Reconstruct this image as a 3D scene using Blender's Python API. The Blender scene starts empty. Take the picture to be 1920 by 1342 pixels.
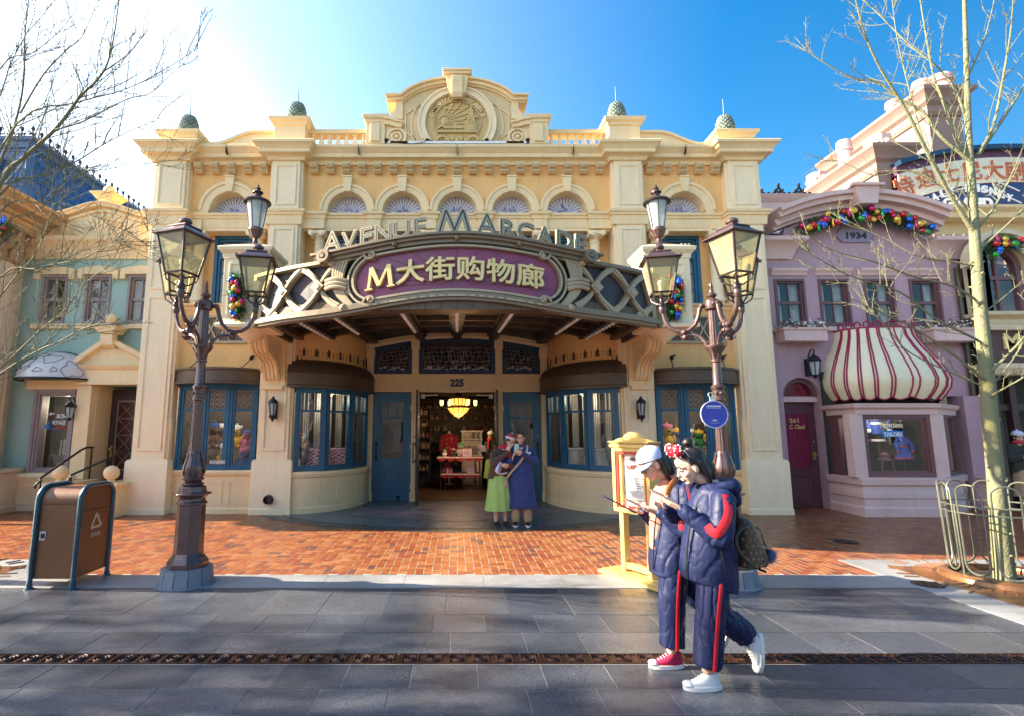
import bpy, bmesh, math, random
from mathutils import Vector, Matrix, noise
R = math.radians
PI = math.pi
SC = bpy.context.scene
COL = SC.collection
# --- camera, sky, sun, exposure
FPX, CX, CY, HC = 980.0, 857.0, 671.0, 1.68
PITCH = math.atan(137 / 980)
CP, SP = math.cos(PITCH), math.sin(PITCH)
cam = bpy.data.cameras.new('camera'); camo = bpy.data.objects.new('camera', cam); COL.objects.link(camo)
camo.location = (0, 0, HC); camo.rotation_euler = (R(90) + PITCH, 0, 0)
cam.sensor_width = 36; cam.lens = FPX / 1920 * 36; cam.shift_x = (960 - CX) / 1920
cam.clip_end = 2000; cam.clip_start = 0.05
SC.camera = camo
SUN_EL, SUN_AZ = R(27), R(3.2)
world = bpy.data.worlds.new('World'); SC.world = world; world.use_nodes = True
wn = world.node_tree; wn.nodes.clear()
def wnode(t, **k):
 n = wn.nodes.new(t)
 for a, b in k.items(): setattr(n, a, b)
 return n
w_out = wnode('ShaderNodeOutputWorld'); w_bg = wnode('ShaderNodeBackground')
w_sky = wnode('ShaderNodeTexSky', sky_type='NISHITA', sun_disc=False, sun_elevation=SUN_EL, sun_rotation=R(-90) + SUN_AZ, air_density=1.25, dust_density=0.8, ozone_density=2.0)
w_hs = wnode('ShaderNodeHueSaturation'); w_hs.inputs['Saturation'].default_value = 1.42; w_hs.inputs['Hue'].default_value = 0.5
w_tc = wnode('ShaderNodeTexCoord'); w_mp = wnode('ShaderNodeMapping'); w_mp.inputs['Scale'].default_value = (1.0, 1.0, 2.4)
w_no = wnode('ShaderNodeTexNoise'); w_no.inputs['Scale'].default_value = 1.7; w_no.inputs['Detail'].default_value = 6; w_no.inputs['Roughness'].default_value = 0.4
w_sep = wnode('ShaderNodeSeparateXYZ')
w_ma = wnode('ShaderNodeMath', operation='MULTIPLY_ADD'); w_ma.inputs[1].default_value = -1.05; w_ma.inputs[2].default_value = -0.50
w_zz = wnode('ShaderNodeMath', operation='MULTIPLY_ADD'); w_zz.inputs[1].default_value = -0.30
w_ad = wnode('ShaderNodeMath', operation='ADD')
w_mr = wnode('ShaderNodeMapRange', interpolation_type='SMOOTHSTEP'); w_mr.inputs['From Min'].default_value = 0.10; w_mr.inputs['From Max'].default_value = 1.0
w_mix = wnode('ShaderNodeMixRGB'); w_mix.inputs['Color2'].default_value = (3.6, 3.7, 3.9, 1)
L = wn.links.new
w_dk = wnode('ShaderNodeMapRange'); w_dk.inputs['From Min'].default_value = -0.25; w_dk.inputs['From Max'].default_value = 0.75; w_dk.inputs['To Min'].default_value = 0.74; w_dk.inputs['To Max'].default_value = 0.28
L(w_sep.outputs[0], w_dk.inputs['Value']); L(w_dk.outputs[0], w_hs.inputs['Value'])
w_st = wnode('ShaderNodeMapRange'); w_st.inputs['From Min'].default_value = -0.35; w_st.inputs['From Max'].default_value = 0.4; w_st.inputs['To Min'].default_value = 0.95; w_st.inputs['To Max'].default_value = 1.5
L(w_sep.outputs[0], w_st.inputs['Value']); L(w_st.outputs[0], w_hs.inputs['Saturation'])
L(w_sky.outputs[0], w_hs.inputs['Color']); L(w_hs.outputs[0], w_mix.inputs['Color1'])
L(w_tc.outputs['Generated'], w_mp.inputs[0]); L(w_mp.outputs[0], w_no.inputs['Vector'])
L(w_tc.outputs['Generated'], w_sep.inputs[0]); L(w_sep.outputs[0], w_ma.inputs[0])
L(w_sep.outputs[2], w_zz.inputs[0]); L(w_ma.outputs[0], w_zz.inputs[2])
L(w_no.outputs[0], w_ad.inputs[0]); L(w_zz.outputs[0], w_ad.inputs[1]); L(w_ad.outputs[0], w_mr.inputs['Value'])
L(w_mr.outputs[0], w_mix.inputs['Fac']); L(w_mix.outputs[0], w_bg.inputs[0]); L(w_bg.outputs[0], w_out.inputs[0])
w_bg.inputs[1].default_value = 0.15
sl = bpy.data.lights.new('sun', 'SUN'); sl.energy = 4.3; sl.angle = R(0.55); sl.color = (1.0, 0.86, 0.66)
so = bpy.data.objects.new('sun', sl); COL.objects.link(so)
so.rotation_euler = Vector((-math.cos(SUN_EL) * math.cos(SUN_AZ), math.cos(SUN_EL) * math.sin(SUN_AZ), math.sin(SUN_EL))).to_track_quat('Z', 'Y').to_euler()
SC.view_settings.view_transform = 'Standard'; SC.view_settings.look = 'None'
SC.view_settings.exposure = 2.3; SC.view_settings.gamma = 1
SC.cycles.max_bounces = 7; SC.cycles.transparent_max_bounces = 12; SC.cycles.caustics_reflective = False; SC.cycles.caustics_refractive = False
# --- survey helpers: photo measurements turned into metres
def at(px, py, Y):
 v = py - CY; fw = FPX * CP + v * SP; dn = v * CP - FPX * SP
 return ((px - CX) * Y / fw, HC - Y * dn / fw)
def p3(px, py, Y):
 x, z = at(px, py, Y); return Vector((x, Y, z))
def gnd(px, py, z=0):
 v = py - CY; fw = FPX * CP + v * SP; dn = v * CP - FPX * SP
 Y = (HC - z) * fw / dn
 return ((px - CX) * Y / fw, Y)
# --- mesh builder
class MB:
 def __init__(s, xf=None): s.v = []; s.f = []; s.m = []; s.cur = 0; s.xf = xf
 def add(s, vs, fs):
  b = len(s.v)
  if s.xf is not None: vs = [s.xf @ Vector(q) for q in vs]
  s.v += [tuple(q) for q in vs]; s.f += [tuple(b + i for i in f) for f in fs]; s.m += [s.cur] * len(fs)
  return s
 def box(s, x0, x1, y0, y1, z0, z1):
  return s.add([(x0, y0, z0), (x1, y0, z0), (x1, y1, z0), (x0, y1, z0), (x0, y0, z1), (x1, y0, z1), (x1, y1, z1), (x0, y1, z1)],
     [(0, 3, 2, 1), (4, 5, 6, 7), (0, 1, 5, 4), (1, 2, 6, 5), (2, 3, 7, 6), (3, 0, 4, 7)])
 def frustum(s, c, z0, hx0, hy0, z1, hx1, hy1):
  x, y = c
  return s.add([(x - hx0, y - hy0, z0), (x + hx0, y - hy0, z0), (x + hx0, y + hy0, z0), (x - hx0, y + hy0, z0),
     (x - hx1, y - hy1, z1), (x + hx1, y - hy1, z1), (x + hx1, y + hy1, z1), (x - hx1, y + hy1, z1)],
     [(0, 3, 2, 1), (4, 5, 6, 7), (0, 1, 5, 4), (1, 2, 6, 5), (2, 3, 7, 6), (3, 0, 4, 7)])
 def prism(s, poly, y0, y1):
  if sum(poly[i - 1][0] * poly[i][1] - poly[i][0] * poly[i - 1][1] for i in range(len(poly))) < 0: poly = poly[::-1]
  n = len(poly)
  return s.add([(x, y0, z) for x, z in poly] + [(x, y1, z) for x, z in poly],
     [tuple(range(n)), tuple(range(2 * n - 1, n - 1, -1))] + [(i, n + i, n + (i + 1) % n, (i + 1) % n) for i in range(n)])
 def prismx(s, poly, x0, x1):
  if sum(poly[i - 1][0] * poly[i][1] - poly[i][0] * poly[i - 1][1] for i in range(len(poly))) < 0: poly = poly[::-1]
  n = len(poly)
  return s.add([(x1, y, z) for y, z in poly] + [(x0, y, z) for y, z in poly],
     [tuple(range(n)), tuple(range(2 * n - 1, n - 1, -1))] + [(i, n + i, n + (i + 1) % n, (i + 1) % n) for i in range(n)])
 def prismz(s, poly, z0, z1):
  if sum(poly[i - 1][0] * poly[i][1] - poly[i][0] * poly[i - 1][1] for i in range(len(poly))) < 0: poly = poly[::-1]
  n = len(poly)
  return s.add([(x, y, z1) for x, y in poly] + [(x, y, z0) for x, y in poly],
     [tuple(range(n)), tuple(range(2 * n - 1, n - 1, -1))] + [(i, n + i, n + (i + 1) % n, (i + 1) % n) for i in range(n)])
 def lathe(s, prof, c=(0, 0, 0), n=16, a0=0.0, a1=2 * PI, sx=1, sy=1):
  full = abs(a1 - a0 - 2 * PI) < 1e-6; k = n if full else n + 1
  vs = []; fs = []
  for r, z in prof:
   for i in range(k):
    a = a0 + (a1 - a0) * i / n
    vs.append((c[0] + r * math.cos(a) * sx, c[1] + r * math.sin(a) * sy, c[2] + z))
  for j in range(len(prof) - 1):
   for i in range(n):
    i2 = (i + 1) % k
    fs.append((j * k + i, j * k + i2, (j + 1) * k + i2, (j + 1) * k + i))
  if full:
   if prof[0][0] > 1e-5: fs.append(tuple(range(k))[::-1])
   if prof[-1][0] > 1e-5: fs.append(tuple((len(prof) - 1) * k + i for i in range(k)))
  return s.add(vs, fs)
 def ball(s, c, r, n=12, m=8):
  if not hasattr(r, '__len__'): r = (r, r, r)
  vs = [(c[0], c[1], c[2] - r[2])]
  for j in range(1, m):
   b = -PI / 2 + PI * j / m
   for i in range(n):
    a = 2 * PI * i / n
    vs.append((c[0] + r[0] * math.cos(b) * math.cos(a), c[1] + r[1] * math.cos(b) * math.sin(a), c[2] + r[2] * math.sin(b)))
  vs.append((c[0], c[1], c[2] + r[2])); e = len(vs) - 1
  fs = [(0, 1 + (i + 1) % n, 1 + i) for i in range(n)]
  for j in range(m - 2):
   for i in range(n):
    a = 1 + j * n; fs.append((a + i, a + (i + 1) % n, a + n + (i + 1) % n, a + n + i))
  a = 1 + (m - 2) * n
  fs += [(a + i, a + (i + 1) % n, e) for i in range(n)]
  return s.add(vs, fs)
 def tube(s, pts, r, n=8, closed=False, flat=1.0, up=None):
  pts = [Vector(p) for p in pts]; k = len(pts)
  if not hasattr(r, '__len__'): r = [r] * k
  T = []
  for i in range(k):
   a = pts[(i - 1) % k] if (closed or i > 0) else pts[i]; b = pts[(i + 1) % k] if (closed or i < k - 1) else pts[i]
   d = b - a; T.append(d.normalized() if d.length > 1e-9 else Vector((0, 0, 1)))
  u = Vector(up) if up is not None else (Vector((0, 0, 1)) if abs(T[0].z) < 0.9 else Vector((1, 0, 0)))
  vs = []; fs = []
  for i in range(k):
   u = u - T[i] * u.dot(T[i]); u.normalize(); w = T[i].cross(u)
   for j in range(n):
    a = 2 * PI * j / n
    vs.append(pts[i] + (u * math.cos(a) * flat + w * math.sin(a)) * r[i])
  for i in range(k if closed else k - 1):
   i2 = (i + 1) % k
   for j in range(n):
    fs.append((i * n + j, i * n + (j + 1) % n, i2 * n + (j + 1) % n, i2 * n + j))
  if not closed:
   fs.append(tuple(range(n))[::-1]); fs.append(tuple((k - 1) * n + j for j in range(n)))
  return s.add(vs, fs)
 def sweep(s, path, prof, closed=False):
  P = [Vector((a, b)) for a, b in path]; k = len(P); rows = []
  for i in range(k):
   d1 = (P[i] - P[i - 1]).normalized() if (closed or i > 0) else None
   d2 = (P[(i + 1) % k] - P[i]).normalized() if (closed or i < k - 1) else None
   if d1 is None: d1 = d2
   if d2 is None: d2 = d1
   n1 = Vector((d1.y, -d1.x)); n2 = Vector((d2.y, -d2.x)); m = n1 + n2
   m = m / max(0.15, m.dot(n1)) if m.length > 1e-6 else n1
   rows.append([(P[i].x + m.x * o, P[i].y + m.y * o, z) for o, z in prof])
  q = len(prof); vs = [p for r_ in rows for p in r_]; fs = []
  for i in range(k if closed else k - 1):
   i2 = (i + 1) % k
   for j in range(q - 1): fs.append((i * q + j, i2 * q + j, i2 * q + j + 1, i * q + j + 1))
  if not closed:
   fs.append(tuple(range(q))[::-1]); fs.append(tuple((k - 1) * q + j for j in range(q)))
  return s.add(vs, fs)
 def arc_band(s, cx, cz, r0, r1, a0, a1, y0, y1, n=20):
  o = [(cx + r1 * math.cos(a0 + (a1 - a0) * i / n), cz + r1 * math.sin(a0 + (a1 - a0) * i / n)) for i in range(n + 1)]
  q = [(cx + r0 * math.cos(a0 + (a1 - a0) * i / n), cz + r0 * math.sin(a0 + (a1 - a0) * i / n)) for i in range(n + 1)]
  vs = []; fs = []
  for i in range(n + 1): vs += [(o[i][0], y0, o[i][1]), (q[i][0], y0, q[i][1]), (o[i][0], y1, o[i][1]), (q[i][0], y1, q[i][1])]
  for i in range(n):
   a, b = 4 * i, 4 * (i + 1)
   fs += [(a, b, b + 1, a + 1), (a + 2, a + 3, b + 3, b + 2), (a, a + 2, b + 2, b), (a + 1, b + 1, b + 3, a + 3)]
  fs += [(0, 1, 3, 2), (4 * n, 4 * n + 2, 4 * n + 3, 4 * n + 1)]
  return s.add(vs, fs)
 def ribbon(s, pts, w, y0, y1):
  n = len(pts); lf = []; rt = []
  if not hasattr(w, '__len__'): w = [w] * n
  for i in range(n):
   a = Vector(pts[max(0, i - 1)]); b = Vector(pts[min(n - 1, i + 1)]); d = (b - a).normalized(); q = Vector((-d.y, d.x)) * w[i] / 2
   lf.append(Vector(pts[i]) + q); rt.append(Vector(pts[i]) - q)
  vs = []; fs = []
  for i in range(n): vs += [(lf[i].x, y0, lf[i].y), (rt[i].x, y0, rt[i].y), (lf[i].x, y1, lf[i].y), (rt[i].x, y1, rt[i].y)]
  for i in range(n - 1):
   a, b = 4 * i, 4 * (i + 1)
   fs += [(a, a + 1, b + 1, b), (a + 2, b + 2, b + 3, a + 3), (a, b, b + 2, a + 2), (a + 1, a + 3, b + 3, b + 1)]
  fs += [(0, 2, 3, 1), (4 * n - 4, 4 * n - 3, 4 * n - 1, 4 * n - 2)]
  return s.add(vs, fs)
 def frame(s, x0, x1, z0, z1, w, y0, y1):
  s.box(x0, x1, y0, y1, z1 - w, z1); s.box(x0, x1, y0, y1, z0, z0 + w)
  s.box(x0, x0 + w, y0, y1, z0 + w, z1 - w); return s.box(x1 - w, x1, y0, y1, z0 + w, z1 - w)
 def build(s, name, mats, parent=None, smooth=35, bevel=0.0, fix=True):
  if not s.v: return None
  off = root_loc(parent)
  me = bpy.data.meshes.new(name); me.from_pydata([(a - off[0], b - off[1], c - off[2]) for a, b, c in s.v], [], s.f)
  for m in (mats if isinstance(mats, (list, tuple)) else [mats]): me.materials.append(m)
  if len(me.materials) > 1: me.polygons.foreach_set('material_index', s.m)
  if fix:
   bm = bmesh.new(); bm.from_mesh(me); bmesh.ops.recalc_face_normals(bm, faces=bm.faces); bm.to_mesh(me); bm.free()
  if smooth:
   me.polygons.foreach_set('use_smooth', [True] * len(me.polygons)); me.set_sharp_from_angle(angle=R(smooth))
  o = bpy.data.objects.new(name, me); COL.objects.link(o)
  if parent is not None: o.parent = parent
  if bevel:
   b = o.modifiers.new('bevel', 'BEVEL'); b.width = bevel; b.segments = 1; b.limit_method = 'ANGLE'; b.angle_limit = R(40)
  return o
def smooth_path(pts, k=4):
 pts = [Vector(p) for p in pts]; out = []
 for i in range(len(pts) - 1):
  p0, p1, p2, p3_ = pts[max(0, i - 1)], pts[i], pts[i + 1], pts[min(len(pts) - 1, i + 2)]
  for j in range(k):
   t = j / k; out.append(.5 * ((2 * p1) + (p2 - p0) * t + (2 * p0 - 5 * p1 + 4 * p2 - p3_) * t * t + (3 * p1 - p0 - 3 * p2 + p3_) * t ** 3))
 return out + [pts[-1]]
def root_loc(o):
 v = Vector((0, 0, 0))
 while o is not None: v += o.location; o = o.parent
 return v
def tag(o, label=None, cat=None, group=None, kind=None):
 if label: o['label'] = label
 if cat: o['category'] = cat
 if group: o['group'] = group
 if kind: o['kind'] = kind
 return o
def thing(name, label, cat, loc=(0, 0, 0), group=None):
 o = bpy.data.objects.new(name, None); COL.objects.link(o); o.location = loc; o.empty_display_size = 0.1
 return tag(o, label, cat, group)
def kids(o): return [c for c in bpy.data.objects if c.parent is o]
def copy_tree(o, parent=None):
 c = o.copy(); COL.objects.link(c)
 if parent is not None: c.parent = parent
 for k in kids(o): copy_tree(k, c)
 return c
def clone(o, loc=None, rot=None, scale=None):
 c = o.copy(); COL.objects.link(c)
 if loc is not None: c.location = loc
 if rot is not None: c.rotation_euler = rot
 if scale is not None: c.scale = scale
 return c
def text_mesh(body, size=1.0, bold=0.0, depth=0.02, shear=0.0, space=1.0, width=None):
 thick = 0.0
 if any(ord(ch) > 0x2e80 for ch in body): thick, bold = bold, 0.0
 """lettering as mesh data in x,z, centred on x, baseline at z = 0, front face at y = -depth"""
 c = bpy.data.curves.new('lettering', 'FONT'); c.body = body; c.size = size; c.offset = bold; c.extrude = depth / 2; c.shear = shear
 c.align_x = 'CENTER'; c.space_character = space; c.resolution_u = 3
 o = bpy.data.objects.new('lettering', c); COL.objects.link(o); bpy.context.view_layer.update()
 me = bpy.data.meshes.new_from_object(o.evaluated_get(bpy.context.evaluated_depsgraph_get()))
 bpy.data.objects.remove(o); bpy.data.curves.remove(c)
 vs = [Vector((v.co.x, -v.co.z - depth / 2, v.co.y)) for v in me.vertices]
 fs = [tuple(p.vertices) for p in me.polygons]; bpy.data.meshes.remove(me)
 if thick:
  v0, f0, n0 = vs, fs, len(vs); vs, fs = [], []
  for q, (dx, dz) in enumerate(((-1, 0), (1, 0), (0, 1), (0, -1), (-.7, -.7), (.7, .7), (.7, -.7), (-.7, .7))):
   vs += [Vector((v.x + dx * thick, v.y - .0006 * q, v.z + dz * thick)) for v in v0]; fs += [tuple(i + q * n0 for i in f) for f in f0]
 if width and vs:
  w = max(v.x for v in vs) - min(v.x for v in vs); k = width / w
  vs = [Vector((v.x * k, v.y, v.z)) for v in vs]
 return vs, fs
def put_text(name, mat, parent, body, loc, size, width=None, bold=0.0, depth=0.012, rotz=0.0, shear=0.0, tilt=0.0):
 vs, fs = text_mesh(body, size, bold, depth, shear, 1.0, width)
 mb = MB(Matrix.Translation(loc) @ Matrix.Rotation(rotz, 4, 'Z') @ Matrix.Rotation(tilt, 4, 'Y')); mb.add(vs, fs)
 return mb.build(name, mat, parent, smooth=0, fix=False)
# --- materials
def mat(name, col, rough=0.6, metal=0.0, var=0.10, vs=2.0, bump=0.0, bs=60.0, grime=0.0, spec=0.5, rvar=0.10, coat=0.0, emit=0.0, col2=None, fine=0.05, sheen=0.0):
 m = bpy.data.materials.new(name); m.use_nodes = True; nt = m.node_tree; nt.nodes.clear()
 N = nt.nodes.new; K = nt.links.new
 out = N('ShaderNodeOutputMaterial'); b = N('ShaderNodeBsdfPrincipled'); K(b.outputs[0], out.inputs[0])
 tc = N('ShaderNodeTexCoord')
 n1 = N('ShaderNodeTexNoise'); n1.inputs['Scale'].default_value = vs; n1.inputs['Detail'].default_value = 6; n1.inputs['Roughness'].default_value = 0.6
 K(tc.outputs['Object'], n1.inputs['Vector'])
 mx = N('ShaderNodeMixRGB'); c = Vector(col)
 mx.inputs[1].default_value = tuple(min(1, q * (1 - var)) for q in col) + (1,)
 mx.inputs[2].default_value = (tuple(col2) if col2 else tuple(min(1, q * (1 + var)) for q in col)) + (1,)
 r1 = N('ShaderNodeMapRange'); r1.inputs['From Min'].default_value = 0.3; r1.inputs['From Max'].default_value = 0.7
 K(n1.outputs[0], r1.inputs['Value']); K(r1.outputs[0], mx.inputs[0]); last = mx.outputs[0]
 if fine:
  n2 = N('ShaderNodeTexNoise'); n2.inputs['Scale'].default_value = vs * 14; n2.inputs['Detail'].default_value = 4
  K(tc.outputs['Object'], n2.inputs['Vector'])
  r2 = N('ShaderNodeMapRange'); r2.inputs['From Min'].default_value = 0.3; r2.inputs['From Max'].default_value = 0.7
  r2.inputs['To Min'].default_value = 1 - fine; r2.inputs['To Max'].default_value = 1 + fine; K(n2.outputs[0], r2.inputs['Value'])
  mm = N('ShaderNodeMixRGB'); mm.blend_type = 'MULTIPLY'; mm.inputs[0].default_value = 1; K(last, mm.inputs[1]); K(r2.outputs[0], mm.inputs[2]); last = mm.outputs[0]
 if grime:
  mp = N('ShaderNodeMapping'); mp.inputs['Scale'].default_value = (5.5, 5.5, 0.7); K(tc.outputs['Object'], mp.inputs[0])
  n3 = N('ShaderNodeTexNoise'); n3.inputs['Scale'].default_value = 1.3; n3.inputs['Detail'].default_value = 5; K(mp.outputs[0], n3.inputs['Vector'])
  r3 = N('ShaderNodeMapRange'); r3.inputs['From Min'].default_value = 0.5; r3.inputs['From Max'].default_value = 0.8; r3.inputs['To Max'].default_value = grime
  K(n3.outputs[0], r3.inputs['Value']); mg = N('ShaderNodeMixRGB'); mg.inputs[2].default_value = tuple(q * k for q, k in zip(col, (0.62, 0.52, 0.40))) + (1,)
  K(r3.outputs[0], mg.inputs[0]); K(last, mg.inputs[1]); last = mg.outputs[0]
 K(last, b.inputs['Base Color'])
 b.inputs['Metallic'].default_value = metal; b.inputs['Specular IOR Level'].default_value = spec
 rr = N('ShaderNodeMapRange'); rr.inputs['From Min'].default_value = 0.3; rr.inputs['From Max'].default_value = 0.7
 rr.inputs['To Min'].default_value = max(0.02, rough - rvar); rr.inputs['To Max'].default_value = min(1, rough + rvar)
 K(n1.outputs[0], rr.inputs['Value']); K(rr.outputs[0], b.inputs['Roughness'])
 if coat: b.inputs['Coat Weight'].default_value = coat; b.inputs['Coat Roughness'].default_value = 0.08
 if sheen: b.inputs['Sheen Weight'].default_value = sheen
 if emit: b.inputs['Emission Color'].default_value = tuple(col) + (1,); b.inputs['Emission Strength'].default_value = emit
 if bump:
  nb = N('ShaderNodeTexNoise'); nb.inputs['Scale'].default_value = bs; nb.inputs['Detail'].default_value = 3; K(tc.outputs['Object'], nb.inputs['Vector'])
  bp = N('ShaderNodeBump'); bp.inputs['Strength'].default_value = bump; bp.inputs['Distance'].default_value = 0.01
  K(nb.outputs[0], bp.inputs['Height']); K(bp.outputs[0], b.inputs['Normal'])
 return m
def glass(name, tint=(0.92, 0.96, 0.97), gloss=1.45, rough=0.0, body=None, bodyf=0.0):
 m = bpy.data.materials.new(name); m.use_nodes = True; nt = m.node_tree; nt.nodes.clear(); N = nt.nodes.new; K = nt.links.new
 out = N('ShaderNodeOutputMaterial'); tr = N('ShaderNodeBsdfTransparent'); tr.inputs[0].default_value = tint + (1,)
 gl = N('ShaderNodeBsdfGlossy'); gl.inputs['Roughness'].default_value = rough; fr = N('ShaderNodeFresnel'); ge = N('ShaderNodeNewGeometry'); mi = N('ShaderNodeMapRange'); mi.inputs['To Min'].default_value = gloss; mi.inputs['To Max'].default_value = 1 / gloss; K(ge.outputs['Backfacing'], mi.inputs['Value']); K(mi.outputs[0], fr.inputs[0])
 tc = N('ShaderNodeTexCoord'); nb = N('ShaderNodeTexNoise'); nb.inputs['Scale'].default_value = 2.2; bp = N('ShaderNodeBump'); bp.inputs['Strength'].default_value = 0.12; bp.inputs['Distance'].default_value = 0.02
 K(tc.outputs['Object'], nb.inputs['Vector']); K(nb.outputs[0], bp.inputs['Height']); K(bp.outputs[0], gl.inputs['Normal'])
 mx = N('ShaderNodeMixShader'); K(fr.outputs[0], mx.inputs[0]); K(gl.outputs[0], mx.inputs[2])
 if body:
  df = N('ShaderNodeBsdfDiffuse'); df.inputs[0].default_value = body + (1,); m2 = N('ShaderNodeMixShader'); m2.inputs[0].default_value = bodyf
  K(tr.outputs[0], m2.inputs[1]); K(df.outputs[0], m2.inputs[2]); K(m2.outputs[0], mx.inputs[1])
 else: K(tr.outputs[0], mx.inputs[1])
 K(mx.outputs[0], out.inputs[0]); return m
CREAM = mat('cream_plaster', (0.86, 0.65, 0.365), 0.7, var=0.06, vs=0.9, bump=0.12, bs=90, grime=0.22, fine=0.03)
CREAMW = mat('pale_cream_plaster', (0.88, 0.715, 0.46), 0.7, var=0.05, vs=0.8, bump=0.12, bs=90, grime=0.20, fine=0.03)
TAN = mat('tan_plaster', (0.66, 0.50, 0.27), 0.7, var=0.06, vs=1.2, bump=0.12, bs=90, grime=0.2)
GOLDP = mat('gold_plaster', (0.60, 0.42, 0.17), 0.6, var=0.10, vs=5, bump=0.1)
YELLOW = mat('yellow_plaster', (0.85, 0.485, 0.18), 0.75, var=0.09, vs=1.1, bump=0.18, bs=70, grime=0.20, fine=0.04)
BLUE = mat('blue_paint', (0.016, 0.105, 0.195), 0.38, var=0.12, vs=3, bump=0.05, bs=30)
BLUED = mat('dark_blue_paint', (0.016, 0.045, 0.10), 0.4, var=0.12, vs=3)
BRONZE = mat('bronze_sheet', (0.115, 0.078, 0.050), 0.5, metal=0.35, var=0.25, vs=2.5, bump=0.06, bs=25, grime=0.3)
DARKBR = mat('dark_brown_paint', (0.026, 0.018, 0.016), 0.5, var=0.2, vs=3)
TAUPE = mat('taupe_metal', (0.22, 0.17, 0.11), 0.42, metal=0.3, var=0.10, vs=3, grime=0.12)
TAUPEL = mat('light_taupe_paint', (0.40, 0.32, 0.20), 0.45, metal=0.2, var=0.08, vs=3, grime=0.12)
PLUM = mat('plum_panel_paint', (0.25, 0.055, 0.12), 0.42, var=0.14, vs=1.6, fine=0.02)
SLATEP = mat('grey_violet_panel_paint', (0.038, 0.030, 0.040), 0.5, var=0.12, vs=1.5)
GILT = mat('gilt_letter_paint', (0.80, 0.58, 0.24), 0.35, metal=0.25, var=0.06, vs=6)
LAMPBR = mat('lamp_brown_paint', (0.135, 0.080, 0.072), 0.33, metal=0.45, var=0.10, vs=6, coat=0.3)
LAMPDK = mat('dark_lantern_metal', (0.07, 0.05, 0.05), 0.35, metal=0.5, var=0.12, vs=6)
BLACKM = mat('black_metal', (0.02, 0.02, 0.023), 0.4, metal=0.3, var=0.2, vs=8)
VERDI = mat('verdigris_copper', (0.10, 0.17, 0.155), 0.6, metal=0.3, var=0.35, vs=9, col2=(0.24, 0.30, 0.25))
GLASS = glass('window_glass', (.95, .97, .97), 1.5)
GLASSL = glass('lantern_glass', (0.92, 0.87, 0.66), 1.35, 0.08, (0.88, 0.80, 0.50), 0.26)
GLASSW = glass('frosted_lamp_glass', (0.75, 0.82, 0.85), 1.4, 0.1, (0.62, 0.70, 0.72), 0.5)
WHITE = mat('white_paint', (0.80, 0.80, 0.79), 0.5, var=0.03, vs=4)
GOLDM = mat('brass', (0.70, 0.48, 0.16), 0.28, metal=0.9, var=0.1, vs=8)
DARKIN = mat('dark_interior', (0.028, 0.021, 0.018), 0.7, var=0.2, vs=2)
WOODIN = mat('dark_wood', (0.060, 0.033, 0.022), 0.45, var=0.3, vs=4)
CURTAIN = mat('cream_curtain', (0.50, 0.47, 0.42), 0.9, var=0.2, vs=6)
# --- ground
def paver(name, col, rough=0.42, speck=0.45, wet=0.13):
 m = mat(name, col, rough, var=0.24, vs=1.1, bump=0.25, bs=160, fine=0.0, rvar=wet)
 nt = m.node_tree; N = nt.nodes.new; K = nt.links.new
 b = [n for n in nt.nodes if n.type == 'BSDF_PRINCIPLED'][0]; src = b.inputs['Base Color'].links[0].from_socket
 tc = [n for n in nt.nodes if n.type == 'TEX_COORD'][0]
 v = N('ShaderNodeTexVoronoi'); v.inputs['Scale'].default_value = 190; K(tc.outputs['Object'], v.inputs['Vector'])
 g = N('ShaderNodeSeparateColor'); K(v.outputs['Color'], g.inputs[0])
 r = N('ShaderNodeMapRange'); r.inputs['To Min'].default_value = 1 - speck; r.inputs['To Max'].default_value = 1 + speck; K(g.outputs[0], r.inputs['Value'])
 q = N('ShaderNodeMixRGB'); q.blend_type = 'MULTIPLY'; q.inputs[0].default_value = 1; K(src, q.inputs[1]); K(r.outputs[0], q.inputs[2]); K(q.outputs[0], b.inputs['Base Color'])
 return m
GRAN = [paver('grey_granite_a', (0.066, 0.074, 0.092), .20), paver('grey_granite_b', (0.084, 0.091, 0.108), .22), paver('grey_granite_c', (0.050, 0.059, 0.078), .19)]
PALEG = paver('pale_granite', (0.26, 0.265, 0.27), 0.38, 0.3)
GROUT = mat('pale_grout', (0.22, 0.21, 0.19), 0.8, var=0.15, vs=8)
MORTAR = mat('white_mortar', (0.34, 0.30, 0.25), 0.8, var=0.2, vs=8)
BRICKS = [mat('brick_' + n, c, 0.33, var=0.16, vs=5, bump=0.25, bs=90, rvar=0.12) for n, c in
  (('orange', (0.29, 0.090, 0.028)), ('red', (0.24, 0.062, 0.027)), ('tan', (0.33, 0.125, 0.046)), ('dark', (0.14, 0.058, 0.04)))]
SLATE = [paver('blue_grey_slate', (0.075, 0.120, 0.140), 0.34, 0.2), paver('dark_slate', (0.050, 0.064, 0.068), 0.4, 0.2), paver('green_slate', (0.105, 0.150, 0.150), 0.42, 0.2)]
MOSA = [paver('violet_tile', (0.155, 0.165, 0.215), 0.4, 0.2), paver('red_tile', (0.23, 0.050, 0.055), 0.4, 0.2), paver('grey_tile', (0.19, 0.20, 0.24), 0.4, 0.2)]
IRON = mat('rusty_cast_iron', (0.060, 0.028, 0.020), 0.34, metal=0.5, var=0.35, vs=12, bump=0.2, bs=60)
GRATE = mat('brown_grate', (0.23, 0.105, 0.045), 0.30, metal=0.35, var=0.25, vs=5, bump=0.15, bs=50)
rnd = random.Random(4)
g = MB().box(-70, 70, -40, 130, -0.06, -0.03).build('ground', paver('street_paving', (0.13, 0.135, 0.145)), smooth=0); tag(g, kind='structure')
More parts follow.
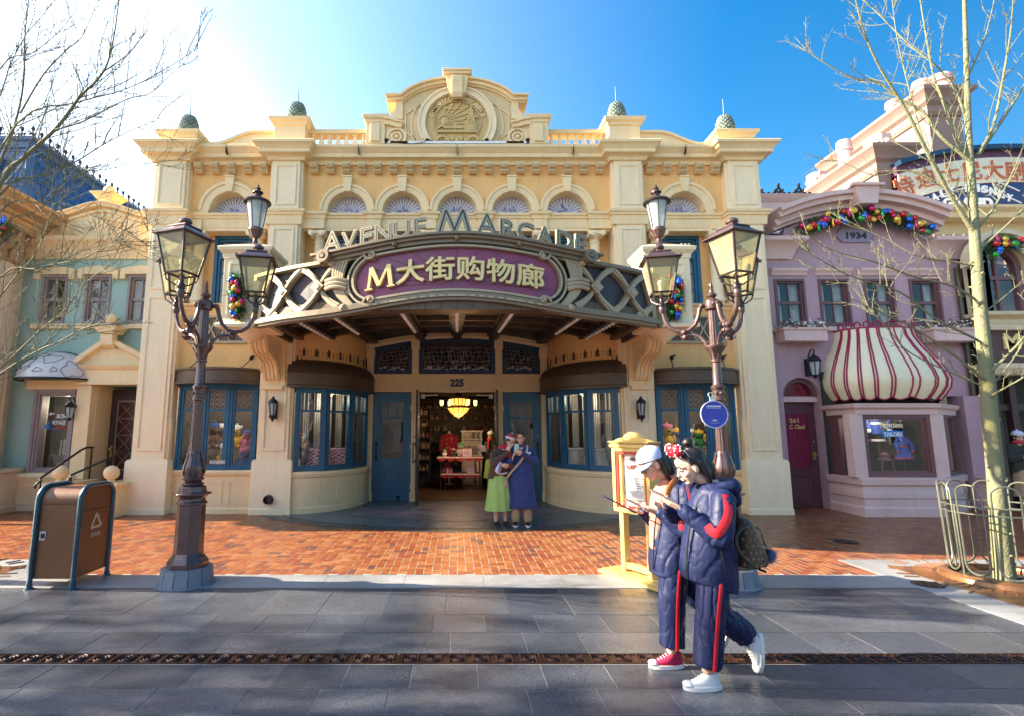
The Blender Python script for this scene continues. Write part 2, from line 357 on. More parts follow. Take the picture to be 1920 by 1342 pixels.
g = MB().box(-14, 14, 0.3, 5.95, -0.029, -0.0022).build('pavement_grout', GROUT, smooth=0); tag(g, kind='structure')
mb = MB(); y = 0.4; rows = []
while y < 5.93:
 h = rnd.choice((0.42, 0.42, 0.84)) if y < 3.4 else None
 if h is None:
  for a, b in ((3.40, 3.72), (3.72, 4.08), (4.27, 4.69), (4.69, 5.12), (5.12, 5.93)): rows.append((a, b))
  break
 y2 = min(y + h, 3.40)
 if 3.40 - y2 < 0.2: y2 = 3.40
 rows.append((y, y2)); y = y2
for a, b in rows:
 x = -13.6 + rnd.uniform(0, 0.5)
 while x < 13.6:
  w = rnd.choice((0.46, 0.46, 0.60, 0.90) if b - a < 0.6 else (0.46, 0.60, 0.60))
  mb.cur = rnd.choice((0, 0, 1, 1, 2)); z = rnd.uniform(-0.0008, 0.0008); t1, t2 = rnd.uniform(-.0007, .0007), rnd.uniform(-.0007, .0007)
  gp = 0.0032
  mb.add([(x + gp, a + gp, z + t1), (x + w - gp, a + gp, z - t1), (x + w - gp, b - gp, z + t2), (x + gp, b - gp, z - t2)], [(0, 1, 2, 3)])
  x += w
o = mb.build('granite_pavement', GRAN, smooth=0, fix=False); tag(o, kind='structure')
g = MB().box(-16, 16, 5.96, 14, -0.029, -0.0024).build('brick_mortar', MORTAR, smooth=0); tag(g, kind='structure')
mb = MB(); u = 0.102; gp = 0.0058
for i in range(-150, 151):
 for j in range(63, 128):
  d = (i - j) % 4
  if d == 0: w, h = 2, 1
  elif d == 3: w, h = 1, 2
  else: continue
  x0, y0 = i * u, j * u
  if abs(x0) > 0.86 * y0 + 3.2: continue
  mb.cur = rnd.choices((0, 1, 2, 3), (5, 3, 3, 1))[0]; t1, t2 = rnd.uniform(-.0009, .0009), rnd.uniform(-.0009, .0009)
  mb.add([(x0 + gp, y0 + gp, t1), (x0 + w * u - gp, y0 + gp, -t1), (x0 + w * u - gp, y0 + h * u - gp, t2), (x0 + gp, y0 + h * u - gp, -t2)], [(0, 1, 2, 3)])
o = mb.build('brick_paving', BRICKS, smooth=0, fix=False); tag(o, kind='structure')
mb = MB(); x = -15.0
while x < 15:
 w = 0.9; mb.add([(x + .002, 5.945, .004), (x + w - .002, 5.945, .004), (x + w - .002, 6.47, .004), (x + .002, 6.47, .004)], [(0, 1, 2, 3)]); x += w
ring = [gnd(*q) for q in ((1571, 1049), (1664, 1062))]
for s in (1, -1):
 P = lambda px, py: (s * gnd(px, py)[0], gnd(px, py)[1])
 A, B, Cc, D = P(1571, 1049), P(1990, 1049), P(1990, 1062), P(1664, 1062)
 mb.prismz([A, B, Cc, D], 0.0, 0.007)
 E2, F2, G2 = P(1925, 1141), P(1925, 1172), P(1668, 1083)
 mb.prismz([A, D, E2, F2, G2], 0.0, 0.0065)
o = mb.build('granite_border', PALEG, smooth=0); tag(o, kind='structure')
def ell(a, b, t): return (a * math.cos(t), 13.4 - b * math.sin(t))
apr = MB()
for (a, b, z, c) in ((4.9, 4.28, 0.0045, 1), (4.55, 3.95, 0.0085, 0), (3.3, 3.2, 0.0125, 2)):
 apr.cur = c; n = 48
 pts = [ell(a, b, PI * i / n) for i in range(n + 1)]
 apr.add([(x, y, z) for x, y in pts], [tuple(range(n + 1))])
o = apr.build('slate_apron', SLATE, smooth=0); tag(o, kind='structure')
mb = MB(); w, h = 0.20, 0.10
lens = lambda x: 1.0 - abs(x / 2.35) ** 1.35
for j in range(-16, 17):
 for i in range(-14, 15):
  x = i * w + (w / 2 if j % 2 else 0); yy = j * h
  k = lens(x)
  if k <= 0 or abs(yy) > 1.42 * k: continue
  mb.cur = 1 if (i * 3 + j * 5) % 7 == 0 else rnd.choice((0, 0, 2))
  z = 0.0165 + rnd.uniform(0, .0008)
  mb.add([(x - w / 2 + .004, 11.45 + yy + .004, z), (x + w / 2 - .004, 11.45 + yy + .004, z), (x + w / 2 - .004, 11.45 + yy + h - .004, z), (x - w / 2 + .004, 11.45 + yy + h - .004, z)], [(0, 1, 2, 3)])
o = mb.build('mosaic_paving', MOSA, smooth=0); tag(o, kind='structure')
mb = MB()
for i in range(1, 14):
 rr = 3.3 - i * 0.24
 if rr < 0.3: break
 n = 40
 for q in range(n):
  t0, t1 = PI * q / n, PI * (q + 1) / n
  a0, a1 = ell(rr + 1.15, (rr + 1.15) * .90, t0), ell(rr + 1.15, (rr + 1.15) * .90, t1); b0, b1 = ell(rr + 1.156, (rr + 1.156) * .90, t0), ell(rr + 1.156, (rr + 1.156) * .90, t1)
  mb.add([a0 + (0.0148,), b0 + (0.0148,), b1 + (0.0148,), a1 + (0.0148,)], [(0, 1, 2, 3)])
o = mb.build('slate_joints', GROUT, smooth=0); tag(o, kind='structure')
def spiral(c, r, turns, ph, n=22, sgn=1):
 return [(c[0] + r * (1 - i / n * .85) * math.cos(ph + sgn * turns * 2 * PI * i / n), c[1] + r * (1 - i / n * .85) * math.sin(ph + sgn * turns * 2 * PI * i / n), 0) for i in range(n + 1)]
mb = MB().box(0, 1.06, 0, 0.165, -0.028, -0.0012)
mb.box(0.003, 1.057, 0, 0.012, -0.0012, 0.005); mb.box(0.003, 1.057, 0.153, 0.165, -0.0012, 0.005); mb.box(0.003, 0.013, 0.012, 0.153, -0.0012, 0.005); mb.box(1.047, 1.057, 0.012, 0.153, -0.0012, 0.005)
for k in range(6):
 c = (0.09 + k * 0.176, 0.083)
 for ph, sg in ((0.4 * k, 1), (0.4 * k + PI, 1)):
  pts = [Vector((min(1.045, max(.015, p[0])), p[1], 0.0025)) for p in spiral(c, 0.066, 1.2, ph, 22, sg if k % 2 else -sg)]
  mb.tube(pts, 0.0065, 5)
 for q in (-1, 1):
  mb.tube([(c[0] + 0.088 + 0.03 * q, 0.015 + t * 0.134, 0.0025) for t in (0, .5, 1)], 0.006, 5)
dg = mb.build('drain_grate', IRON, None, smooth=40)
tag(dg, 'scrolled rusty iron cover, one length of the drain line across the grey pavement', 'drain grate', 'iron drain covers in a line')
for k in range(-7, 7):
 o = dg if k == -7 else copy_tree(dg)
 o.location = (k * 1.06 + 0.62, 4.09, 0.0)
def cover(name, label, x, y, r, m):
 t = MB().lathe([(r, 0.004), (r, 0.011), (r * .9, 0.011), (r * .88, 0.008), (r * .2, 0.008), (0.001, 0.009)], (0, 0, 0), 28)
 for k in range(6): a = k * PI / 3; t.box(math.cos(a) * r * .5 - .03, math.cos(a) * r * .5 + .03, math.sin(a) * r * .5 - .03, math.sin(a) * r * .5 + .03, 0.0075, 0.0105)
 o = t.build(name, m); o.location = (x, y, 0); tag(o, label, 'manhole cover')
cover('manhole_cover', 'small dark round cover set in the red brick before the pink shop', *gnd(1586, 1015), 0.17, BLACKM)
cover('manhole_cover', 'grey round cover set in the pale granite border by the tree grate', *gnd(1740, 1096), 0.15, IRON)
t = MB()
for k in range(9): t.box(-0.36 + k * 0.08, -0.31 + k * 0.08, -0.06, 0.06, 0.002, 0.008)
o = t.build('drain_slot', BLACKM); o.location = gnd(36, 983) + (0,); tag(o, 'short slotted drain in the brick beside the litter bin', 'drain slot')
for s in (1, -1):
 P = lambda px, py: (s * gnd(px, py)[0], gnd(px, py)[1])
 cx, cy = s * 6.22, 6.25
 poly = [P(1664, 1062), P(1990, 1062), (s * 9.0, 5.0), P(1925, 1141)]
 tl = thing('tree_grate', 'brown cast tree grate with raised collar round the ' + ('pale sunlit tree' if s > 0 else 'dark bare tree at the frame edge'), 'tree grate', (cx, cy, 0))
 mb = MB().prismz(poly, 0.0, 0.0095); mb.build('plate', GRATE, tl, smooth=0)
 mb = MB()
 for a in range(48):
  t = 2 * PI * a / 48
  for r0, r1 in ((0.60, 0.78), (0.86, 1.02)):
   q = (cx + r1 * math.cos(t), cy + r1 * math.sin(t))
   if r1 > 0.8 and (a % 3 == 0 or q[1] < 5.55): continue
   mb.tube([(cx + r0 * math.cos(t), cy + r0 * math.sin(t), 0.010), (q[0], q[1], 0.010)], 0.010, 4)
 mb.build('rib', GRATE, tl)
 MB().lathe([(0.56, 0.008), (0.545, 0.05), (0.50, 0.075), (0.455, 0.075), (0.445, 0.05), (0.445, 0.008)], (cx, cy, 0), 40).build('collar', GRATE, tl)
 MB().lathe([(0.44, 0.012), (0.2, 0.02), (0.001, 0.022)], (cx, cy, 0), 24).build('soil', mat('dark_soil', (0.03, 0.02, 0.014), 0.9, bump=0.8, bs=40), tl)
# --- arcade building
AR = thing('arcade_building', 'long cream and yellow shop front with arched windows, round gable and wide sign canopy', 'building', (0, 11.2, 0))
YP, YW, YI = 10.97, 11.20, 11.50
PX = [(-6.72, -6.05), (-4.12, -3.50), (3.50, 4.12), (6.05, 6.72)]
def panel(mb, x0, x1, z0, z1, y, w=0.05, d=0.022):
 mb.frame(x0, x1, z0, z1, w, y - d, y)
 mb.frame(x0 + w, x1 - w, z0 + w, z1 - w, 0.018, y - d * .45, y)
wall = MB()
def arch_panel(mb, x0, x1, z0, z1, arches, y0, y1):
 pts = [(x0, z0)]
 for cx, r, cz in arches:
  pts.append((cx - r, z0))
  pts += [(cx - r * math.cos(PI * i / 20), cz + r * math.sin(PI * i / 20)) for i in range(21)]
  pts.append((cx + r, z0))
 pts += [(x1, z0), (x1, z1), (x0, z1)]
 mb.prism(pts, y0, y1)
CXS = [-2.47, -1.235, 0, 1.235, 2.47]
arch_panel(wall, -3.5, 3.5, 6.5, 7.75, [(c, 0.46, 6.58) for c in CXS], YW, YI)
for s in (-1, 1):
 arch_panel(wall, min(s * 4.12, s * 6.05), max(s * 4.12, s * 6.05), 6.5, 7.75, [(s * 5.12, 0.46, 6.58)], YW, YI)
wall.box(-6.7, 6.7, YI, YI + 0.3, 7.1, 8.0)
for s in (-1, 1):
 a, b = sorted((s * 4.12, s * 6.05))
 wall.box(a, b, YI, YI + .2, 6.1, 6.55)
 for q in (-1, 1): wall.box(*sorted((s * 5.12 + q * 0.42, a if (s * 5.12 + q < s * 5.12) else b)), YI, YI + .25, 4.3, 6.1)
 wall.box(a, b, YW, YW + .3, 2.6, 4.32)
 wall.box(*sorted((s * 6.66, s * 6.70)), YW, 14, 0, 7.7)
wall.box(-3.5, 3.5, YI, YI + .2, 6.1, 6.55); wall.box(-3.5, 3.5, YI, YI + .25, 4.24, 4.4)
for i in range(6):
 x0 = -3.5 if i == 0 else CXS[i - 1] + 0.42; x1 = 3.5 if i == 5 else CXS[i] - 0.42
 wall.box(x0, x1, YI, YI + .25, 4.4, 6.1)
wall.build('wall', YELLOW, AR)
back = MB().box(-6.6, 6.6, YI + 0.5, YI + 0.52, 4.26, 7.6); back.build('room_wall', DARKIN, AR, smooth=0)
for i, (a, b) in enumerate(PX):
 m = MB(); w = b - a; inner = 0 < i < 3
 m.box(a - .05, b + .05, YP + .06, YI, 0, 7.70)
 m.box(a, b, YP, YP + .06, 1.10, 6.2); m.box(a, b, YP, YP + .06, 6.5, 7.68)
 m.sweep([(a - .085, YI), (a - .085, YP - .03), (b + .085, YP - .03), (b + .085, YI)], [(0, 0), (.03, 0), (.03, 0.12), (.02, 0.13), (.02, 1.05), (0, 1.09), (-.06, 1.12)])
 panel(m, a + .07, b - .07, 6.62, 7.58, YP); panel(m, a + .07, b - .07, 4.7 if not inner else 5.0, 6.1, YP)
 panel(m, a + .07, b - .07, 1.28, 4.55 if not inner else 2.72, YP)
 m.build('pilaster', CREAMW, AR, bevel=0.006)
 base = MB().box(a - .085, b + .085, YP - .03, YI, 0.0, 1.1); base.build('pilaster_base', CREAM, AR)
LINE = [(-6.77, 13), (-6.77, YP), (-6.0, YP), (-6.0, YW), (-4.17, YW), (-4.17, YP), (-3.45, YP), (-3.45, YW), (3.45, YW), (3.45, YP), (4.17, YP), (4.17, YW), (6.0, YW), (6.0, YP), (6.77, YP), (6.77, 13)]
m = MB().sweep(LINE, [(-.05, 7.66), (.05, 7.66), (.06, 7.71), (.10, 7.75), (.20, 7.77), (.205, 7.85), (.24, 7.88), (.27, 7.93), (.31, 7.95), (.32, 8.00), (.30, 8.02), (-.05, 8.04)])
m.build('cornice', CREAM, AR)
m = MB()
for x in (-5.15, 0.0, 5.1, -2.2, 2.6): m.box(x - .004, x + .004, YW - .325, YW - .2, 7.80, 8.0)
m.build('cornice_joint', DARKBR, AR, smooth=0)
m = MB().sweep(LINE, [(-.03, 6.17), (.03, 6.17), (.035, 6.23), (.045, 6.36), (.075, 6.38), (.08, 6.42), (.11, 6.44), (.12, 6.49), (-.03, 6.51)])
for s in (-1, 1):
 a, b = sorted((s * 4.17, s * 6.0)); m.box(a, b, YW - .02, YI + .02, 6.10, 6.36)
 for q in (-1, 1):
  x = s * 5.12 + q * 0.74; m.box(x - .17, x + .17, YW - .10, YW + .1, 6.12, 6.34)
m.box(-3.45, 3.45, YW - .02, YI + .02, 6.10, 6.36)
for i in range(4):
 x = -1.8525 + 1.235 * i
 m.box(x - .15, x + .15, YW - .11, YW + .1, 6.13, 6.35)
 m.sweep([(x - .17, YW - .05), (x - .17, YW - .12), (x + .17, YW - .12), (x + .17, YW - .05)], [(-.02, 6.34), (.01, 6.35), (.02, 6.42), (.06, 6.45), (.07, 6.495), (-.02, 6.515)])
for s in (-1, 1):
 x = s * 3.2; m.box(x - .26, x + .25, YW - .11, YW + .1, 6.13, 6.35)
 m.sweep([(x - .27, YW - .05), (x - .27, YW - .12), (x + .26, YW - .12), (x + .26, YW - .05)], [(-.02, 6.34), (.01, 6.35), (.02, 6.42), (.06, 6.45), (.07, 6.495), (-.02, 6.515)])
m.build('string_course', CREAM, AR)
m = MB().prismx([(0, 7.46), (0, 7.67), (-.19, 7.66), (-.20, 7.60), (-.17, 7.55), (-.12, 7.53), (-.13, 7.48), (-.09, 7.44), (-.03, 7.44)], -.085, .085)
for k in range(4): m.prismx([(-.19, 7.645), (-.215, 7.60), (-.185, 7.54), (-.135, 7.52), (-.145, 7.475), (-.09, 7.428), (-.08, 7.45), (-.17, 7.60)], -.07 + k * .04, -.07 + k * .04 + .022)
xs = [-3.22 + i * 0.3577 for i in range(19)] + [s * (4.36 + i * 0.367) for s in (-1, 1) for i in range(5)]
o = m.build('bracket', TAN, None); o.parent = AR
for i, x in enumerate(xs):
 q = o if i == 0 else clone(o)
 q.location = Vector((x, YW, 0)) - root_loc(AR)
LAV = [mat('lavender_lunette', (0.46, 0.42, 0.62), 0.3, var=0.08, vs=9), mat('pale_lunette', (0.74, 0.72, 0.82), 0.3, var=0.05, vs=9), mat('slate_lunette', (0.20, 0.18, 0.34), 0.3, var=0.1, vs=9), mat('rose_lunette', (0.45, 0.22, 0.30), 0.4), mat('teal_lunette', (0.16, 0.30, 0.42), 0.4)]
def arched_window(cx, lone):
 m = MB(); r0, r1 = 0.46, 0.66 if lone else 0.615
 if lone: m.arc_band(cx, 6.58, r0 + .005, r1, 0, PI, YW - .055, YW + .02, 30); m.arc_band(cx, 6.58, r1 - .05, r1 + .015, 0, PI, YW - .085, YW - .055, 30)
 else:
  m.arc_band(cx, 6.58, r0 + .005, r1, 0, PI, YW - .055, YW + .02, 30); m.arc_band(cx, 6.58, r1 - .05, r1, 0, PI, YW - .08, YW - .055, 30)
 m.arc_band(cx, 6.58, r0 - .02, r0 + .005, 0, PI, YW - .05, YI, 30)
 m.prism([(cx - .075, 7.00), (cx + .075, 7.00), (cx + .105, 7.34), (cx - .105, 7.34)], YW - .12, YW + .03)
 m.prism([(cx - .105, 7.34), (cx + .105, 7.34), (cx + .115, 7.37), (cx - .115, 7.37)], YW - .14, YW + .03)
 for q in (-1, 1): m.box(cx + q * (r0 + r1) / 2 - (r1 - r0) / 2 + (.0025 if q > 0 else 0), cx + q * (r0 + r1) / 2 + (r1 - r0) / 2 - (0 if q > 0 else .0025), YW - .052, YW + .02, 6.515, 6.58)
 f = m.build('arch', CREAM, AR)
 L2 = MB(); n = 15; L2.cur = 0; c = (cx, 6.60); rr = .445
 L2.prism([(c[0] + rr * math.cos(PI * i / 30), c[1] + rr * math.sin(PI * i / 30)) for i in range(31)], YI - .03, YI + .01)
 for k in range(n):
  a = PI * (k + .5) / n; L2.cur = 1
  L2.ribbon([(c[0] + .13 * math.cos(a), c[1] + .13 * math.sin(a)), (c[0] + .38 * math.cos(a), c[1] + .38 * math.sin(a))], [.016, .055], YI - .036, YI - .03)
  L2.ball((c[0] + .385 * math.cos(a), YI - .03, c[1] + .385 * math.sin(a)), (.03, .006, .03), 8, 4)
  L2.cur = 2; a = PI * k / n
  if k: L2.ribbon([(c[0] + .12 * math.cos(a), c[1] + .12 * math.sin(a)), (c[0] + .40 * math.cos(a), c[1] + .40 * math.sin(a))], .010, YI - .038, YI - .03)
 L2.cur = 1; L2.arc_band(c[0], c[1], .415, .445, 0, PI, YI - .042, YI - .03, 30)
 rr_ = random.Random(int(cx * 100) + 900)
 for k in range(13):
  a = rr_.uniform(.15, PI - .15); d = rr_.uniform(.03, .22); L2.cur = rr_.choice((2, 3, 4, 0))
  L2.ball((c[0] + d * math.cos(a), YI - .040, c[1] + .02 + d * math.sin(a) * 1.1), (rr_.uniform(.015, .035), .005, rr_.uniform(.015, .045)), 7, 4)
 L2.cur = 1; L2.box(cx - .45, cx + .45, YI - .05, YI, 6.555, 6.60)
 L2.build('lunette', LAV, f)
for c in CXS: arched_window(c, False)
for s in (-1, 1): arched_window(s * 5.12, True)
col = MB().lathe([(.125, 4.42), (.125, 4.50), (.15, 4.50), (.15, 4.56), (.125, 4.60), (.118, 4.64), (.118, 5.0), (.105, 5.82), (.118, 5.82), (.122, 5.845), (.105, 5.87), (.105, 5.93), (.13, 5.97), (.14, 6.0)], (0, 0, 0), 20)
col.box(-.165, .165, -.15, .15, 6.035, 6.10)
for q in (-1, 1):
 col.xf = Matrix.Translation((q * .115, -.10, 5.985)) @ Matrix.Rotation(PI / 2, 4, 'X'); col.lathe([(.062, -.03), (.062, .22)], (0, 0, 0), 14); col.lathe([(.03, .0), (.03, .235)], (0, 0, 0), 10); col.xf = None
col.box(-.15, .15, -.12, .12, 5.99, 6.035)
co = col.build('column', CREAMW, None, bevel=0); co.parent = AR
cxs = [-3.09 + 1.2355 * i for i in range(6)] + [s * 5.12 + q * .66 for s in (-1, 1) for q in (-1, 1)]
for i, x in enumerate(cxs):
 q = co if i == 0 else clone(co)
 q.location = Vector((x, YW + .08, 0)) - root_loc(AR)
def upper_window(cx):
 w = 0.42; m = MB()
 m.frame(cx - w, cx + w, 4.42, 6.10, .075, YI - .02, YI + .12)
 m.box(cx - w + .075, cx + w - .075, YI + .02, YI + .10, 5.62, 5.70)
 m.box(cx - .03, cx + .03, YI + .03, YI + .10, 4.5, 5.62)
 for z in (4.86, 5.24): m.box(cx - w + .1, cx + w - .1, YI + .05, YI + .09, z - .015, z + .015)
 for q in (-1, 1): m.frame(*sorted((cx + q * .03, cx + q * (w - .075))), 4.495, 5.62, .055, YI + .025, YI + .105)
 m.frame(cx - w + .075, cx + w - .075, 5.70, 6.025, .05, YI + .025, YI + .105)
 f = m.build('upper_window', BLUE, AR)
 MB().box(cx - w + .08, cx + w - .08, YI + .07, YI + .075, 4.5, 6.02).build('pane', GLASS, f, smooth=0)
 cu = MB()
 for q in (-1, 1):
  pts = [(cx + q * (.06 + .30 * i / 10), YI + .2 + .02 * math.sin(i * 2.2)) for i in range(11)]
  cu.add([(x, y, z) for x, y in pts for z in (4.5, 6.0)], [(2 * i, 2 * i + 2, 2 * i + 3, 2 * i + 1) for i in range(10)])
 cu.build('curtain', CURTAIN, f)
for c in CXS: upper_window(c)
for s in (-1, 1): upper_window(s * 5.12)
for s in (-1, 1):
 a, b = sorted((s * 4.17, s * 6.0))
 MB().sweep([(a, YW), (b, YW)], [(-.3, 4.30), (.02, 4.30), (.03, 4.36), (.10, 4.38), (.12, 4.42), (-.3, 4.43)]).build('sill', CREAM, AR)
 cx = s * 5.2; g = MB(); x0, x1, z0, z1 = cx - .64, cx + .64, 3.56, 4.17
 g.frame(x0, x1, z0, z1, .05, YW - .05, YW + .01)
 for k in range(4):
  u = x0 + .05 + k * (x1 - x0 - .1) / 4; u2 = u + (x1 - x0 - .1) / 4
  zm = (z0 + z1) / 2
  for (p, q) in (((u, z0 + .03), (u2, z1 - .03)), ((u, z1 - .03), (u2, z0 + .03))): g.ribbon([p, q], .032, YW - .045, YW - .015)
  g.ball(((u + u2) / 2, YW - .04, zm), (.04, .02, .04), 10, 5)
 go = g.build('grille', TAUPEL, AR)
 v = MB(); v.cur = 0; v.box(x0 + .05, x1 - .05, YW - .006, YW - .002, z0 + .05, z1 - .05); v.cur = 1
 k = x0 + .06
 while k < x1 - .07: v.box(k, k + .016, YW - .018, YW - .006, z0 + .05, z1 - .05); k += .036
 v.build('louvre', [DARKBR, TAUPE], go, smooth=0)
def cap_block(x0, x1, y0, y1, z0, z1, name):
 m = MB().box(x0, x1, y0, y1, z0, z1)
 m.sweep([(x0, y1), (x0, y0), (x1, y0), (x1, y1), (x0, y1)][::1], [(-.02, z1 - .02), (.03, z1), (.05, z1 + .06), (.10, z1 + .09), (.12, z1 + .16), (-.05, z1 + .18)], False)
 m.box(x0 - .04, x1 + .04, y0 - .04, y1 + .04, z1 + .155, z1 + .176)
 return m.build(name, CREAM, AR, bevel=0.004)
FINW = []
for s in (-1, 1):
 a, b = sorted((s * 5.86, s * 6.62)); cap_block(a, b, YP - .06, YP + .7, 8.0, 8.17, 'pedestal'); FINW.append((s * 6.19, 8.42))
 a, b = sorted((s * 3.42, s * 4.12)); cap_block(a, b, YP - .02, YP + .6, 8.0, 8.50, 'pedestal'); FINW.append((s * 3.70, 8.74))
 pts = [(s * 4.1, 8.0), (s * 4.1, 8.45), (s * 4.62, 8.45)] + [(s * (4.62 + .98 * i / 10), 8.45 - .30 * (.5 - .5 * math.cos(PI * i / 10))) for i in range(1, 11)] + [(s * 5.95, 8.15), (s * 5.95, 8.0)]
 m = MB().prism(pts, YW - .02, YW + .25)
 top = pts[1:-1]
 m.ribbon([(p[0], p[1] + .02) for p in top], .06, YW - .07, YW + .29)
 m.build('parapet', CREAM, AR)
 a, b = sorted((s * 2.06, s * 3.45))
 m = MB().sweep([(a, YW + .10), (b, YW + .10)], [(-.2, 8.47), (.10, 8.47), (.11, 8.50), (.08, 8.53), (.10, 8.56), (-.2, 8.57)]); m.box(a, b, YW - .02, YW + .24, 8.03, 8.12)
 rail = m.build('balustrade', CREAM, AR)
 bal = MB().lathe([(.055, 8.12), (.055, 8.15), (.03, 8.17), (.045, 8.22), (.06, 8.28), (.04, 8.36), (.028, 8.42), (.05, 8.44), (.05, 8.47)], (0, 0, 0), 12)
 bo = bal.build('baluster', CREAMW, None); bo.parent = rail
 for k in range(7):
  q = bo if k == 0 else clone(bo)
  q.location = Vector((a + .12 + k * (b - a - .24) / 6, YW + .1, 0)) - root_loc(AR)
fin = MB(Matrix.Diagonal((1.15, 1.15, 1.3, 1))); fin.cur = 0
for j in range(9):
 z = j * .037; rr = .17 * math.sqrt(max(0.02, 1 - (z / .37) ** 2.2)) * (0.88 + .12 * min(1, j / 2))
 n = 12
 for i in range(n):
  a = 2 * PI * (i + .5 * (j % 2)) / n
  fin.ball((rr * math.cos(a) * .88, rr * math.sin(a) * .88, z + .03), (.042 * rr / .17 + .012, .042 * rr / .17 + .012, .034), 6, 4)
fin.lathe([(.17, 0), (.15, .1), (.13, .2), (.08, .3), (.02, .355)], (0, 0, 0), 14); fin.lathe([(.19, -.005), (.19, .025), (.15, .04)], (0, 0, 0), 16)
fin.tube([(0, 0, .33), (0, 0, .70)], [.012, .006], 6)
fo = fin.build('finial', VERDI, None); fo.parent = AR
for i, (x, z) in enumerate(FINW):
 q = fo if i == 0 else clone(fo)
 q.location = Vector((x, YP + .26, z)) - root_loc(AR)
GY = 10.98
GZ = lambda kx: Matrix.Translation((0, 0, 8.05)) @ Matrix.Diagonal((kx, 1, .93, 1)) @ Matrix.Translation((0, 0, -8.05))
m = MB(GZ(1.06))
def gab(u):
 x = -1.16 + 2.32 * u; return (x, 9.18 + .46 * (1 - (x / 1.16) ** 2) ** .72 if abs(x) < 1.16 else 9.18)
body = [(-1.45, 8.05), (-1.42, 8.75), (-1.36, 8.88), (-1.28, 9.0), (-1.26, 9.18)] + [gab(i / 24) for i in range(25)] + [(1.26, 9.18), (1.28, 9.0), (1.36, 8.88), (1.42, 8.75), (1.45, 8.05)]
m.prism(body, GY, GY + .4)
m.build('gable', TAN, AR)
top = [(-1.50, 9.21), (-1.18, 9.21)] + [gab(i / 24) for i in range(1, 24)] + [(1.18, 9.21), (1.50, 9.21)]
top = [(x, z if i in (0, 1, len(top) - 1, len(top) - 2) else z + .03) for i, (x, z) in enumerate(top)]
m = MB(GZ(1.06)).ribbon(top, .09, GY - .10, GY + .45); m.ribbon([(x * 1.015, z + .055) for x, z in top], .05, GY - .17, GY + .5); m.ribbon([(x * .985, z - .06) for x, z in top], .04, GY - .05, GY)
for s in (-1, 1): m.prism([(s * 1.46, 8.70), (s * 1.40, 8.82), (s * 1.32, 8.95), (s * 1.30, 9.18), (s * 1.16, 9.18), (s * 1.16, 8.70)], GY - .04, GY)
m.build('gable_coping', CREAM, AR)
m = MB().arc_band(0, 8.55, .73, .88, R(-31), R(211), GY - .06, GY + .02, 48); m.arc_band(0, 8.55, .85, .89, R(-28), R(208), GY - .09, GY - .06, 48); m.arc_band(0, 8.55, .72, .76, R(-36), R(216), GY - .085, GY - .06, 48)
m.build('medallion_ring', CREAMW, AR)
m = MB(GZ(.92))
m.prism([(-.21, 9.30), (-.15, 9.24), (.15, 9.24), (.21, 9.30), (.28, 9.74), (-.28, 9.74)], GY - .20, GY + .3); m.box(-.33, .33, GY - .26, GY + .42, 9.74, 9.80); m.box(-.36, .36, GY - .29, GY + .45, 9.80, 9.86)
m.prismx([(GY - .2, 9.72), (GY - .30, 9.66), (GY - .30, 9.52), (GY - .25, 9.40), (GY - .27, 9.25), (GY - .22, 9.15), (GY - .12, 9.15), (GY - .1, 9.7)], -.13, .13)
m.build('gable_keystone', CREAM, AR, bevel=.005)
for s in (-1, 1):
 m = MB(GZ(1.04)); tri = [(s * 1.12, 8.80), (s * .92, 9.02), (s * .88, 8.95), (s * 1.02, 8.55), (s * .84, 8.20), (s * 1.12, 8.36), (s * 1.12, 8.80)]
 m.ribbon([(s * 1.12, 8.36), (s * 1.12, 8.84), (s * .80, 9.08)], .024, GY - .03, GY)
 m.ribbon([(s * .80, 9.08)] + [(s * 1.0 * math.cos(a), 8.55 + 1.0 * math.sin(a)) for a in (.45, .3, .1, -.1, -.25)] + [(s * .90, 8.17), (s * 1.12, 8.36)], .024, GY - .03, GY); m.build('gable_panel', CREAM, AR)
 m = MB(GZ(1.0))
 a, b = sorted((s * 1.62, s * 2.04)); m.box(a, b, GY - .08, GY + .4, 8.03, 8.58); m.box(a + .11, b - .11, GY - .12, GY - .08, 8.08, 8.54); m.box(*sorted((s * 1.45, s * 1.62)), GY - .02, GY + .4, 8.03, 8.56)
 m.sweep([(a, GY + .4), (a, GY - .08), (b, GY - .08), (b, GY + .4)] , [(-.02, 8.56), (.02, 8.58), (.03, 8.64), (.07, 8.67), (.09, 8.75), (-.05, 8.77)])
 m.ribbon([(s * 1.66, 8.60), (s * 1.50, 8.58), (s * 1.38, 8.53), (s * 1.24, 8.50)], [.14, .14, .13, .12], GY - .10, GY + .1); m.ribbon([(s * 1.66, 8.67), (s * 1.50, 8.65), (s * 1.38, 8.60), (s * 1.21, 8.56)], .05, GY - .15, GY + .1)
 for r0, r1, d in ((.17, .23, .05), (.08, .125, .05)): m.arc_band(s * 1.36, 8.24, r0, r1, 0, 2 * PI, GY - d, GY, 24)
 m.ball((s * 1.36, GY - .02, 8.24), (.06, .05, .06), 12, 6)
 m.box(*sorted((s * 1.1, s * 1.5)), GY - .08, GY, 8.03, 8.10)
 m.build('gable_pier', CREAM, AR, bevel=.004)
RC = (0, 8.55); m = MB()
m.prism([(.72 * math.cos(2 * PI * i / 48), 8.55 + max(-.50, .72 * math.sin(2 * PI * i / 48))) for i in range(48)], GY - .02, GY + .02)
disc = m.build('relief', GOLDP, AR)
m = MB(); m.arc_band(0, 8.55, .515, .535, R(-50), R(230), GY - .06, GY - .02, 40); m.arc_band(0, 8.55, .69, .72, R(-38), R(218), GY - .06, GY - .02, 40)
sx, sz = -.27, 8.60
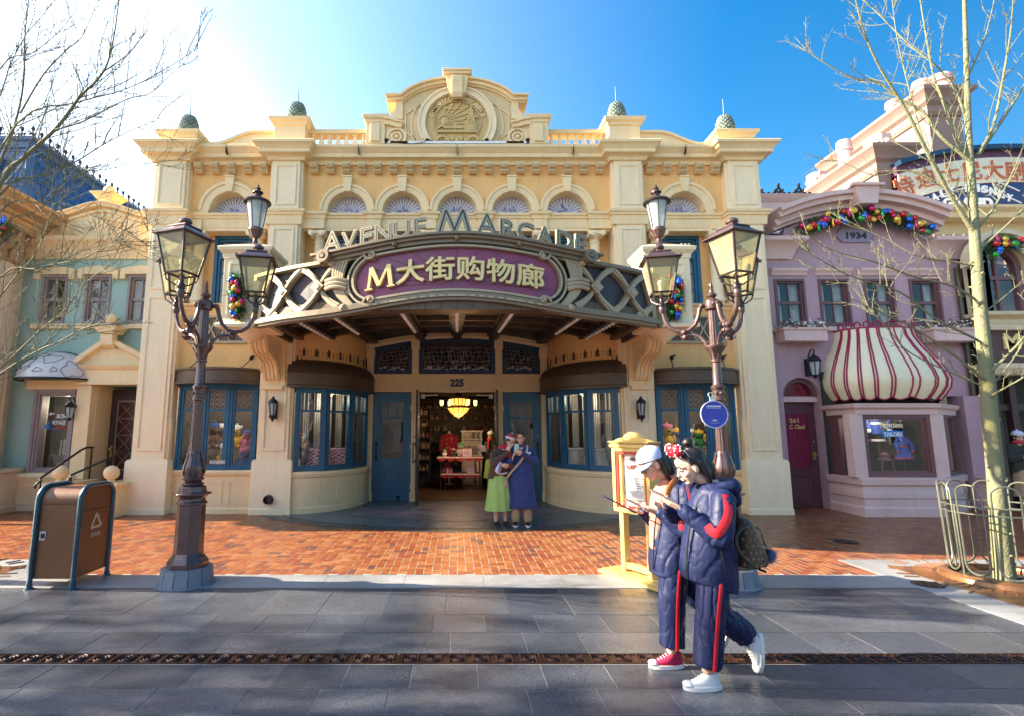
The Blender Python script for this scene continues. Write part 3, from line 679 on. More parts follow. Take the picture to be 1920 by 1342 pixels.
m.ball((sx, GY - .02, sz), (.11, .05, .11), 16, 8); m.arc_band(sx, sz, .13, .15, 0, 2 * PI, GY - .045, GY - .02, 24)
for k in range(20):
 a = 2 * PI * k / 20; m.ribbon([(sx + .155 * math.cos(a), sz + .155 * math.sin(a)), (sx + .20 * math.cos(a), sz + .20 * math.sin(a))], [.03, .006], GY - .04, GY - .02)
for k, a in enumerate((8, 22, 36, 52, 70, 92)):
 a = R(a); e = min(.50, .62); L1 = .30
 while (sx + L1 * math.cos(a)) ** 2 + (sz - 8.55 + L1 * math.sin(a)) ** 2 < .49 ** 2: L1 += .02
 m.ribbon([(sx + .22 * math.cos(a), sz + .22 * math.sin(a)), (sx + L1 * math.cos(a), sz + L1 * math.sin(a))], [.02, .07], GY - .045, GY - .02)
for k in range(3): m.ribbon([(-.05 + .02 * k, 8.60 - .07 * k), (.1, 8.63 - .08 * k), (.22, 8.60 - .075 * k)], [.012, .03, .01], GY - .04, GY - .02)
m.ribbon([(-.30, 8.90), (.10, 8.90)], .03, GY - .05, GY - .02)
m.box(.22, .40, GY - .09, GY - .02, 8.36, 8.66); m.box(.20, .42, GY - .1, GY - .02, 8.66, 8.69); m.box(.25, .37, GY - .09, GY - .02, 8.69, 8.74); m.prism([(.25, 8.74), (.37, 8.74), (.31, 8.99)], GY - .09, GY - .02); m.arc_band(.31, 8.57, .04, .055, 0, 2 * PI, GY - .105, GY - .09, 16)
m.box(.17, .22, GY - .06, GY - .02, 8.36, 8.58); m.box(.40, .45, GY - .06, GY - .02, 8.36, 8.58)
m.box(-.44, .46, GY - .08, GY - .02, 8.31, 8.36)
for k in range(7): m.box(-.25 + k * .065, -.225 + k * .065, GY - .06, GY - .02, 8.36, 8.41)
m.box(-.27, .2, GY - .07, GY - .02, 8.41, 8.45)
for cx in (-.34, .36): m.arc_band(cx, 8.12, .08, .13, 0, PI, GY - .07, GY - .02, 14)
m.arc_band(-.34, 8.40, .05, .09, 0, PI, GY - .08, GY - .02, 12)
for k in range(5): m.ball((-.2 + k * .1, GY - .03, 8.15 + .03 * (k % 2)), (.05, .04, .06), 8, 5)
m.build('relief_scene', GOLDP, disc)
tl = MB()
word = 'COMMUNITY OF MICKEY AVENUE'
for i, ch in enumerate(word):
 if ch == ' ': continue
 a = R(180 - 14 - (152) * (i + .5) / len(word)); vs, fs = text_mesh(ch, .135, .003, .03)
 tl.xf = Matrix.Translation((.565 * math.cos(a), GY - .02, 8.55 + .565 * math.sin(a))) @ Matrix.Rotation(-(a - PI / 2), 4, 'Y'); tl.add(vs, fs)
tl.build('relief_lettering', CREAM, disc, smooth=0, fix=False)
m = MB().box(-1.55, 1.55, YW - .30, YW - .12, 8.04, 8.09); m.build('light_trough', WHITE, AR)
m = MB()
for x in (-1.58, -.66, .66, 1.58): m.xf = Matrix.Translation((x, YW - .26, 8.12)) @ Matrix.Rotation(R(35), 4, 'X'); m.box(-.04, .04, -.05, .05, -.02, .05)
m.xf = None; m.tube([(-1.4 + .7 * t / 8, YW - .33, 8.06 - .05 * math.sin(PI * t / 8)) for t in range(9)], .008, 5)
m.build('floodlight', BLACKM, AR)
# --- shop fronts, doors
AMBER = mat('leaded_amber_glass', (0.16, 0.105, 0.055), 0.2, var=0.5, vs=9)
LEAD = mat('lead_came', (0.30, 0.26, 0.21), 0.45, metal=0.4, var=0.1)
def casement(origin, dirv, w, z0, z1, style, nm='window'):
 """one framed light standing on a chord; local x along it, local y into the building"""
 d = Vector(dirv).normalized(); X = Matrix(((d.x, -d.y, 0, origin[0]), (d.y, d.x, 0, origin[1]), (0, 0, 1, 0), (0, 0, 0, 1)))
 m = MB(X); f = .055; zt = z0 + (z1 - z0) * (.70 if style == 'lead' else .72)
 m.frame(0, w, z0, z1, f, -.02, .08); m.frame(f, w - f, z0 + f, z1 - f, .05, .0, .06)
 m.box(f + .05, w - f - .05, .002, .055, zt - .022, zt + .022)
 a, b = f + .05, w - f - .05
 if style == 'three':
  for k in (.27, .73): m.box(a + (b - a) * k - .012, a + (b - a) * k + .012, .004, .05, zt + .022, z1 - f - .05)
 o = m.build(nm, BLUE, AR)
 MB(X).box(a - .01, b + .01, .026, .031, z0 + f + .04, zt - .01 if style == 'lead' else z1 - f - .04).build('pane', GLASS, o, smooth=0)
 if style == 'lead':
  l = MB(X); zb, ze = zt + .022, z1 - f - .05; l.cur = 0; l.box(a - .01, b + .01, .030, .036, zb, ze); l.cur = 1
  r = (b - a) / 6 if b - a > .15 else (b - a) / 4
  n = int(round((b - a) / (2 * r))); k = int(round((ze - zb) / (2 * r)))
  for i in range(n):
   for j in range(k):
    c = (a + r + 2 * r * i, zb + (ze - zb) / (2 * k) * (2 * j + 1))
    l.arc_band(c[0], c[1], r * .74, r * .92, 0, 2 * PI, .020, .030, 10)
    l.box(c[0] - r, c[0] + r, .022, .030, c[1] + r * .94, c[1] + r * 1.0)
    for q in (-1, 1): l.ball((c[0] + q * r * .0, .026, c[1]), (r * .3, .006, r * .3), 6, 4)
  l.build('leaded_light', [AMBER, LEAD], o)
 return o
def dado_panels(mb, p0, p1, y_out, z0, z1, n):
 d = Vector((p1[0] - p0[0], p1[1] - p0[1])); L_ = d.length; d.normalize()
 mb.xf = Matrix(((d.x, -d.y, 0, p0[0]), (d.y, d.x, 0, p0[1]), (0, 0, 1, 0), (0, 0, 0, 1)))
 w = L_ / n
 for k in range(n): mb.frame(k * w + .06, (k + 1) * w - .06, z0, z1, .03, -.016, .03); mb.frame(k * w + .09, (k + 1) * w - .09, z0 + .03, z1 - .03, .012, -.006, .03)
 mb.xf = None
for s in (-1, 1):
 a, b = sorted((s * 4.22, s * 5.96)); cx = (a + b) / 2; hw = (b - a) / 2
 bow = lambda q, dep: [(cx - hw * q + 2 * hw * q * i / 12, YW - .02 - dep * (1 - ((i - 6) / 6) ** 2)) for i in range(13)]
 m = MB().sweep(bow(1, .10), [(-.3, 0), (.02, 0), (.02, .10), (.0, .12), (.0, .76), (.03, .78), (.05, .84), (.03, .88), (-.3, .885)])
 p = bow(1, .10)
 for i0, i1 in ((0, 4), (4, 8), (8, 12)): dado_panels(m, p[i0], p[i1], 0, .18, .66, 1)
 m.build('window_base', CREAM, AR)
 p = bow(.97, .08); zs = (.885, 2.66)
 for i0, i1 in ((0, 4), (4, 8), (8, 12)):
  d = Vector(p[i1]) - Vector(p[i0]); casement(p[i0], (d.x, d.y), d.length - .008, zs[0], zs[1], 'lead')
 m = MB().sweep(bow(1.0, .10), [(-.2, 2.64), (.03, 2.64), (.03, 2.72), (-.2, 2.74)]); m.build('window_head', BLUE, AR)
 hp = [(cx - (hw + .06) + 2 * (hw + .06) * i / 16, YW - .04 - .48 * (1 - abs((i - 8) / 8) ** 2.4)) for i in range(17)]
 m = MB().sweep(hp, [(-.02, 2.66), (.06, 2.66), (.06, 2.70), (.035, 2.72), (.025, 2.93), (.05, 2.95), (.05, 2.985), (.0, 3.0)])
 m.prismz([(x, y) for x, y in hp] + [(hp[-1][0], YW + .02), (hp[0][0], YW + .02)], 2.96, 2.985)
 m.build('hood', BRONZE, AR)
 m = MB()
 for q in (-.55, .55): m.tube([(cx + q - .12 * s * 0, YW - .28, 2.99), (cx + q + .10, YW + .01, 3.25)], .011, 6); m.ball((cx + q + .10, YW - .01, 3.25), (.045, .025, .045), 8, 5); m.ball((cx + q, YW - .28, 3.0), (.035, .035, .02), 8, 5); m.tube([(cx + q + .06, YW - .03, 3.22), (cx + q + .17, YW - .03, 3.30)], .018, 5)
 m.build('hood_stay', BLACKM, AR)
 def q(t, k=0.0): return (s * (3.47 - (1.30 + k) * math.sin(t)), 12.98 - (1.96 + k) * math.cos(t))
 def arc(t0, t1, n, k=0.0):
  pts = [q(R(t0 + (t1 - t0) * i / n), k) for i in range(n + 1)]
  return pts if s < 0 else pts[::-1]
 m = MB().sweep(arc(0, 90, 18), [(-.3, 0), (.05, 0), (.05, .12), (.03, .14), (.03, .72), (.055, .74), (.07, .80), (.05, .85), (-.3, .86)])
 for k in range(4): pp = arc(2 + k * 22, 23 + k * 22, 1, .03); dado_panels(m, pp[0], pp[1], 0, .20, .62, 1)
 m.build('window_base', CREAM, AR)
 MB().sweep(arc(0, 90, 18, -.12), [(-.12, 2.5), (0, 2.5), (0, 4.3), (-.12, 4.3)]).build('bow_wall', YELLOW, AR)
 ts = (3, 31, 59, 87)
 for k in range(3):
  pp = arc(ts[k], ts[k + 1], 1, -.03); d = Vector(pp[1]) - Vector(pp[0]); casement(pp[0], (d.x, d.y), d.length - .01, .86, 2.60, 'three')
 m = MB().sweep(arc(0, 90, 18, .0), [(-.12, 2.58), (.03, 2.58), (.03, 2.66), (-.12, 2.67)]); m.build('window_head', BLUE, AR)
 m = MB().sweep(arc(-4, 94, 20), [(-.05, 2.60), (.12, 2.60), (.125, 2.64), (.105, 2.66), (.105, 2.90), (.125, 2.92), (.11, 2.96), (.08, 3.05), (.03, 3.13), (-.05, 3.19), (-.12, 3.21), (-.12, 3.28), (-.16, 3.28)])
 hd = m.build('hood', BRONZE, AR)
 m = MB()
 for pt in arc(4, 86, 22, -.13): m.tube([(pt[0], pt[1], 3.27), (pt[0], pt[1], 3.37)], .012, 5); m.ball((pt[0], pt[1], 3.38), (.016, .016, .03), 6, 4)
 for u in arc(8, 82, 6, -.13): m.lathe([(.05, 3.28), (.03, 3.33), (.045, 3.36), (.012, 3.46)], (u[0], u[1], 0), 6)
 m.tube([(p_[0], p_[1], 3.31) for p_ in arc(4, 86, 22, -.13)], .01, 5)
 m.build('cresting', BRONZE, hd)
 if s < 0:
  m = MB(Matrix.Translation((-3.83, YP - .03, .31)) @ Matrix.Rotation(PI / 2, 4, 'X')); m.lathe([(.10, 0), (.10, .03), (.075, .04), (.085, .12), (.07, .12), (.06, .03), (.001, .03)], (0, 0, 0), 20); m.build('vent_pipe', LAMPDK, AR)
YD = 13.05
m = MB()
for x in (-2.17, -1.045, 1.045, 2.17):
 m.box(x - .085, x + .085, YD - .06, YD + .1, 0, 3.74 if abs(x) > 2 else 3.98); m.box(x - .11, x + .11, YD - .085, YD + .1, 0, .22); m.box(x - .10, x + .10, YD - .08, YD + .1, 2.66, 2.72); m.box(x - .105, x + .105, YD - .085, YD + .1, 3.50 if abs(x) > 2 else 3.72, 3.70 if abs(x) > 2 else 3.93)
 for k in range(22): m.xf = Matrix.Translation((x, YD - .063, .30 + k * .105)) @ Matrix.Rotation(R(-32), 4, 'Y'); m.box(-.088, .088, -.004, .006, -.006, .006)
 m.xf = None
 for z in (2.86, 3.60 if abs(x) > 2 else 3.82):
  for k in range(4): m.ball((x + .028 * math.cos(k * PI / 2), YD - .088 if z > 3 else YD - .062, z + .028 * math.sin(k * PI / 2)), (.022, .012, .022), 7, 4)
for x0, x1 in ((-2.085, -1.13), (-.96, .96), (1.13, 2.085)):
 m.box(x0, x1, YD - .02, YD + .1, 2.66, 3.10); m.box(x0, x1, YD - .06, YD - .02, 3.05, 3.10); m.box(x0, x1, YD - .05, YD - .02, 2.655, 2.70)
 if x1 - x0 > 1.5:
  for a, b in ((-.80, -.17), (.17, .80)): panel(m, a, b, 2.78, 2.98, YD - .02, .025, .014)
 else: panel(m, x0 + .14, x1 - .14, 2.78, 2.98, YD - .02, .025, .014)
m.build('door_screen', CREAM, AR)
za = lambda x: 4.00 - .27 * (x / 2.2) ** 2
m = MB().prism([(-2.3, za(2.3) - .02)] + [(-2.3 + 4.6 * i / 24, za(-2.3 + 4.6 * i / 24)) for i in range(25)] + [(2.3, za(2.3) + .14)] + [(2.3 - 4.6 * i / 24, za(2.3 - 4.6 * i / 24) + .15) for i in range(25)], YD - .04, YD + .2)
m.ribbon([(-2.25 + 4.5 * i / 24, za(-2.25 + 4.5 * i / 24) + .05) for i in range(25)], .06, YD - .07, YD - .04)
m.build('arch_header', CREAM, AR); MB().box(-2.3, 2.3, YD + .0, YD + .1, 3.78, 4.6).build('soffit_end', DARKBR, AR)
put_text('house_number', BLUED, AR, '225', (0.0, YD - .021, 2.80), .24, .34, .012, .02)
DARKGL = mat('dark_leaded_glass', (0.018, 0.018, 0.024), 0.12, var=0.5, vs=4)
ICE = [DARKGL, LEAD, mat('ice_blue_glass', (0.25, 0.36, 0.52), 0.2, var=0.3, vs=6), mat('pale_pink_glass', (0.55, 0.42, 0.44), 0.25, var=0.2, vs=6)]
for x0, x1 in ((-2.085, -1.13), (-.96, .96), (1.13, 2.085)):
 n = 12; tops = [(x0 + (x1 - x0) * i / n, za(x0 + (x1 - x0) * i / n) - .0) for i in range(n + 1)]
 m = MB(); m.box(x0, x0 + .07, YD - .01, YD + .08, 3.17, tops[0][1] - .07); m.box(x1 - .07, x1, YD - .01, YD + .08, 3.17, tops[-1][1] - .07); m.box(x0, x1, YD - .01, YD + .08, 3.10, 3.17)
 m.ribbon([(x, z - .045) for x, z in tops], .09, YD - .01, YD + .08)
 m.ribbon([(x0 + .09 + (x1 - x0 - .18) * i / n, za(x0 + .09 + (x1 - x0 - .18) * i / n) - .115) for i in range(n + 1)], .04, YD + .01, YD + .07); m.box(x0 + .07, x1 - .07, YD + .012, YD + .07, 3.17, 3.205)
 for a in (x0 + .07, x1 - .11): m.box(a, a + .04, YD + .013, YD + .07, 3.205, za(a) - .13)
 f = m.build('transom_window', BLUED, AR)
 l = MB(); l.cur = 0; l.prism([(x0 + .1, 3.19)] + [(x0 + .1 + (x1 - x0 - .2) * i / n, za(x0 + .1 + (x1 - x0 - .2) * i / n) - .12) for i in range(n + 1)] + [(x1 - .1, 3.19)], YD + .045, YD + .05)
 l.cur = 1; cxm = (x0 + x1) / 2; w = x1 - x0 - .22; rr_ = random.Random(int(x0 * 50) + 200)
 def lead(pts, wd=.009): l.ribbon(pts, wd, YD + .036, YD + .045)
 hz = lambda x: za(x) - .125
 for k in range(int(w / .085) + 1):
  xx = x0 + .12 + k * .085; zt = hz(xx); ph = rr_.uniform(0, 6)
  lead([(min(x1 - .115, max(x0 + .115, xx + .03 * math.sin(ph + j * 1.3))), 3.22 + (zt - 3.22) * j / 6) for j in range(7)])
 for k in range(1, 6):
  lead([(x0 + .12 + w * i / 14, 3.22 + (hz(x0 + .12 + w * i / 14) - 3.22) * k / 6 + .018 * math.sin(i * 1.9 + k)) for i in range(15)])
 if w > 1.2:
  l.cur = 1; l.arc_band(cxm, 3.58, .16, .175, 0, 2 * PI, YD + .034, YD + .045, 24); l.arc_band(cxm, 3.58, .22, .232, 0, 2 * PI, YD + .034, YD + .045, 24)
 l.cur = 2
 for k in range(int(w / .11)):
  xx = x0 + .16 + k * .11; l.ball((xx, YD + .042, 3.25 + .03 * math.sin(k * 2.1)), (rr_.uniform(.04, .075), .005, rr_.uniform(.02, .05)), 8, 4); l.cur = 3 if k % 4 == 0 else 2
 l.cur = 2
 for k in range(int(w / .10)):
  if rr_.random() < .5: l.ball((x0 + .16 + k * .10, YD + .042, 3.38 + rr_.uniform(0, .12)), (.03, .004, .014), 7, 4)
 l.build('leaded_light', ICE, f)
def door_leaf(w, name, mt, side, X):
 m = MB(X); z0, z1 = .02, 2.64; zt, zm, zb = 2.40, 2.02, 1.02
 m.box(0, .20, -.025, .025, z0, z1); m.box(w - .20, w, -.025, .025, z0, z1); m.box(.20, w - .20, -.025, .025, zt, z1); m.box(.20, w - .20, -.025, .025, z0, .30); m.box(.20, w - .20, -.025, .025, .88, zb)
 m.box(.20, w - .20, -.010, .010, .30, .88); panel(m, .26, w - .26, .40, .80, -.010, .035, .016); m.box(.36, w - .36, -.022, -.010, .50, .70); panel(m, .13, w - .13, .22, 2.50, -.025, .018, .009)
 m.box(.20, w - .20, -.02, .02, zm - .03, zm + .03)
 for k in (.30, .70): x = .20 + (w - .4) * k; m.box(x - .015, x + .015, -.018, .018, zm + .03, zt)
 o = m.build(name, mt, AR, bevel=.003)
 MB(X).box(.19, w - .19, -.004, .004, zb, zt).build('pane', GLASS, o, smooth=0)
 hx = .09 if side < 0 else w - .09
 h = MB(X); h.tube([(hx, -.025, .98), (hx, -.085, 1.0), (hx, -.09, 1.15), (hx, -.085, 1.40), (hx, -.025, 1.42)], .014, 8); h.ball((hx, -.03, 1.38), (.035, .02, .05), 8, 5); h.ball((hx, -.03, 1.02), (.035, .02, .05), 8, 5)
 for z in (.98, 1.42): h.ball((hx, -.085, z + .0), .02, 8, 5)
 h.build('handle', BLACKM, o)
 MB(X).ball((hx + .0, -.05, 1.56), .028, 10, 6).build('knob', GOLDM, o)
 e = w - .012 if side < 0 else .012
 for z in (.35, 1.30, 2.25): MB(X).tube([(e, -.028, z - .06), (e, -.028, z + .06)], .012, 6).build('hinge', GOLDM, o)
 if side != 0: MB(X).ball((w - .3 if side < 0 else .3, -.05, .10), (.035, .04, .05), 8, 5).build('door_stop', BLACKM, o)
 return o
door_leaf(.945, 'door', BLUE, -1, Matrix.Translation((-2.08, YD + .03, 0)))
door_leaf(.945, 'door', BLUE, 1, Matrix.Translation((1.135, YD + .03, 0)))
for s in (-1, 1):
 Xm = Matrix.Translation((s * .955, YD - .02, 0)) @ Matrix.Rotation(R(-88 if s < 0 else -92), 4, 'Z')
 door_leaf(.95, 'open_door', DARKBR, 0, Xm)
m = MB()
for s in (-1, 1): m = MB(); m.box(*sorted((s * .90, s * .80)), YD + .02, YD + .10, 2.50, 2.60); m.tube([(s * .82, YD + .05, 2.57), (s * .50, YD + .3, 2.60), (s * .55, YD - .05, 2.58)], .014, 5); m.build('door_closer', WHITE, AR)
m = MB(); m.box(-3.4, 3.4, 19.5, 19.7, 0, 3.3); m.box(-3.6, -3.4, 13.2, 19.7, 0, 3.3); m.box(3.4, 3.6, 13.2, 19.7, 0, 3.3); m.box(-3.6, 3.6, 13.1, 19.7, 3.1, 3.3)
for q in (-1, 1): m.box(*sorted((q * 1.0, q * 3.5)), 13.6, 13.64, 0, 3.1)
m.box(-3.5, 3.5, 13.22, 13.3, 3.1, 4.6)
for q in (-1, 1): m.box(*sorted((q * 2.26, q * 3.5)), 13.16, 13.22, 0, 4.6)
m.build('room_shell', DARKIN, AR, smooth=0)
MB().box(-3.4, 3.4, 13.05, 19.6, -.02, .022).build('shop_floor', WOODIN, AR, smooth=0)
m = MB()
for y in (14.6, 16.2, 17.8): m.box(-3.4, 3.4, y - .1, y + .1, 2.86, 3.1)
m.build('ceiling_beam', WOODIN, AR)
# --- canopy
RB, Y0C = 5.91, 7.95
def plan(u): return Y0C + RB - math.sqrt(RB * RB - u * u)
def rise(u): return .20 * (.5 + .5 * math.cos(PI * u / 2.4)) if abs(u) < 2.4 else 0.0
def bend(mb, arch=True):
 out = []
 for x, y, z in mb.v:
  u = max(-5.5, min(5.5, x)); cy = plan(u); dx, dy = u / RB, (cy - Y0C - RB) / RB
  out.append((x - dx * y, cy - dy * y, z + (rise(u) if arch else 0)))
 mb.v = out; return mb
def lin(u0, u1, z, n=24, dz=0.0): return [(u0 + (u1 - u0) * i / n, z + dz * i / n) for i in range(n + 1)]
UE = 3.57
m = MB()
for i in range(40):
 u0, u1 = -UE + 2 * UE * i / 40, -UE + 2 * UE * (i + 1) / 40
 a, b = plan(u0), plan(u1); r0, r1 = rise(u0), rise(u1)
 m.add([(u0, a + .04, 3.53 + r0), (u1, b + .04, 3.53 + r1), (u1, b + .04, 4.44 + r1), (u0, a + .04, 4.44 + r0), (u0, a + .12, 3.53 + r0), (u1, b + .12, 3.53 + r1), (u1, b + .12, 4.44 + r1), (u0, a + .12, 4.44 + r0)], [(0, 1, 2, 3), (4, 7, 6, 5), (0, 4, 5, 1), (3, 2, 6, 7)])
 m.add([(u0, a + .04, 4.44 + r0), (u1, b + .04, 4.44 + r1), (u1, YW + .2, 4.36), (u0, YW + .2, 4.36)], [(0, 1, 2, 3)])
for s in (-1, 1): m.box(*sorted((s * UE, s * (UE - .08))), plan(UE) + .0, YP, 3.53, 4.44)
CAN = m.build('canopy', SLATEP, AR)
def cpart(mb, name, mt, arch=True, **k): return bend(mb, arch).build(name, mt, CAN, **k)
m = MB()
m.ribbon(lin(-UE - .02, UE + .02, 3.575, 48), .075, -.10, .05); m.ribbon(lin(-UE - .03, UE + .03, 3.625, 48), .025, -.07, .05); m.ribbon(lin(-UE - .03, UE + .03, 3.515, 48), .045, -.06, .10)
for s in (-1, 1):
 m.ribbon(lin(s * 1.95, s * (UE + .02), 4.42, 16), .06, -.09, .05); m.ribbon(lin(s * 1.95, s * (UE + .03), 4.385, 16), .02, -.05, .05)
 m.ribbon([(s * (UE - .02), 3.5), (s * (UE - .02), 4.45)], .07, -.09, .05)
cpart(m, 'fascia_moulding', TAUPE)
for s in (-1, 1):
 m = MB()
 for ua in (3.27, 2.59):
  for sg in (0, 1):
   pts = []
   for i in range(11):
    t = i / 10; w = t + .075 * math.sin(2 * PI * t) * (1 if True else 0)
    pts.append((s * (ua - .68 * (w if sg == 0 else 1 - w)), 4.39 - .75 * t))
   m.ribbon(pts, [.115 - .055 * math.sin(PI * t / 10) for t in range(11)], -.055, .045); m.ribbon(pts, .035, -.07, -.055)
 pts = [(s * (3.27 + .20 * math.sin(PI * .5 * t / 10)), 4.39 - .75 * t / 10) for t in range(11)]; m.ribbon(pts, .09, -.054, .045)
 pts = [(s * (3.50 - .42 * (t / 10) ** 2), 4.0 - .36 * t / 10) for t in range(11)]; m.ribbon(pts, .09, -.053, .045)
 cpart(m, 'lattice', TAUPEL)
for s in (-1, 1):
 for u in (2.93, 2.25):
  m = MB(); c = (s * u, 4.01); d = .115; m.prism([(c[0] - d, c[1]), (c[0], c[1] - d), (c[0] + d, c[1]), (c[0], c[1] + d)], -.115, -.05); d = .06; m.prism([(c[0] - d, c[1]), (c[0], c[1] - d), (c[0] + d, c[1]), (c[0], c[1] + d)], -.13, -.115); cpart(m, 'diamond_boss', TAUPEL)
HW, HH, PC = 1.62, .335, 3.995
def stad(k, n=14):
 hw, hh = HW + k, HH + k; r = hh; c = hw - r; pts = []
 for i in range(n + 1): a = PI / 2 + PI * i / n; pts.append((-c + r * 1.0 * math.cos(a), PC + r * math.sin(a)))
 pts += [(-c + 2 * c * i / 20, PC - hh) for i in range(1, 20)]
 for i in range(n + 1): a = -PI / 2 + PI * i / n; pts.append((c + r * math.cos(a), PC + r * math.sin(a)))
 pts += [(c - 2 * c * i / 20, PC + hh) for i in range(1, 20)]
 return pts
m = MB()
for i in range(40):
 def hz_(u):
  c = HW - HH; q = abs(u) - c
  return HH if q <= 0 else math.sqrt(max(0, HH * HH - q * q))
 u0, u1 = -HW + 2 * HW * i / 40, -HW + 2 * HW * (i + 1) / 40
 m.add([(u0, -.03, PC - hz_(u0)), (u1, -.03, PC - hz_(u1)), (u1, -.03, PC + hz_(u1)), (u0, -.03, PC + hz_(u0))], [(0, 1, 2, 3)])
cpart(m, 'sign_panel', PLUM, fix=False)
m = MB()
for k in range(-6, 7):
 a = PI / 2 + k * R(13.2); pts = []
 for i in range(9):
  t = .12 + .92 * i / 8; x, z = math.cos(a) * 1.7 * t, PC - HH + .06 + math.sin(a) * 1.7 * t * .42
  if abs(x) > HW - .06 or z > PC + hz_(x) - .01 or z < PC - hz_(x) + .01: break
  pts.append((x, z))
 if len(pts) > 1: m.ribbon(pts, .007, -.034, -.03)
cpart(m, 'panel_joint', DARKBR, smooth=0)
m = MB()
for k, w, d in ((.02, .035, -.11), (.105, .03, -.10)):
 p = stad(k); m.ribbon(p + p[:1], w, d, .04)
for s in (-1, 1):
 for z, q in ((PC + HH + .02, 1), (PC - HH - .02, -1)):
  c = (s * 1.33, z); m.ribbon([(c[0] + s * (.12 - .012 * i) * math.cos(i * .45) * 1, c[1] - q * (.11 - .010 * i) * math.sin(i * .45) * 1 + q * .03) for i in range(12)], .03, -.14, .04); m.ball((c[0] + s * .02, -.1, c[1]), (.045, .06, .045), 10, 6)
cpart(m, 'sign_frame', TAUPEL)
m = MB(); p = stad(.062); m.ribbon(p + p[:1], .05, -.04, .04); cpart(m, 'sign_frame_groove', DARKBR)
for s in (-1, 1):
 m = MB()
 for k in range(5):
  o_ = k * .055
  pts = [(s * (1.74 + o_ * .95 - .06 * (1 - t / 12) ** 2), 4.40 - .30 * t / 12) if t < 1 else (s * (1.74 + o_ + .10 * math.sin(PI * .5 * t / 12) - o_ * .35 * (t / 12)), 4.40 - .36 * t / 12) for t in range(13)]
  m.tube([(x, -.06, z) for x, z in pts], [.026 + .006 * math.sin(PI * t / 12) for t in range(13)], 6)
  pts = [(s * (1.84 + o_ * .62 - (.20 + o_ * .25) * (t / 12) ** 1.6), 3.98 - .36 * t / 12) for t in range(13)]
  m.tube([(x, -.06, z) for x, z in pts], [.034 - .018 * t / 12 for t in range(13)], 6)
 for k in range(3):
  m.tube([(s * (1.74 + .36 * t / 8), -.09 - .035 * math.sin(PI * t / 8), 4.075 - .065 * k + .035 * math.sin(PI * t / 8) - .06 * (1 - t / 8)) for t in range(9)], .036, 8)
 m.ball((s * 2.02, -.08, 4.38), (.06, .05, .06), 12, 6); m.ball((s * 1.80, -.08, 3.60), (.06, .05, .06), 12, 6); cpart(m, 'swag', TAUPEL)
m = MB()
m.ribbon(lin(-2.22, 2.22, 4.425, 36), .06, -.13, .06); m.ribbon(lin(-2.26, 2.26, 4.475, 36), .045, -.19, .06); m.ribbon(lin(-2.30, 2.30, 4.515, 36), .035, -.24, .06); m.ribbon(lin(-2.2, 2.2, 4.375, 36), .03, -.07, .05)
for u in (-.95, 0, .95): m.ball((u, -.17, 4.45), (.045, .06, .045), 12, 6)
for s in (-1, 1):
 for r0, r1, d in ((.0, .035, -.27), (.05, .105, -.26)): m.arc_band(s * 2.08, 4.46, max(r0, .002), r1, 0, 2 * PI, d, .0, 20)
cpart(m, 'sign_cornice', TAUPE)
def bent_text(name, body, u, z, size, width, mt, bold, depth, yoff):
 vs, fs = text_mesh(body, size, bold, depth, 0, 1.0, width)
 mb = MB(); mb.add([(v.x + u, v.y + yoff, v.z + z) for v in vs], fs); return cpart(mb, name, mt, smooth=0, fix=False)
bent_text('sign_lettering', '大街购物廊', .21, 3.835, .40, 2.30, GILT, .008, .07, -.035)
mM = MB()
for a, b, w in (((-1.37, 3.80), (-1.335, 4.15), .045), ((-1.335, 4.15), (-1.205, 3.84), .065), ((-1.205, 3.84), (-1.06, 4.15), .04), ((-1.06, 4.15), (-1.015, 3.80), .065)): mM.ribbon([a, b], w, -.12, -.03)
for x, z in ((-1.37, 3.80), (-1.015, 3.80)): mM.box(x - .06, x + .06, -.121, -.03, z - .012, z + .012)
cpart(mM, 'sign_lettering', GILT, smooth=0)
LET = mat('taupe_letter_paint', (0.36, 0.30, 0.20), 0.4, metal=0.3, var=0.06)
words = [('A', -1.98, .36), ('V', -1.69, .30), ('E', -1.42, .30), ('N', -1.14, .30), ('U', -.86, .30), ('E', -.58, .30), ('M', -.04, .47), ('A', .46, .36), ('R', .77, .30), ('C', 1.06, .30), ('A', 1.36, .30), ('D', 1.68, .30), ('E', 1.96, .30)]
for ch, u, s_ in words:
 if ch == 'M':
  for mt_, w, d0, d1, n_ in ((LET, .085, -.16, -.10, 'roof_letter'), (DARKBR, .022, -.165, -.16, 'letter_inlay')):
   mm = MB(); [mm.ribbon([(u + a, 4.54 + c), (u + b, 4.54 + d)], w, d0 - .0008 * i, d1) for i, (a, c, b, d) in enumerate(((-.23, 0, -.13, .37), (-.13, .37, 0, .04), (0, .04, .13, .37), (.13, .37, .23, 0)))]; cpart(mm, n_, mt_, smooth=0)
  continue
 wd = {'M': .46, 'E': .20}.get(ch, .27 if s_ < .33 else .33); h = s_ / .72
 bent_text('roof_letter', ch, u, 4.53 - .0, h, wd, LET, .010, .06, -.10)
 bent_text('letter_inlay', ch, u, 4.53, h, wd - .052, DARKBR, -.0155, .004, -.158)
def zs(x, y):
 t = max(0, (y - 8.0) / 5.0); return 3.60 + .40 * t * (1 - .85 * (min(3.5, abs(x)) / 3.5) ** 2)
m = MB(); nx, ny = 28, 12
vs = []; fs = []
for i in range(nx + 1):
 x = -3.5 + 7.0 * i / nx; yf = plan(x) + .05
 for j in range(ny + 1):
  y = yf + (13.02 - yf) * j / ny; vs.append((x, y, zs(x, y) + .13))
for i in range(nx):
 for j in range(ny): a = i * (ny + 1) + j; fs.append((a, a + 1, a + ny + 2, a + ny + 1))
m.add(vs, fs); m.build('soffit', DARKBR, CAN)
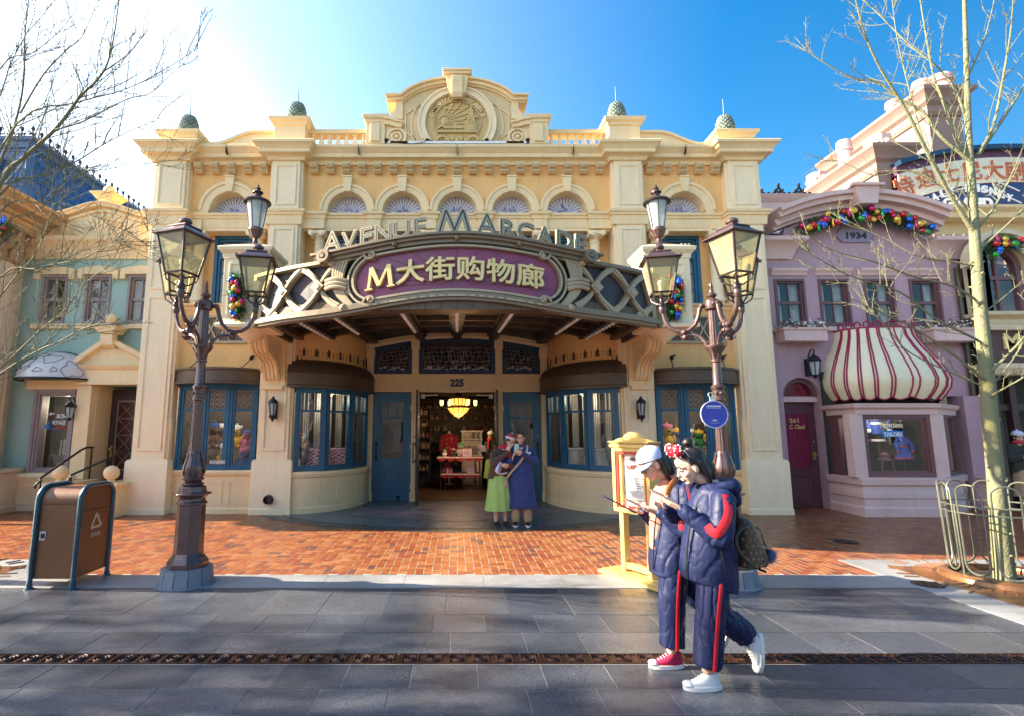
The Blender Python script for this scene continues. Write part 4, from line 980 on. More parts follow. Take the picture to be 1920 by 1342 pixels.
def hang(mb, pts, w, h):
 for (x0, y0), (x1, y1) in zip(pts[:-1], pts[1:]):
  d = Vector((x1 - x0, y1 - y0)).normalized(); n_ = Vector((-d.y, d.x)) * w / 2; z0, z1 = zs(x0, y0), zs(x1, y1)
  q = [(x0 - n_.x, y0 - n_.y), (x0 + n_.x, y0 + n_.y), (x1 + n_.x, y1 + n_.y), (x1 - n_.x, y1 - n_.y)]; zz = [z0, z0, z1, z1]
  mb.add([(a, b, z - h) for (a, b), z in zip(q, zz)] + [(a, b, z + .14) for (a, b), z in zip(q, zz)], [(0, 1, 2, 3), (4, 7, 6, 5), (0, 4, 5, 1), (1, 5, 6, 2), (2, 6, 7, 3), (3, 7, 4, 0)])
RIBX = (-2.82, -2.1, -.9, 0, .9, 2.1, 2.82)
bulb = None; BULB = mat('unlit_bulb', (0.85, 0.83, 0.78), 0.12, var=0.05)
for x in RIBX:
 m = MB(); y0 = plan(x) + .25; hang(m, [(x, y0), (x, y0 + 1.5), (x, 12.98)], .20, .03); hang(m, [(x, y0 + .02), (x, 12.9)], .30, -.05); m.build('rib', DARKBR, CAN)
 n = 13 if abs(x) < 1 else 11
 for k in range(n):
  y = y0 + .15 + k * .215
  if bulb is None:
   bulb = MB().ball((0, 0, 0), .037, 8, 6).build('bulb', BULB, None); bulb.parent = CAN; o = bulb
  else: o = clone(bulb)
  o.location = Vector((x, y, zs(x, y) - .045)) - root_loc(CAN)
m = MB()
for d in (1.1, 2.0, 2.9):
 pts = [(x, plan(x) + d) for x in [(-3.3 + 6.6 * i / 22) for i in range(23)]]; pts = [p for p in pts if p[1] < 12.9]
 hang(m, pts, .10, -.04)
hang(m, [(x, plan(x) + .16) for x in [(-3.45 + 6.9 * i / 28) for i in range(29)]], .30, .05)
hang(m, [(-3.4, 9.2), (-3.4, 12.9)], .18, .03); hang(m, [(3.4, 9.2), (3.4, 12.9)], .18, .03)
m.build('soffit_beam', BRONZE, CAN)
for s in (-1, 1):
 cx = s * 3.87; a, b = cx - .40, cx + .40; y0, y1 = 9.26, 9.98
 m = MB().box(a, b, y0, y1, 3.62, 4.86); panel(m, a + .10, b - .10, 3.76, 4.74, y0, .045, .02)
 cl = [(a, y1), (a, y0), (b, y0), (b, y1), (a, y1)]
 m.sweep(cl, [(-.02, 4.80), (.02, 4.82), (.03, 4.90), (.09, 4.96), (.10, 5.02), (.06, 5.04), (-.12, 5.12)]); m.box(a + .1, b - .1, y0 + .1, y1 - .1, 5.02, 5.12)
 m.sweep(cl, [(-.02, 3.52), (.07, 3.52), (.08, 3.58), (.03, 3.62), (.01, 3.68), (-.02, 3.70)]); m.box(a, b, y0, y1, 3.521, 3.60)
 m.lathe([(.001, 3.28), (.03, 3.29), (.035, 3.31), (.09, 3.34), (.20, 3.42), (.27, 3.50), (.28, 3.53)], (cx - s * 0.0, (y0 + y1) / 2, 0), 20)
 m.build('canopy_pier', CREAMW, AR, bevel=.004)
 c0, c1 = cx - .17, cx + .17
 prof = [(YP, 2.75), (YP - .10, 2.75), (YP - .16, 2.80), (YP - .20, 2.92), (YP - .28, 3.05), (YP - .46, 3.14), (YP - .66, 3.17), (YP - .84, 3.22), (YP - .96, 3.32), (YP - 1.00, 3.44), (YP - .95, 3.55), (YP, 3.56)]
 m = MB().prismx(prof, c0, c1)
 for k in range(4): m.prismx([(y - .022 if 0 < i < 11 else y, z - .012) for i, (y, z) in enumerate(prof)], c0 + .02 + k * .081, c0 + .02 + k * .081 + .05)
 for q in (c0 - .012, c1): 
  m.xf = Matrix.Translation((q, 0, 0)) @ Matrix.Rotation(PI / 2, 4, 'Z')
  for (yy, zz, r) in ((YP - .82, 3.40, .13), (YP - .22, 2.98, .10)): m.arc_band(yy, zz, r * .55, r, 0, 2 * PI, -.012, .0, 18); m.arc_band(yy, zz, .001, r * .3, 0, 2 * PI, -.012, .0, 12)
  m.xf = None
 m.box(cx - .26, cx + .26, YP - .05, YP, 2.62, 3.55); m.box(cx - .22, cx + .22, YP - .09, YP, 2.55, 2.63); m.box(cx - .36, cx + .36, YP - 1.5, YP, 3.535, 3.60)
 m.build('console', CREAM, AR)
 m = MB().tube([(cx - s * .12, YP, 4.93), (cx - s * .42, 9.30, 4.42)], .016, 6); m.box(cx - s * .12 - .05, cx - s * .12 + .05, YP - .08, YP - .01, 4.85, 5.05)
 m.build('stay_rod', BLACKM, AR)
# --- street lamps
def lathe_n(mb, prof, c, n, rot=0.0): return mb.lathe(prof, c, n, rot, rot + 2 * PI)
def lantern(root, c, rz, k=1.0):
 X = Matrix.Translation(c) @ Matrix.Rotation(rz, 4, 'Z')
 zb, zt = 0.05, 0.47; hb, ht = .115 * k, .185 * k
 f = MB(X)
 cor = [(-1, -1), (1, -1), (1, 1), (-1, 1)]
 for i in range(4):
  a, b = cor[i], cor[(i + 1) % 4]
  f.tube([(a[0] * hb, a[1] * hb, zb), (a[0] * ht, a[1] * ht, zt)], .014, 5)
  f.tube([(a[0] * hb, a[1] * hb, zb), (b[0] * hb, b[1] * hb, zb)], .014, 5); f.tube([(a[0] * ht, a[1] * ht, zt), (b[0] * ht, b[1] * ht, zt)], .012, 5)
  f.ball((a[0] * hb, a[1] * hb, zb - .02), .014, 6, 4)
  f.tube([(a[0] * hb, a[1] * hb, zb), (a[0] * hb * .9, a[1] * hb * .9, -.02), (a[0] * hb * .4, a[1] * hb * .4, -.07), (0, 0, -.08)], .009, 5)
 f.lathe([(.03, -.13), (.042, -.11), (.042, -.07), (.028, -.05), (.022, 0), (.03, .04)], (0, 0, 0), 12)
 lo = f.build('lantern', LAMPDK, root)
 g = MB(X)
 for i in range(4):
  a, b = cor[i], cor[(i + 1) % 4]
  g.add([(a[0] * hb, a[1] * hb, zb), (b[0] * hb, b[1] * hb, zb), (b[0] * ht, b[1] * ht, zt), (a[0] * ht, a[1] * ht, zt)], [(0, 1, 2, 3)])
 g.build('glass', GLASSL, lo, smooth=0)
 r = MB(X); r.frustum((0, 0), zt, ht + .045, ht + .045, zt + .018, ht + .035, ht + .035); r.frustum((0, 0), zt + .018, ht + .005, ht + .005, zt + .10, ht * .62, ht * .62); r.frustum((0, 0), zt + .10, ht * .68, ht * .68, zt + .115, ht * .66, ht * .66)
 r.lathe([(.075, zt + .115), (.07, zt + .125), (.045, zt + .14), (.04, zt + .155), (.062, zt + .165), (.07, zt + .18), (.06, zt + .205), (.03, zt + .225), (.001, zt + .23)], (0, 0, 0), 16)
 for a in cor: r.ball((a[0] * (ht + .03), a[1] * (ht + .03), zt + .025), .012, 6, 4)
 r.build('roof', LAMPBR, lo, bevel=.003)
 b = MB(X); b.lathe([(.028, .06), (.028, .15), (.02, .155)], (0, 0, 0), 10); b.ball((0, 0, .19), (.04, .04, .045), 10, 6)
 b.build('bulb', mat('unlit_lamp_bulb', (0.85, 0.83, 0.72), 0.2), lo)
def street_lamp(x, y, label):
 t = thing('street_lamp', label, 'street lamp', (x, y, 0), 'three-lantern street lamps')
 X = Matrix.Translation((x, y, 0)); st = MB(X)
 for k in range(12):
  a = 2 * PI * k / 12; b = 2 * PI * (k + .94) / 12; r0, r1 = .285, .262
  st.add([(r0 * math.cos(a), r0 * math.sin(a), 0), (r0 * math.cos(b), r0 * math.sin(b), 0), (r1 * math.cos(b), r1 * math.sin(b), .185), (r1 * math.cos(a), r1 * math.sin(a), .185), (.1 * math.cos(a), .1 * math.sin(a), 0), (.1 * math.cos(b), .1 * math.sin(b), 0), (.1 * math.cos(b), .1 * math.sin(b), .19), (.1 * math.cos(a), .1 * math.sin(a), .19)], [(0, 1, 2, 3), (3, 2, 6, 7), (1, 5, 6, 2), (0, 3, 7, 4)])
 lathe_n(st, [(.255, 0), (.25, .18), (.20, .183)], (0, 0, 0), 24); lathe_n(st, [(.31, 0), (.31, .012), (.28, .014)], (0, 0, 0), 24)
 st.build('stone_base', paver('blue_grey_stone', (0.17, 0.20, 0.235), .55, .25), t, smooth=0)
 p = MB(X); o8 = PI / 8
 lathe_n(p, [(.215, .17), (.215, .24), (.18, .29), (.168, .31), (.155, .34), (.150, .86), (.165, .865), (.165, .885), (.145, .90), (.14, .93), (.165, .955), (.205, .975), (.205, .99), (.15, 1.0), (.14, 1.06), (.11, 1.07)], (0, 0, 0), 8, o8)
 p.build('pedestal', LAMPBR, t, bevel=.004, smooth=20)
 v = MB(X); lathe_n(v, [(.085, 1.06), (.11, 1.075), (.118, 1.09), (.10, 1.105), (.085, 1.115), (.10, 1.125), (.118, 1.14), (.12, 1.15), (.10, 1.16), (.105, 1.19), (.115, 1.23), (.112, 1.28), (.092, 1.34), (.074, 1.40), (.066, 1.45), (.060, 1.46)], (0, 0, 0), 24)
 for k in range(8):
  a = 2 * PI * k / 8
  v.tube([((r_) * math.cos(a), (r_) * math.sin(a), z) for r_, z in ((.108, 1.17), (.120, 1.23), (.112, 1.29), (.088, 1.37), (.078, 1.42), (.088, 1.445))], [.004, .026, .028, .018, .012, .003], 6, flat=.35, up=(math.cos(a), math.sin(a), 0))
 v.build('leaf_bulb', LAMPBR, t)
 f = MB(X); n = 48; prof = [(1.44, .064), (2.04, .054)]
 vs = []
 for z, r0 in prof:
  for i in range(n): a = 2 * PI * i / n; q = r0 * (1 - .10 * max(0, math.cos(12 * a))); vs.append((q * math.cos(a), q * math.sin(a), z))
 f.add(vs, [(i, (i + 1) % n, n + (i + 1) % n, n + i) for i in range(n)])
 f.build('shaft', LAMPBR, t, smooth=60); f = MB(X); vs = []
 for z, r0 in ((2.68, .056), (3.22, .048)):
  for i in range(n): a = 2 * PI * i / n; q = r0 * (1 - .12 * max(0, math.cos(10 * a))); vs.append((q * math.cos(a), q * math.sin(a), z))
 f.add(vs, [(i, (i + 1) % n, n + (i + 1) % n, n + i) for i in range(n)])
 f.build('shaft', LAMPBR, t, smooth=60)
 c = MB(X); lathe_n(c, [(.054, 2.03), (.072, 2.04), (.072, 2.06), (.060, 2.075), (.062, 2.16), (.075, 2.175), (.078, 2.20), (.060, 2.215), (.052, 2.24), (.048, 2.48), (.062, 2.49), (.062, 2.51), (.05, 2.52), (.055, 2.56), (.075, 2.60), (.108, 2.645), (.118, 2.66), (.118, 2.675), (.06, 2.69)], (0, 0, 0), 24)
 for k in range(8): a = 2 * PI * k / 8; c.ball((.062 * math.cos(a), .062 * math.sin(a), 2.12), (.018, .018, .024), 8, 5); c.tube([(.052 * math.cos(a), .052 * math.sin(a), 2.53), (.066 * math.cos(a), .066 * math.sin(a), 2.59), (.106 * math.cos(a), .106 * math.sin(a), 2.645)], .009, 5)
 c.build('collar', LAMPBR, t); c = MB(X); lathe_n(c, [(.05, 3.10), (.085, 3.12), (.09, 3.2), (.085, 3.22), (.05, 3.24), (.035, 3.26), (.055, 3.28), (.058, 3.30), (.028, 3.325), (.02, 3.38), (.024, 3.39), (.008, 3.46), (.001, 3.47)], (0, 0, 0), 16)
 c.build('collar', LAMPBR, t)
 for k, a in enumerate((R(-90), R(29), R(151))):
  d = Vector((math.cos(a), math.sin(a), 0)); m = MB(X)
  P_ = lambda r_, z: tuple(d * r_ + Vector((0, 0, z)))
  m.tube([P_(.08, 3.17), P_(.115, 3.18), P_(.14, 3.14), P_(.16, 3.05), P_(.20, 2.95), P_(.27, 2.89), P_(.345, 2.875), P_(.42, 2.895), P_(.49, 2.95), P_(.54, 3.04), P_(.56, 3.14), P_(.565, 3.22)], [.026, .026, .026, .025, .025, .025, .025, .025, .025, .025, .025, .024], 8)
  m.tube([P_(.085, 2.68), P_(.10, 2.73), P_(.145, 2.79), P_(.21, 2.825), P_(.30, 2.83)], .022, 8)
  X0 = m.xf
  for r_, z, q in ((.115, 3.17, .04), (.325, 2.865, .05), (.315, 2.805, .048)): m.ball(P_(r_, z), (q, q, q * .8), 10, 6); m.ball(tuple(Vector(P_(r_, z)) + Vector((-d.y, d.x, 0)) * .045), .02, 6, 4); m.ball(tuple(Vector(P_(r_, z)) - Vector((-d.y, d.x, 0)) * .045), .02, 6, 4)
  m.lathe([(.022, 3.12), (.04, 3.15), (.042, 3.20), (.03, 3.22)], P_(.565, 0), 10)
  m.build('arm', LAMPBR, t)
  lantern(t, Vector((x, y, 3.33)) + d * .565, a + PI / 4 + R(-18 if x < 0 else 18) + PI / 4)
 return t
LAMPS = [street_lamp(-3.02, 6.12, 'brown street lamp with three glass lanterns standing between the litter bin and the doorway'),
  street_lamp(3.06, 6.12, 'brown street lamp with three glass lanterns carrying the round blue notice')]
X = Matrix.Translation((3.06 + .04, 6.12 - .085, 0)); nx, nz = at(1338, 776, 6.03)
t = thing('hanging_notice', 'round blue notice with white rim hung on the lamp post', 'sign', (nx, 6.02, nz))
m = MB(Matrix.Translation((nx, 6.02, nz)) @ Matrix.Rotation(PI / 2, 4, 'X')); m.lathe([(.150, -.006), (.150, .006), (.001, .006)], (0, 0, 0), 40); m.lathe([(.150, -.006), (.001, -.006)], (0, 0, 0), 40)
m.build('disc', mat('bright_blue_enamel', (0.010, 0.055, 0.42), 0.25, var=0.1, vs=2, coat=.5), t)
m = MB(Matrix.Translation((nx, 6.013, nz))); m.arc_band(0, 0, .148, .157, 0, 2 * PI, -.005, .012, 48); m.build('rim', mat('pale_violet_rim', (0.62, 0.62, 0.80), 0.35), t)
m = MB(Matrix.Translation((nx, 6.012, nz)))
for k in range(10): m.box(-.082 + k * .0165, -.082 + k * .0165 + .013, -.002, 0, .085, .100)
for k in range(14): m.box(-.082 + k * .0118, -.082 + k * .0118 + .008, -.002, 0, .070, .076)
m.box(-.025, .025, -.002, 0, -.075, -.066); m.prism([(-.008, -.066), (.008, -.066), (0, -.052)], -.002, 0)
for k in range(10): m.box(-.052 + k * .0105, -.052 + k * .0105 + .007, -.002, 0, -.100, -.096)
m.build('printed_lines', WHITE, t, smooth=0)
m = MB(Matrix.Translation((nx, 6.03, nz))); m.arc_band(-.02, .225, .022, .030, 0, 2 * PI, -.01, .004, 20); m.box(-.035, .03, -.006, .004, .145, .20); m.build('hanger', mat('pale_green_tape', (0.62, 0.66, 0.52), 0.6), t)
# --- urn lamps on the canopy piers, wall lanterns
for s in (-1, 1):
 x, y, z0 = s * 3.87, 9.62, 5.12
 t = thing('pier_lamp', 'round glass urn lamp on the canopy pier ' + ('nearer the green house' if s < 0 else 'nearer the pink house'), 'lamp', (x, y, z0), 'urn lamps on the canopy piers')
 m = MB(Matrix.Translation((x, y, z0))); m.frustum((0, 0), 0, .30, .26, .09, .09, .09); m.lathe([(.085, .08), (.05, .12), (.04, .20), (.06, .23), (.075, .23), (.09, .26), (.115, .33), (.13, .36), (.14, .37), (.14, .40), (.12, .42)], (0, 0, 0), 18)
 for k in range(10): a = 2 * PI * k / 10; m.tube([(.07 * math.cos(a), .07 * math.sin(a), .245), (.105 * math.cos(a), .105 * math.sin(a), .31), (.132 * math.cos(a), .132 * math.sin(a), .37)], .016, 5)
 m.build('base', VERDI if False else LAMPBR, t)
 m = MB(Matrix.Translation((x, y, z0))); m.lathe([(.115, .415), (.195, .93)], (0, 0, 0), 18); m.build('glass', GLASSW, t)
 m = MB(Matrix.Translation((x, y, z0)))
 for k in range(6): a = 2 * PI * k / 6 + .3; m.tube([(.118 * math.cos(a), .118 * math.sin(a), .41), (.198 * math.cos(a), .198 * math.sin(a), .94)], .010, 5)
 m.build('rib', LAMPDK, t)
 m = MB(Matrix.Translation((x, y, z0))); m.lathe([(.19, .92), (.25, .92), (.262, .94), (.25, .96), (.14, 1.02), (.08, 1.05), (.06, 1.09), (.065, 1.11), (.10, 1.13), (.10, 1.15), (.05, 1.18), (.04, 1.21), (.055, 1.225), (.025, 1.25), (.018, 1.28), (.024, 1.29), (.001, 1.31)], (0, 0, 0), 20); m.build('cap', LAMPDK, t)
for s in (-1, 1):
 x, z = s * 3.80, 2.14; y = YP - .02
 t = thing('wall_lantern', 'small black carriage lantern on the cream pilaster ' + ('near the green house' if s < 0 else 'near the pink house'), 'lantern', (x, y, z), 'carriage lanterns by the bow windows')
 X = Matrix.Translation((x, y - .13, z)); m = MB(X)
 for k in range(6): a = 2 * PI * k / 6; m.tube([(.055 * math.cos(a), .055 * math.sin(a), -.13), (.085 * math.cos(a), .085 * math.sin(a), .12)], .009, 5)
 m.lathe([(.001, -.27), (.02, -.26), (.015, -.235), (.045, -.20), (.07, -.17), (.075, -.14), (.06, -.13)], (0, 0, 0), 12); m.lathe([(.095, .11), (.10, .13), (.085, .17), (.05, .205), (.025, .22), (.03, .24), (.015, .255), (.001, .27)], (0, 0, 0), 12)
 m.build('cage', BLACKM, t); m = MB(X); m.lathe([(.05, -.13), (.08, .115)], (0, 0, 0), 12); m.build('glass', GLASSW, t)
 m = MB(X); m.lathe([(.012, -.12), (.012, -.04)], (0, 0, 0), 8); m.ball((0, 0, -.01), (.018, .018, .04), 8, 5); m.build('candle', WHITE, t)
 m = MB(X); m.box(-.05, .05, .09, .15, -.20, .16); m.tube([(0, .1, .0), (0, .05, -.14)], .012, 5); m.build('bracket', BLACKM, t)
# --- evergreen garlands with baubles
NEEDLE = [mat('pine_needles', (0.035, 0.085, 0.030), 0.6, var=0.3, vs=30), mat('light_pine_needles', (0.075, 0.15, 0.05), 0.6, var=0.3, vs=30)]
BAUB = {n: mat(n + '_bauble', c, 0.16, metal=0.55, var=0.05, coat=.6) for n, c in (('red', (0.55, 0.012, 0.02)), ('blue', (0.01, 0.12, 0.62)), ('gold', (0.80, 0.50, 0.06)), ('green', (0.02, 0.34, 0.04)), ('magenta', (0.50, 0.01, 0.12)))}
def garland(label, pts, rad, nb, seed, cat='garland', out=(0, -1, 0), bsz=1.0):
 r_ = random.Random(seed); pts = [Vector(p) for p in pts]
 t = thing('garland', label, cat, tuple(pts[0])); m = MB(); out = Vector(out)
 L_ = sum((b - a).length for a, b in zip(pts[:-1], pts[1:]))
 def pos(u):
  f = u * (len(pts) - 1); i = min(len(pts) - 2, int(f)); return pts[i].lerp(pts[i + 1], f - i), (pts[i + 1] - pts[i]).normalized()
 rr = rad if callable(rad) else (lambda u: rad)
 for k in range(int(L_ / rad_mean(rr) * 90)):
  u = r_.random(); p, d = pos(u); q = Vector((r_.gauss(0, 1), r_.gauss(0, 1), r_.gauss(0, 1))); q -= d * q.dot(d) * .5; q.normalize()
  if q.dot(out) < -.2: q = q - out * 2 * q.dot(out)
  e = p + q * rr(u) * r_.uniform(.75, 1.18); b = p + q * rr(u) * .25
  m.cur = 0 if r_.random() < .65 else 1
  ax = (e - b); n_ = 9
  for j in range(n_):
   c = b + ax * (j / n_); s_ = ax.normalized() * .026 + Vector((r_.gauss(0, 1), r_.gauss(0, 1), r_.gauss(0, 1))) * .020
   w = Vector((r_.gauss(0, 1), r_.gauss(0, 1), r_.gauss(0, 1))).normalized() * .0065
   m.add([c - w, c + w, c + s_ * 1.6], [(0, 1, 2)])
 m.build('foliage', NEEDLE, t, smooth=0, fix=False)
 names = ['red', 'blue', 'gold', 'green', 'red', 'gold', 'blue', 'magenta']
 for k in range(nb):
  u = (k + .5) / nb; p, d = pos(u); side = d.cross(out).normalized()
  c = p + side * rr(u) * r_.uniform(-.72, .72) + out * rr(u) * r_.uniform(.75, 1.0); s_ = r_.uniform(.042, .060) * bsz
  b = MB(); nm = names[(k * 3 + seed) % len(names)]
  if k % 6 == 4: b.ball(c, (s_ * .6, s_ * .6, s_ * 1.7), 12, 8)
  elif k % 9 == 7: b.ball(c, (s_ * 1.2, s_ * .5, s_ * 1.0), 12, 8)
  else: b.ball(c, s_, 14, 10)
  b.lathe([(.010, 0), (.010, .012)], tuple(c + Vector((0, 0, s_ * .97))), 6)
  b.build('bauble', BAUB[nm], t)
 return t
def rad_mean(f): return (f(0.1) + f(.5) + f(.9)) / 3
for s in (-1, 1):
 px = 447 if s < 0 else 1262
 g = [p3(px - (2 if s < 0 else 0) * 0, y, 9.20) for y in (520, 540, 560, 580, 598)]
 garland('upright garland of pine and bright baubles on the canopy pier ' + ('nearer the green house' if s < 0 else 'nearer the pink house'), g, lambda u: .10 + .075 * math.sin(PI * min(1, u * .9 + .1)), 20, 3 if s < 0 else 8)['group'] = 'pine garlands with baubles'
# --- litter bin
BINBR = mat('brown_bin_paint', (0.21, 0.080, 0.028), 0.40, var=0.10, vs=2, coat=.05, fine=.02)
BINTL = mat('teal_tube_paint', (0.008, 0.070, 0.105), 0.30, var=0.1, coat=.4)
bx0, bx1, by0, by1 = -4.62, -4.13, 5.93, 6.45; H_ = 1.06
t = thing('litter_bin', 'brown litter bin with rounded top and teal tube edges', 'litter bin', ((bx0 + bx1) / 2, (by0 + by1) / 2, 0))
def binprof(off):
 r_ = .14; pts = [(by0 - off, .10), (by0 - off, H_ - r_)]
 pts += [(by0 + r_ - (r_ + off) * math.cos(a), H_ - r_ + (r_ + off) * math.sin(a)) for a in [PI / 2 * i / 8 for i in range(1, 9)]]
 pts += [(by1 - r_ + (r_ + off) * math.sin(a), H_ - r_ + (r_ + off) * math.cos(a)) for a in [PI / 2 * i / 8 for i in range(0, 9)]]
 return pts + [(by1 + off, .10)]
m = MB().prismx(binprof(0), bx0 + .02, bx1 - .02); m.build('body', BINBR, t, bevel=.004)
m = MB()
for x in (bx0 + .012, bx1 - .012):
 q = binprof(.018); pts = [(x, q[0][0], .03)] + [(x, y, z) for y, z in q] + [(x, q[-1][0], .03)]
 m.tube(pts, .027, 8)
 for y in (q[0][0], q[-1][0]): m.lathe([(.045, 0), (.045, .012), (.032, .02), (.03, .06)], (x, y, 0), 12)
m.build('tube_frame', BINTL, t)
m = MB().box(bx0 + .05, bx1 - .05, by0 - .004, by0, .885, .892); m.box(bx1 - .021, bx1 - .016, by0 + .03, by1 - .03, .80, .806); m.build('lid_seam', BLACKM, t, smooth=0)
m = MB().box(bx0 + .055, bx0 + .125, by0 - .008, by0, .50, .60); m.build('lock_plate', mat('steel_plate', (0.55, 0.55, 0.56), 0.3, metal=.8), t, bevel=.003); MB().box(bx0 + .075, bx0 + .115, by0 - .012, by0 - .008, .525, .575).build('lock', BLACKM, t)
PRN = mat('cream_print', (0.62, 0.46, 0.28), 0.5)
Xb = Matrix.Translation((bx1 - .018, (by0 + by1) / 2 + .02, .55)) @ Matrix.Rotation(PI / 2, 4, 'Z'); m = MB(Xb)
tri = [(0, .20), (.085, .05), (-.085, .05)]
for i in range(3):
 a, b = Vector(tri[i]), Vector(tri[(i + 1) % 3]); m.ribbon([a.lerp(b, .12), a.lerp(b, .80)], .024, -.004, 0)
 d = (b - a).normalized(); n_ = Vector((-d.y, d.x)); e = a.lerp(b, .80); m.prism([tuple(e + n_ * .03), tuple(e - n_ * .03), tuple(e + d * .045)], -.004, 0)
m.build('recycling_mark', PRN, t, smooth=0)
put_text('lettering', PRN, t, '垃圾箱', (bx1 - .0185, (by0 + by1) / 2 + .02, .50), .055, None, .001, .003, PI / 2)
# --- notice stand
YST = mat('yellow_stand_paint', (0.72, 0.46, 0.13), 0.42, var=0.08, vs=3, coat=.2); REDF = mat('red_frame_paint', (0.50, 0.040, 0.030), 0.4)
PAPER = mat('cream_paper', (0.84, 0.82, 0.76), 0.6, var=.03)
sx, sy = 2.09, 6.28; t = thing('notice_stand', 'yellow wooden stand holding a framed white notice, on two posts', 'sign', (sx, sy, 0))
Xs = Matrix.Translation((sx, sy, 0)) @ Matrix.Rotation(R(-63), 4, 'Z') @ Matrix.Diagonal((1, 1, .92, 1)); hw = .29
m = MB(Xs); m.box(-.46, .46, -.21, .21, 0.004, .045); m.box(-.43, .43, -.18, .18, .045, .06); m.build('base', YST, t, bevel=.006)
for q in (-1, 1): m = MB(Xs); m.box(q * .20 - .032, q * .20 + .032, -.045, .045, .06, 1.62); m.build('post', YST, t, bevel=.004)
m = MB(Xs); m.box(-.168, .168, -.03, .03, .10, .17); m.build('rail', YST, t)
m = MB(Xs); m.frame(-hw, hw, .80, 1.62, .05, -.075, .075); m.box(-hw + .05, hw - .05, .02, .07, .85, 1.57); m.box(-hw - .02, hw + .02, -.095, .095, 1.62, 1.66); m.box(-hw - .03, hw + .03, -.10, .10, 1.68, 1.70)
for k in range(15): m.box(-hw + .005 + k * .039, -hw + .027 + k * .039, -.092, .092, 1.66, 1.68)
m.prism([(-.30, 1.70), (-.22, 1.735), (-.14, 1.75), (-.10, 1.79), (-.03, 1.82), (.03, 1.82), (.10, 1.79), (.14, 1.75), (.22, 1.735), (.30, 1.70)], -.03, .03); m.build('board', YST, t, bevel=.003)
m = MB(Xs); m.frame(-hw + .05, hw - .05, .85, 1.57, .035, -.06, .02); m.build('inner_frame', REDF, t)
m = MB(Xs); m.box(-hw + .085, hw - .085, .0, .02, .885, 1.535); pp = m.build('notice', PAPER, t, smooth=0)
INK = mat('grey_ink', (0.22, 0.16, 0.14), .7); INKR = mat('red_ink', (0.45, 0.10, 0.07), .7)
def on_board(name, mt, body, z, size, w): 
 vs, fs = text_mesh(body, size, .0006, .002, 0, 1, w); mb = MB(Xs @ Matrix.Translation((0, -.0005, z))); mb.add(vs, fs); return mb.build(name, mt, t, smooth=0, fix=False)
on_board('heading', INK, 'M大街购物廊', 1.455, .05, .19); on_board('heading', INKR, '限时整装', 1.335, .075, .23)
m = MB(Xs); m.ribbon([(.15 * math.cos(a), 1.48 + .085 * math.sin(a)) for a in [PI + PI * i / 14 for i in range(15)]], .005, -.002, 0)
for q in (-1, 1): m.arc_band(q * .165, 1.475, .016, .026, 0, 2 * PI, -.002, 0, 14); m.ribbon([(q * .19, 1.51), (q * .165, 1.44)], .008, -.0022, 0)
m.build('heading_flourish', INKR, t, smooth=0)
m = MB(Xs); r_ = random.Random(2)
for z, w, hgt in ((1.30, .13, .006), (1.23, .17, .013), (1.20, .19, .013), (1.17, .18, .013), (1.14, .16, .013), (1.11, .09, .013), (1.075, .12, .006), (1.06, .18, .006), (1.045, .16, .006), (1.03, .17, .006), (1.015, .14, .006), (1.0, .12, .006), (.955, .16, .011), (.93, .14, .007)):
 x = -w
 while x < w: d = r_.uniform(.007, .016); m.box(x, min(w, x + d), -.0018, 0, z - hgt / 2, z + hgt / 2); x += d + r_.uniform(.004, .007)
m.build('small_print', INK, t, smooth=0)
# --- inside the shop
t = thing('chandelier', 'brass bowl chandelier with lit amber glass hanging inside the doorway', 'chandelier', (0.04, 14.6, 2.35))
cx, cy, cz = .04, 14.6, 2.30
LIT = mat('lit_amber_glass', (1.0, 0.44, 0.06), .4, emit=.55, var=.15, vs=7); LITY = mat('lit_shade', (1.0, 0.60, 0.14), .4, emit=.9, var=.05)
m = MB(Matrix.Translation((cx, cy, cz))); m.lathe([(.02, -.24), (.10, -.20), (.22, -.10), (.30, .02)], (0, 0, 0), 24); m.lathe([(.17, .10), (.22, .16), (.20, .30)], (0, 0, 0), 20); m.build('amber_bowl', LIT, t)
m = MB(Matrix.Translation((cx, cy, cz))); m.lathe([(.30, .02), (.315, .03), (.315, .07), (.20, .10)], (0, 0, 0), 24); m.lathe([(.0, -.27), (.03, -.25), (.02, -.235)], (0, 0, 0), 10); m.lathe([(.25, .28), (.26, .33), (.1, .36), (.03, .5), (.03, .8)], (0, 0, 0), 20)
for k in range(12): a = 2 * PI * k / 12; m.tube([(.025 * math.cos(a), .025 * math.sin(a), -.245), (.225 * math.cos(a), .225 * math.sin(a), -.105), (.305 * math.cos(a), .305 * math.sin(a), .03)], .010, 5); m.tube([(.17 * math.cos(a), .17 * math.sin(a), .1), (.225 * math.cos(a), .225 * math.sin(a), .17), (.22 * math.cos(a), .22 * math.sin(a), .31)], .011, 5)
for k in range(6): a = 2 * PI * k / 6 + .05; m.tube([(.28 * math.cos(a), .28 * math.sin(a), .05), (.40 * math.cos(a), .40 * math.sin(a), .03), (.47 * math.cos(a), .47 * math.sin(a), .09)], .013, 6)
m.build('frame', DARKBR, t)
for k in range(6): a = 2 * PI * k / 6 + .05; m = MB(Matrix.Translation((cx + .47 * math.cos(a), cy + .47 * math.sin(a), cz + .09))); m.lathe([(.03, 0), (.045, .03), (.05, .14), (.04, .15)], (0, 0, 0), 12); m.build('shade', LITY, t)
pl = bpy.data.lights.new('chandelier_glow', 'POINT'); pl.energy = 14; pl.color = (1, .62, .28); pl.shadow_soft_size = .35; po = bpy.data.objects.new('chandelier_glow', pl); COL.objects.link(po); po.location = (.04, 14.6, 1.95)
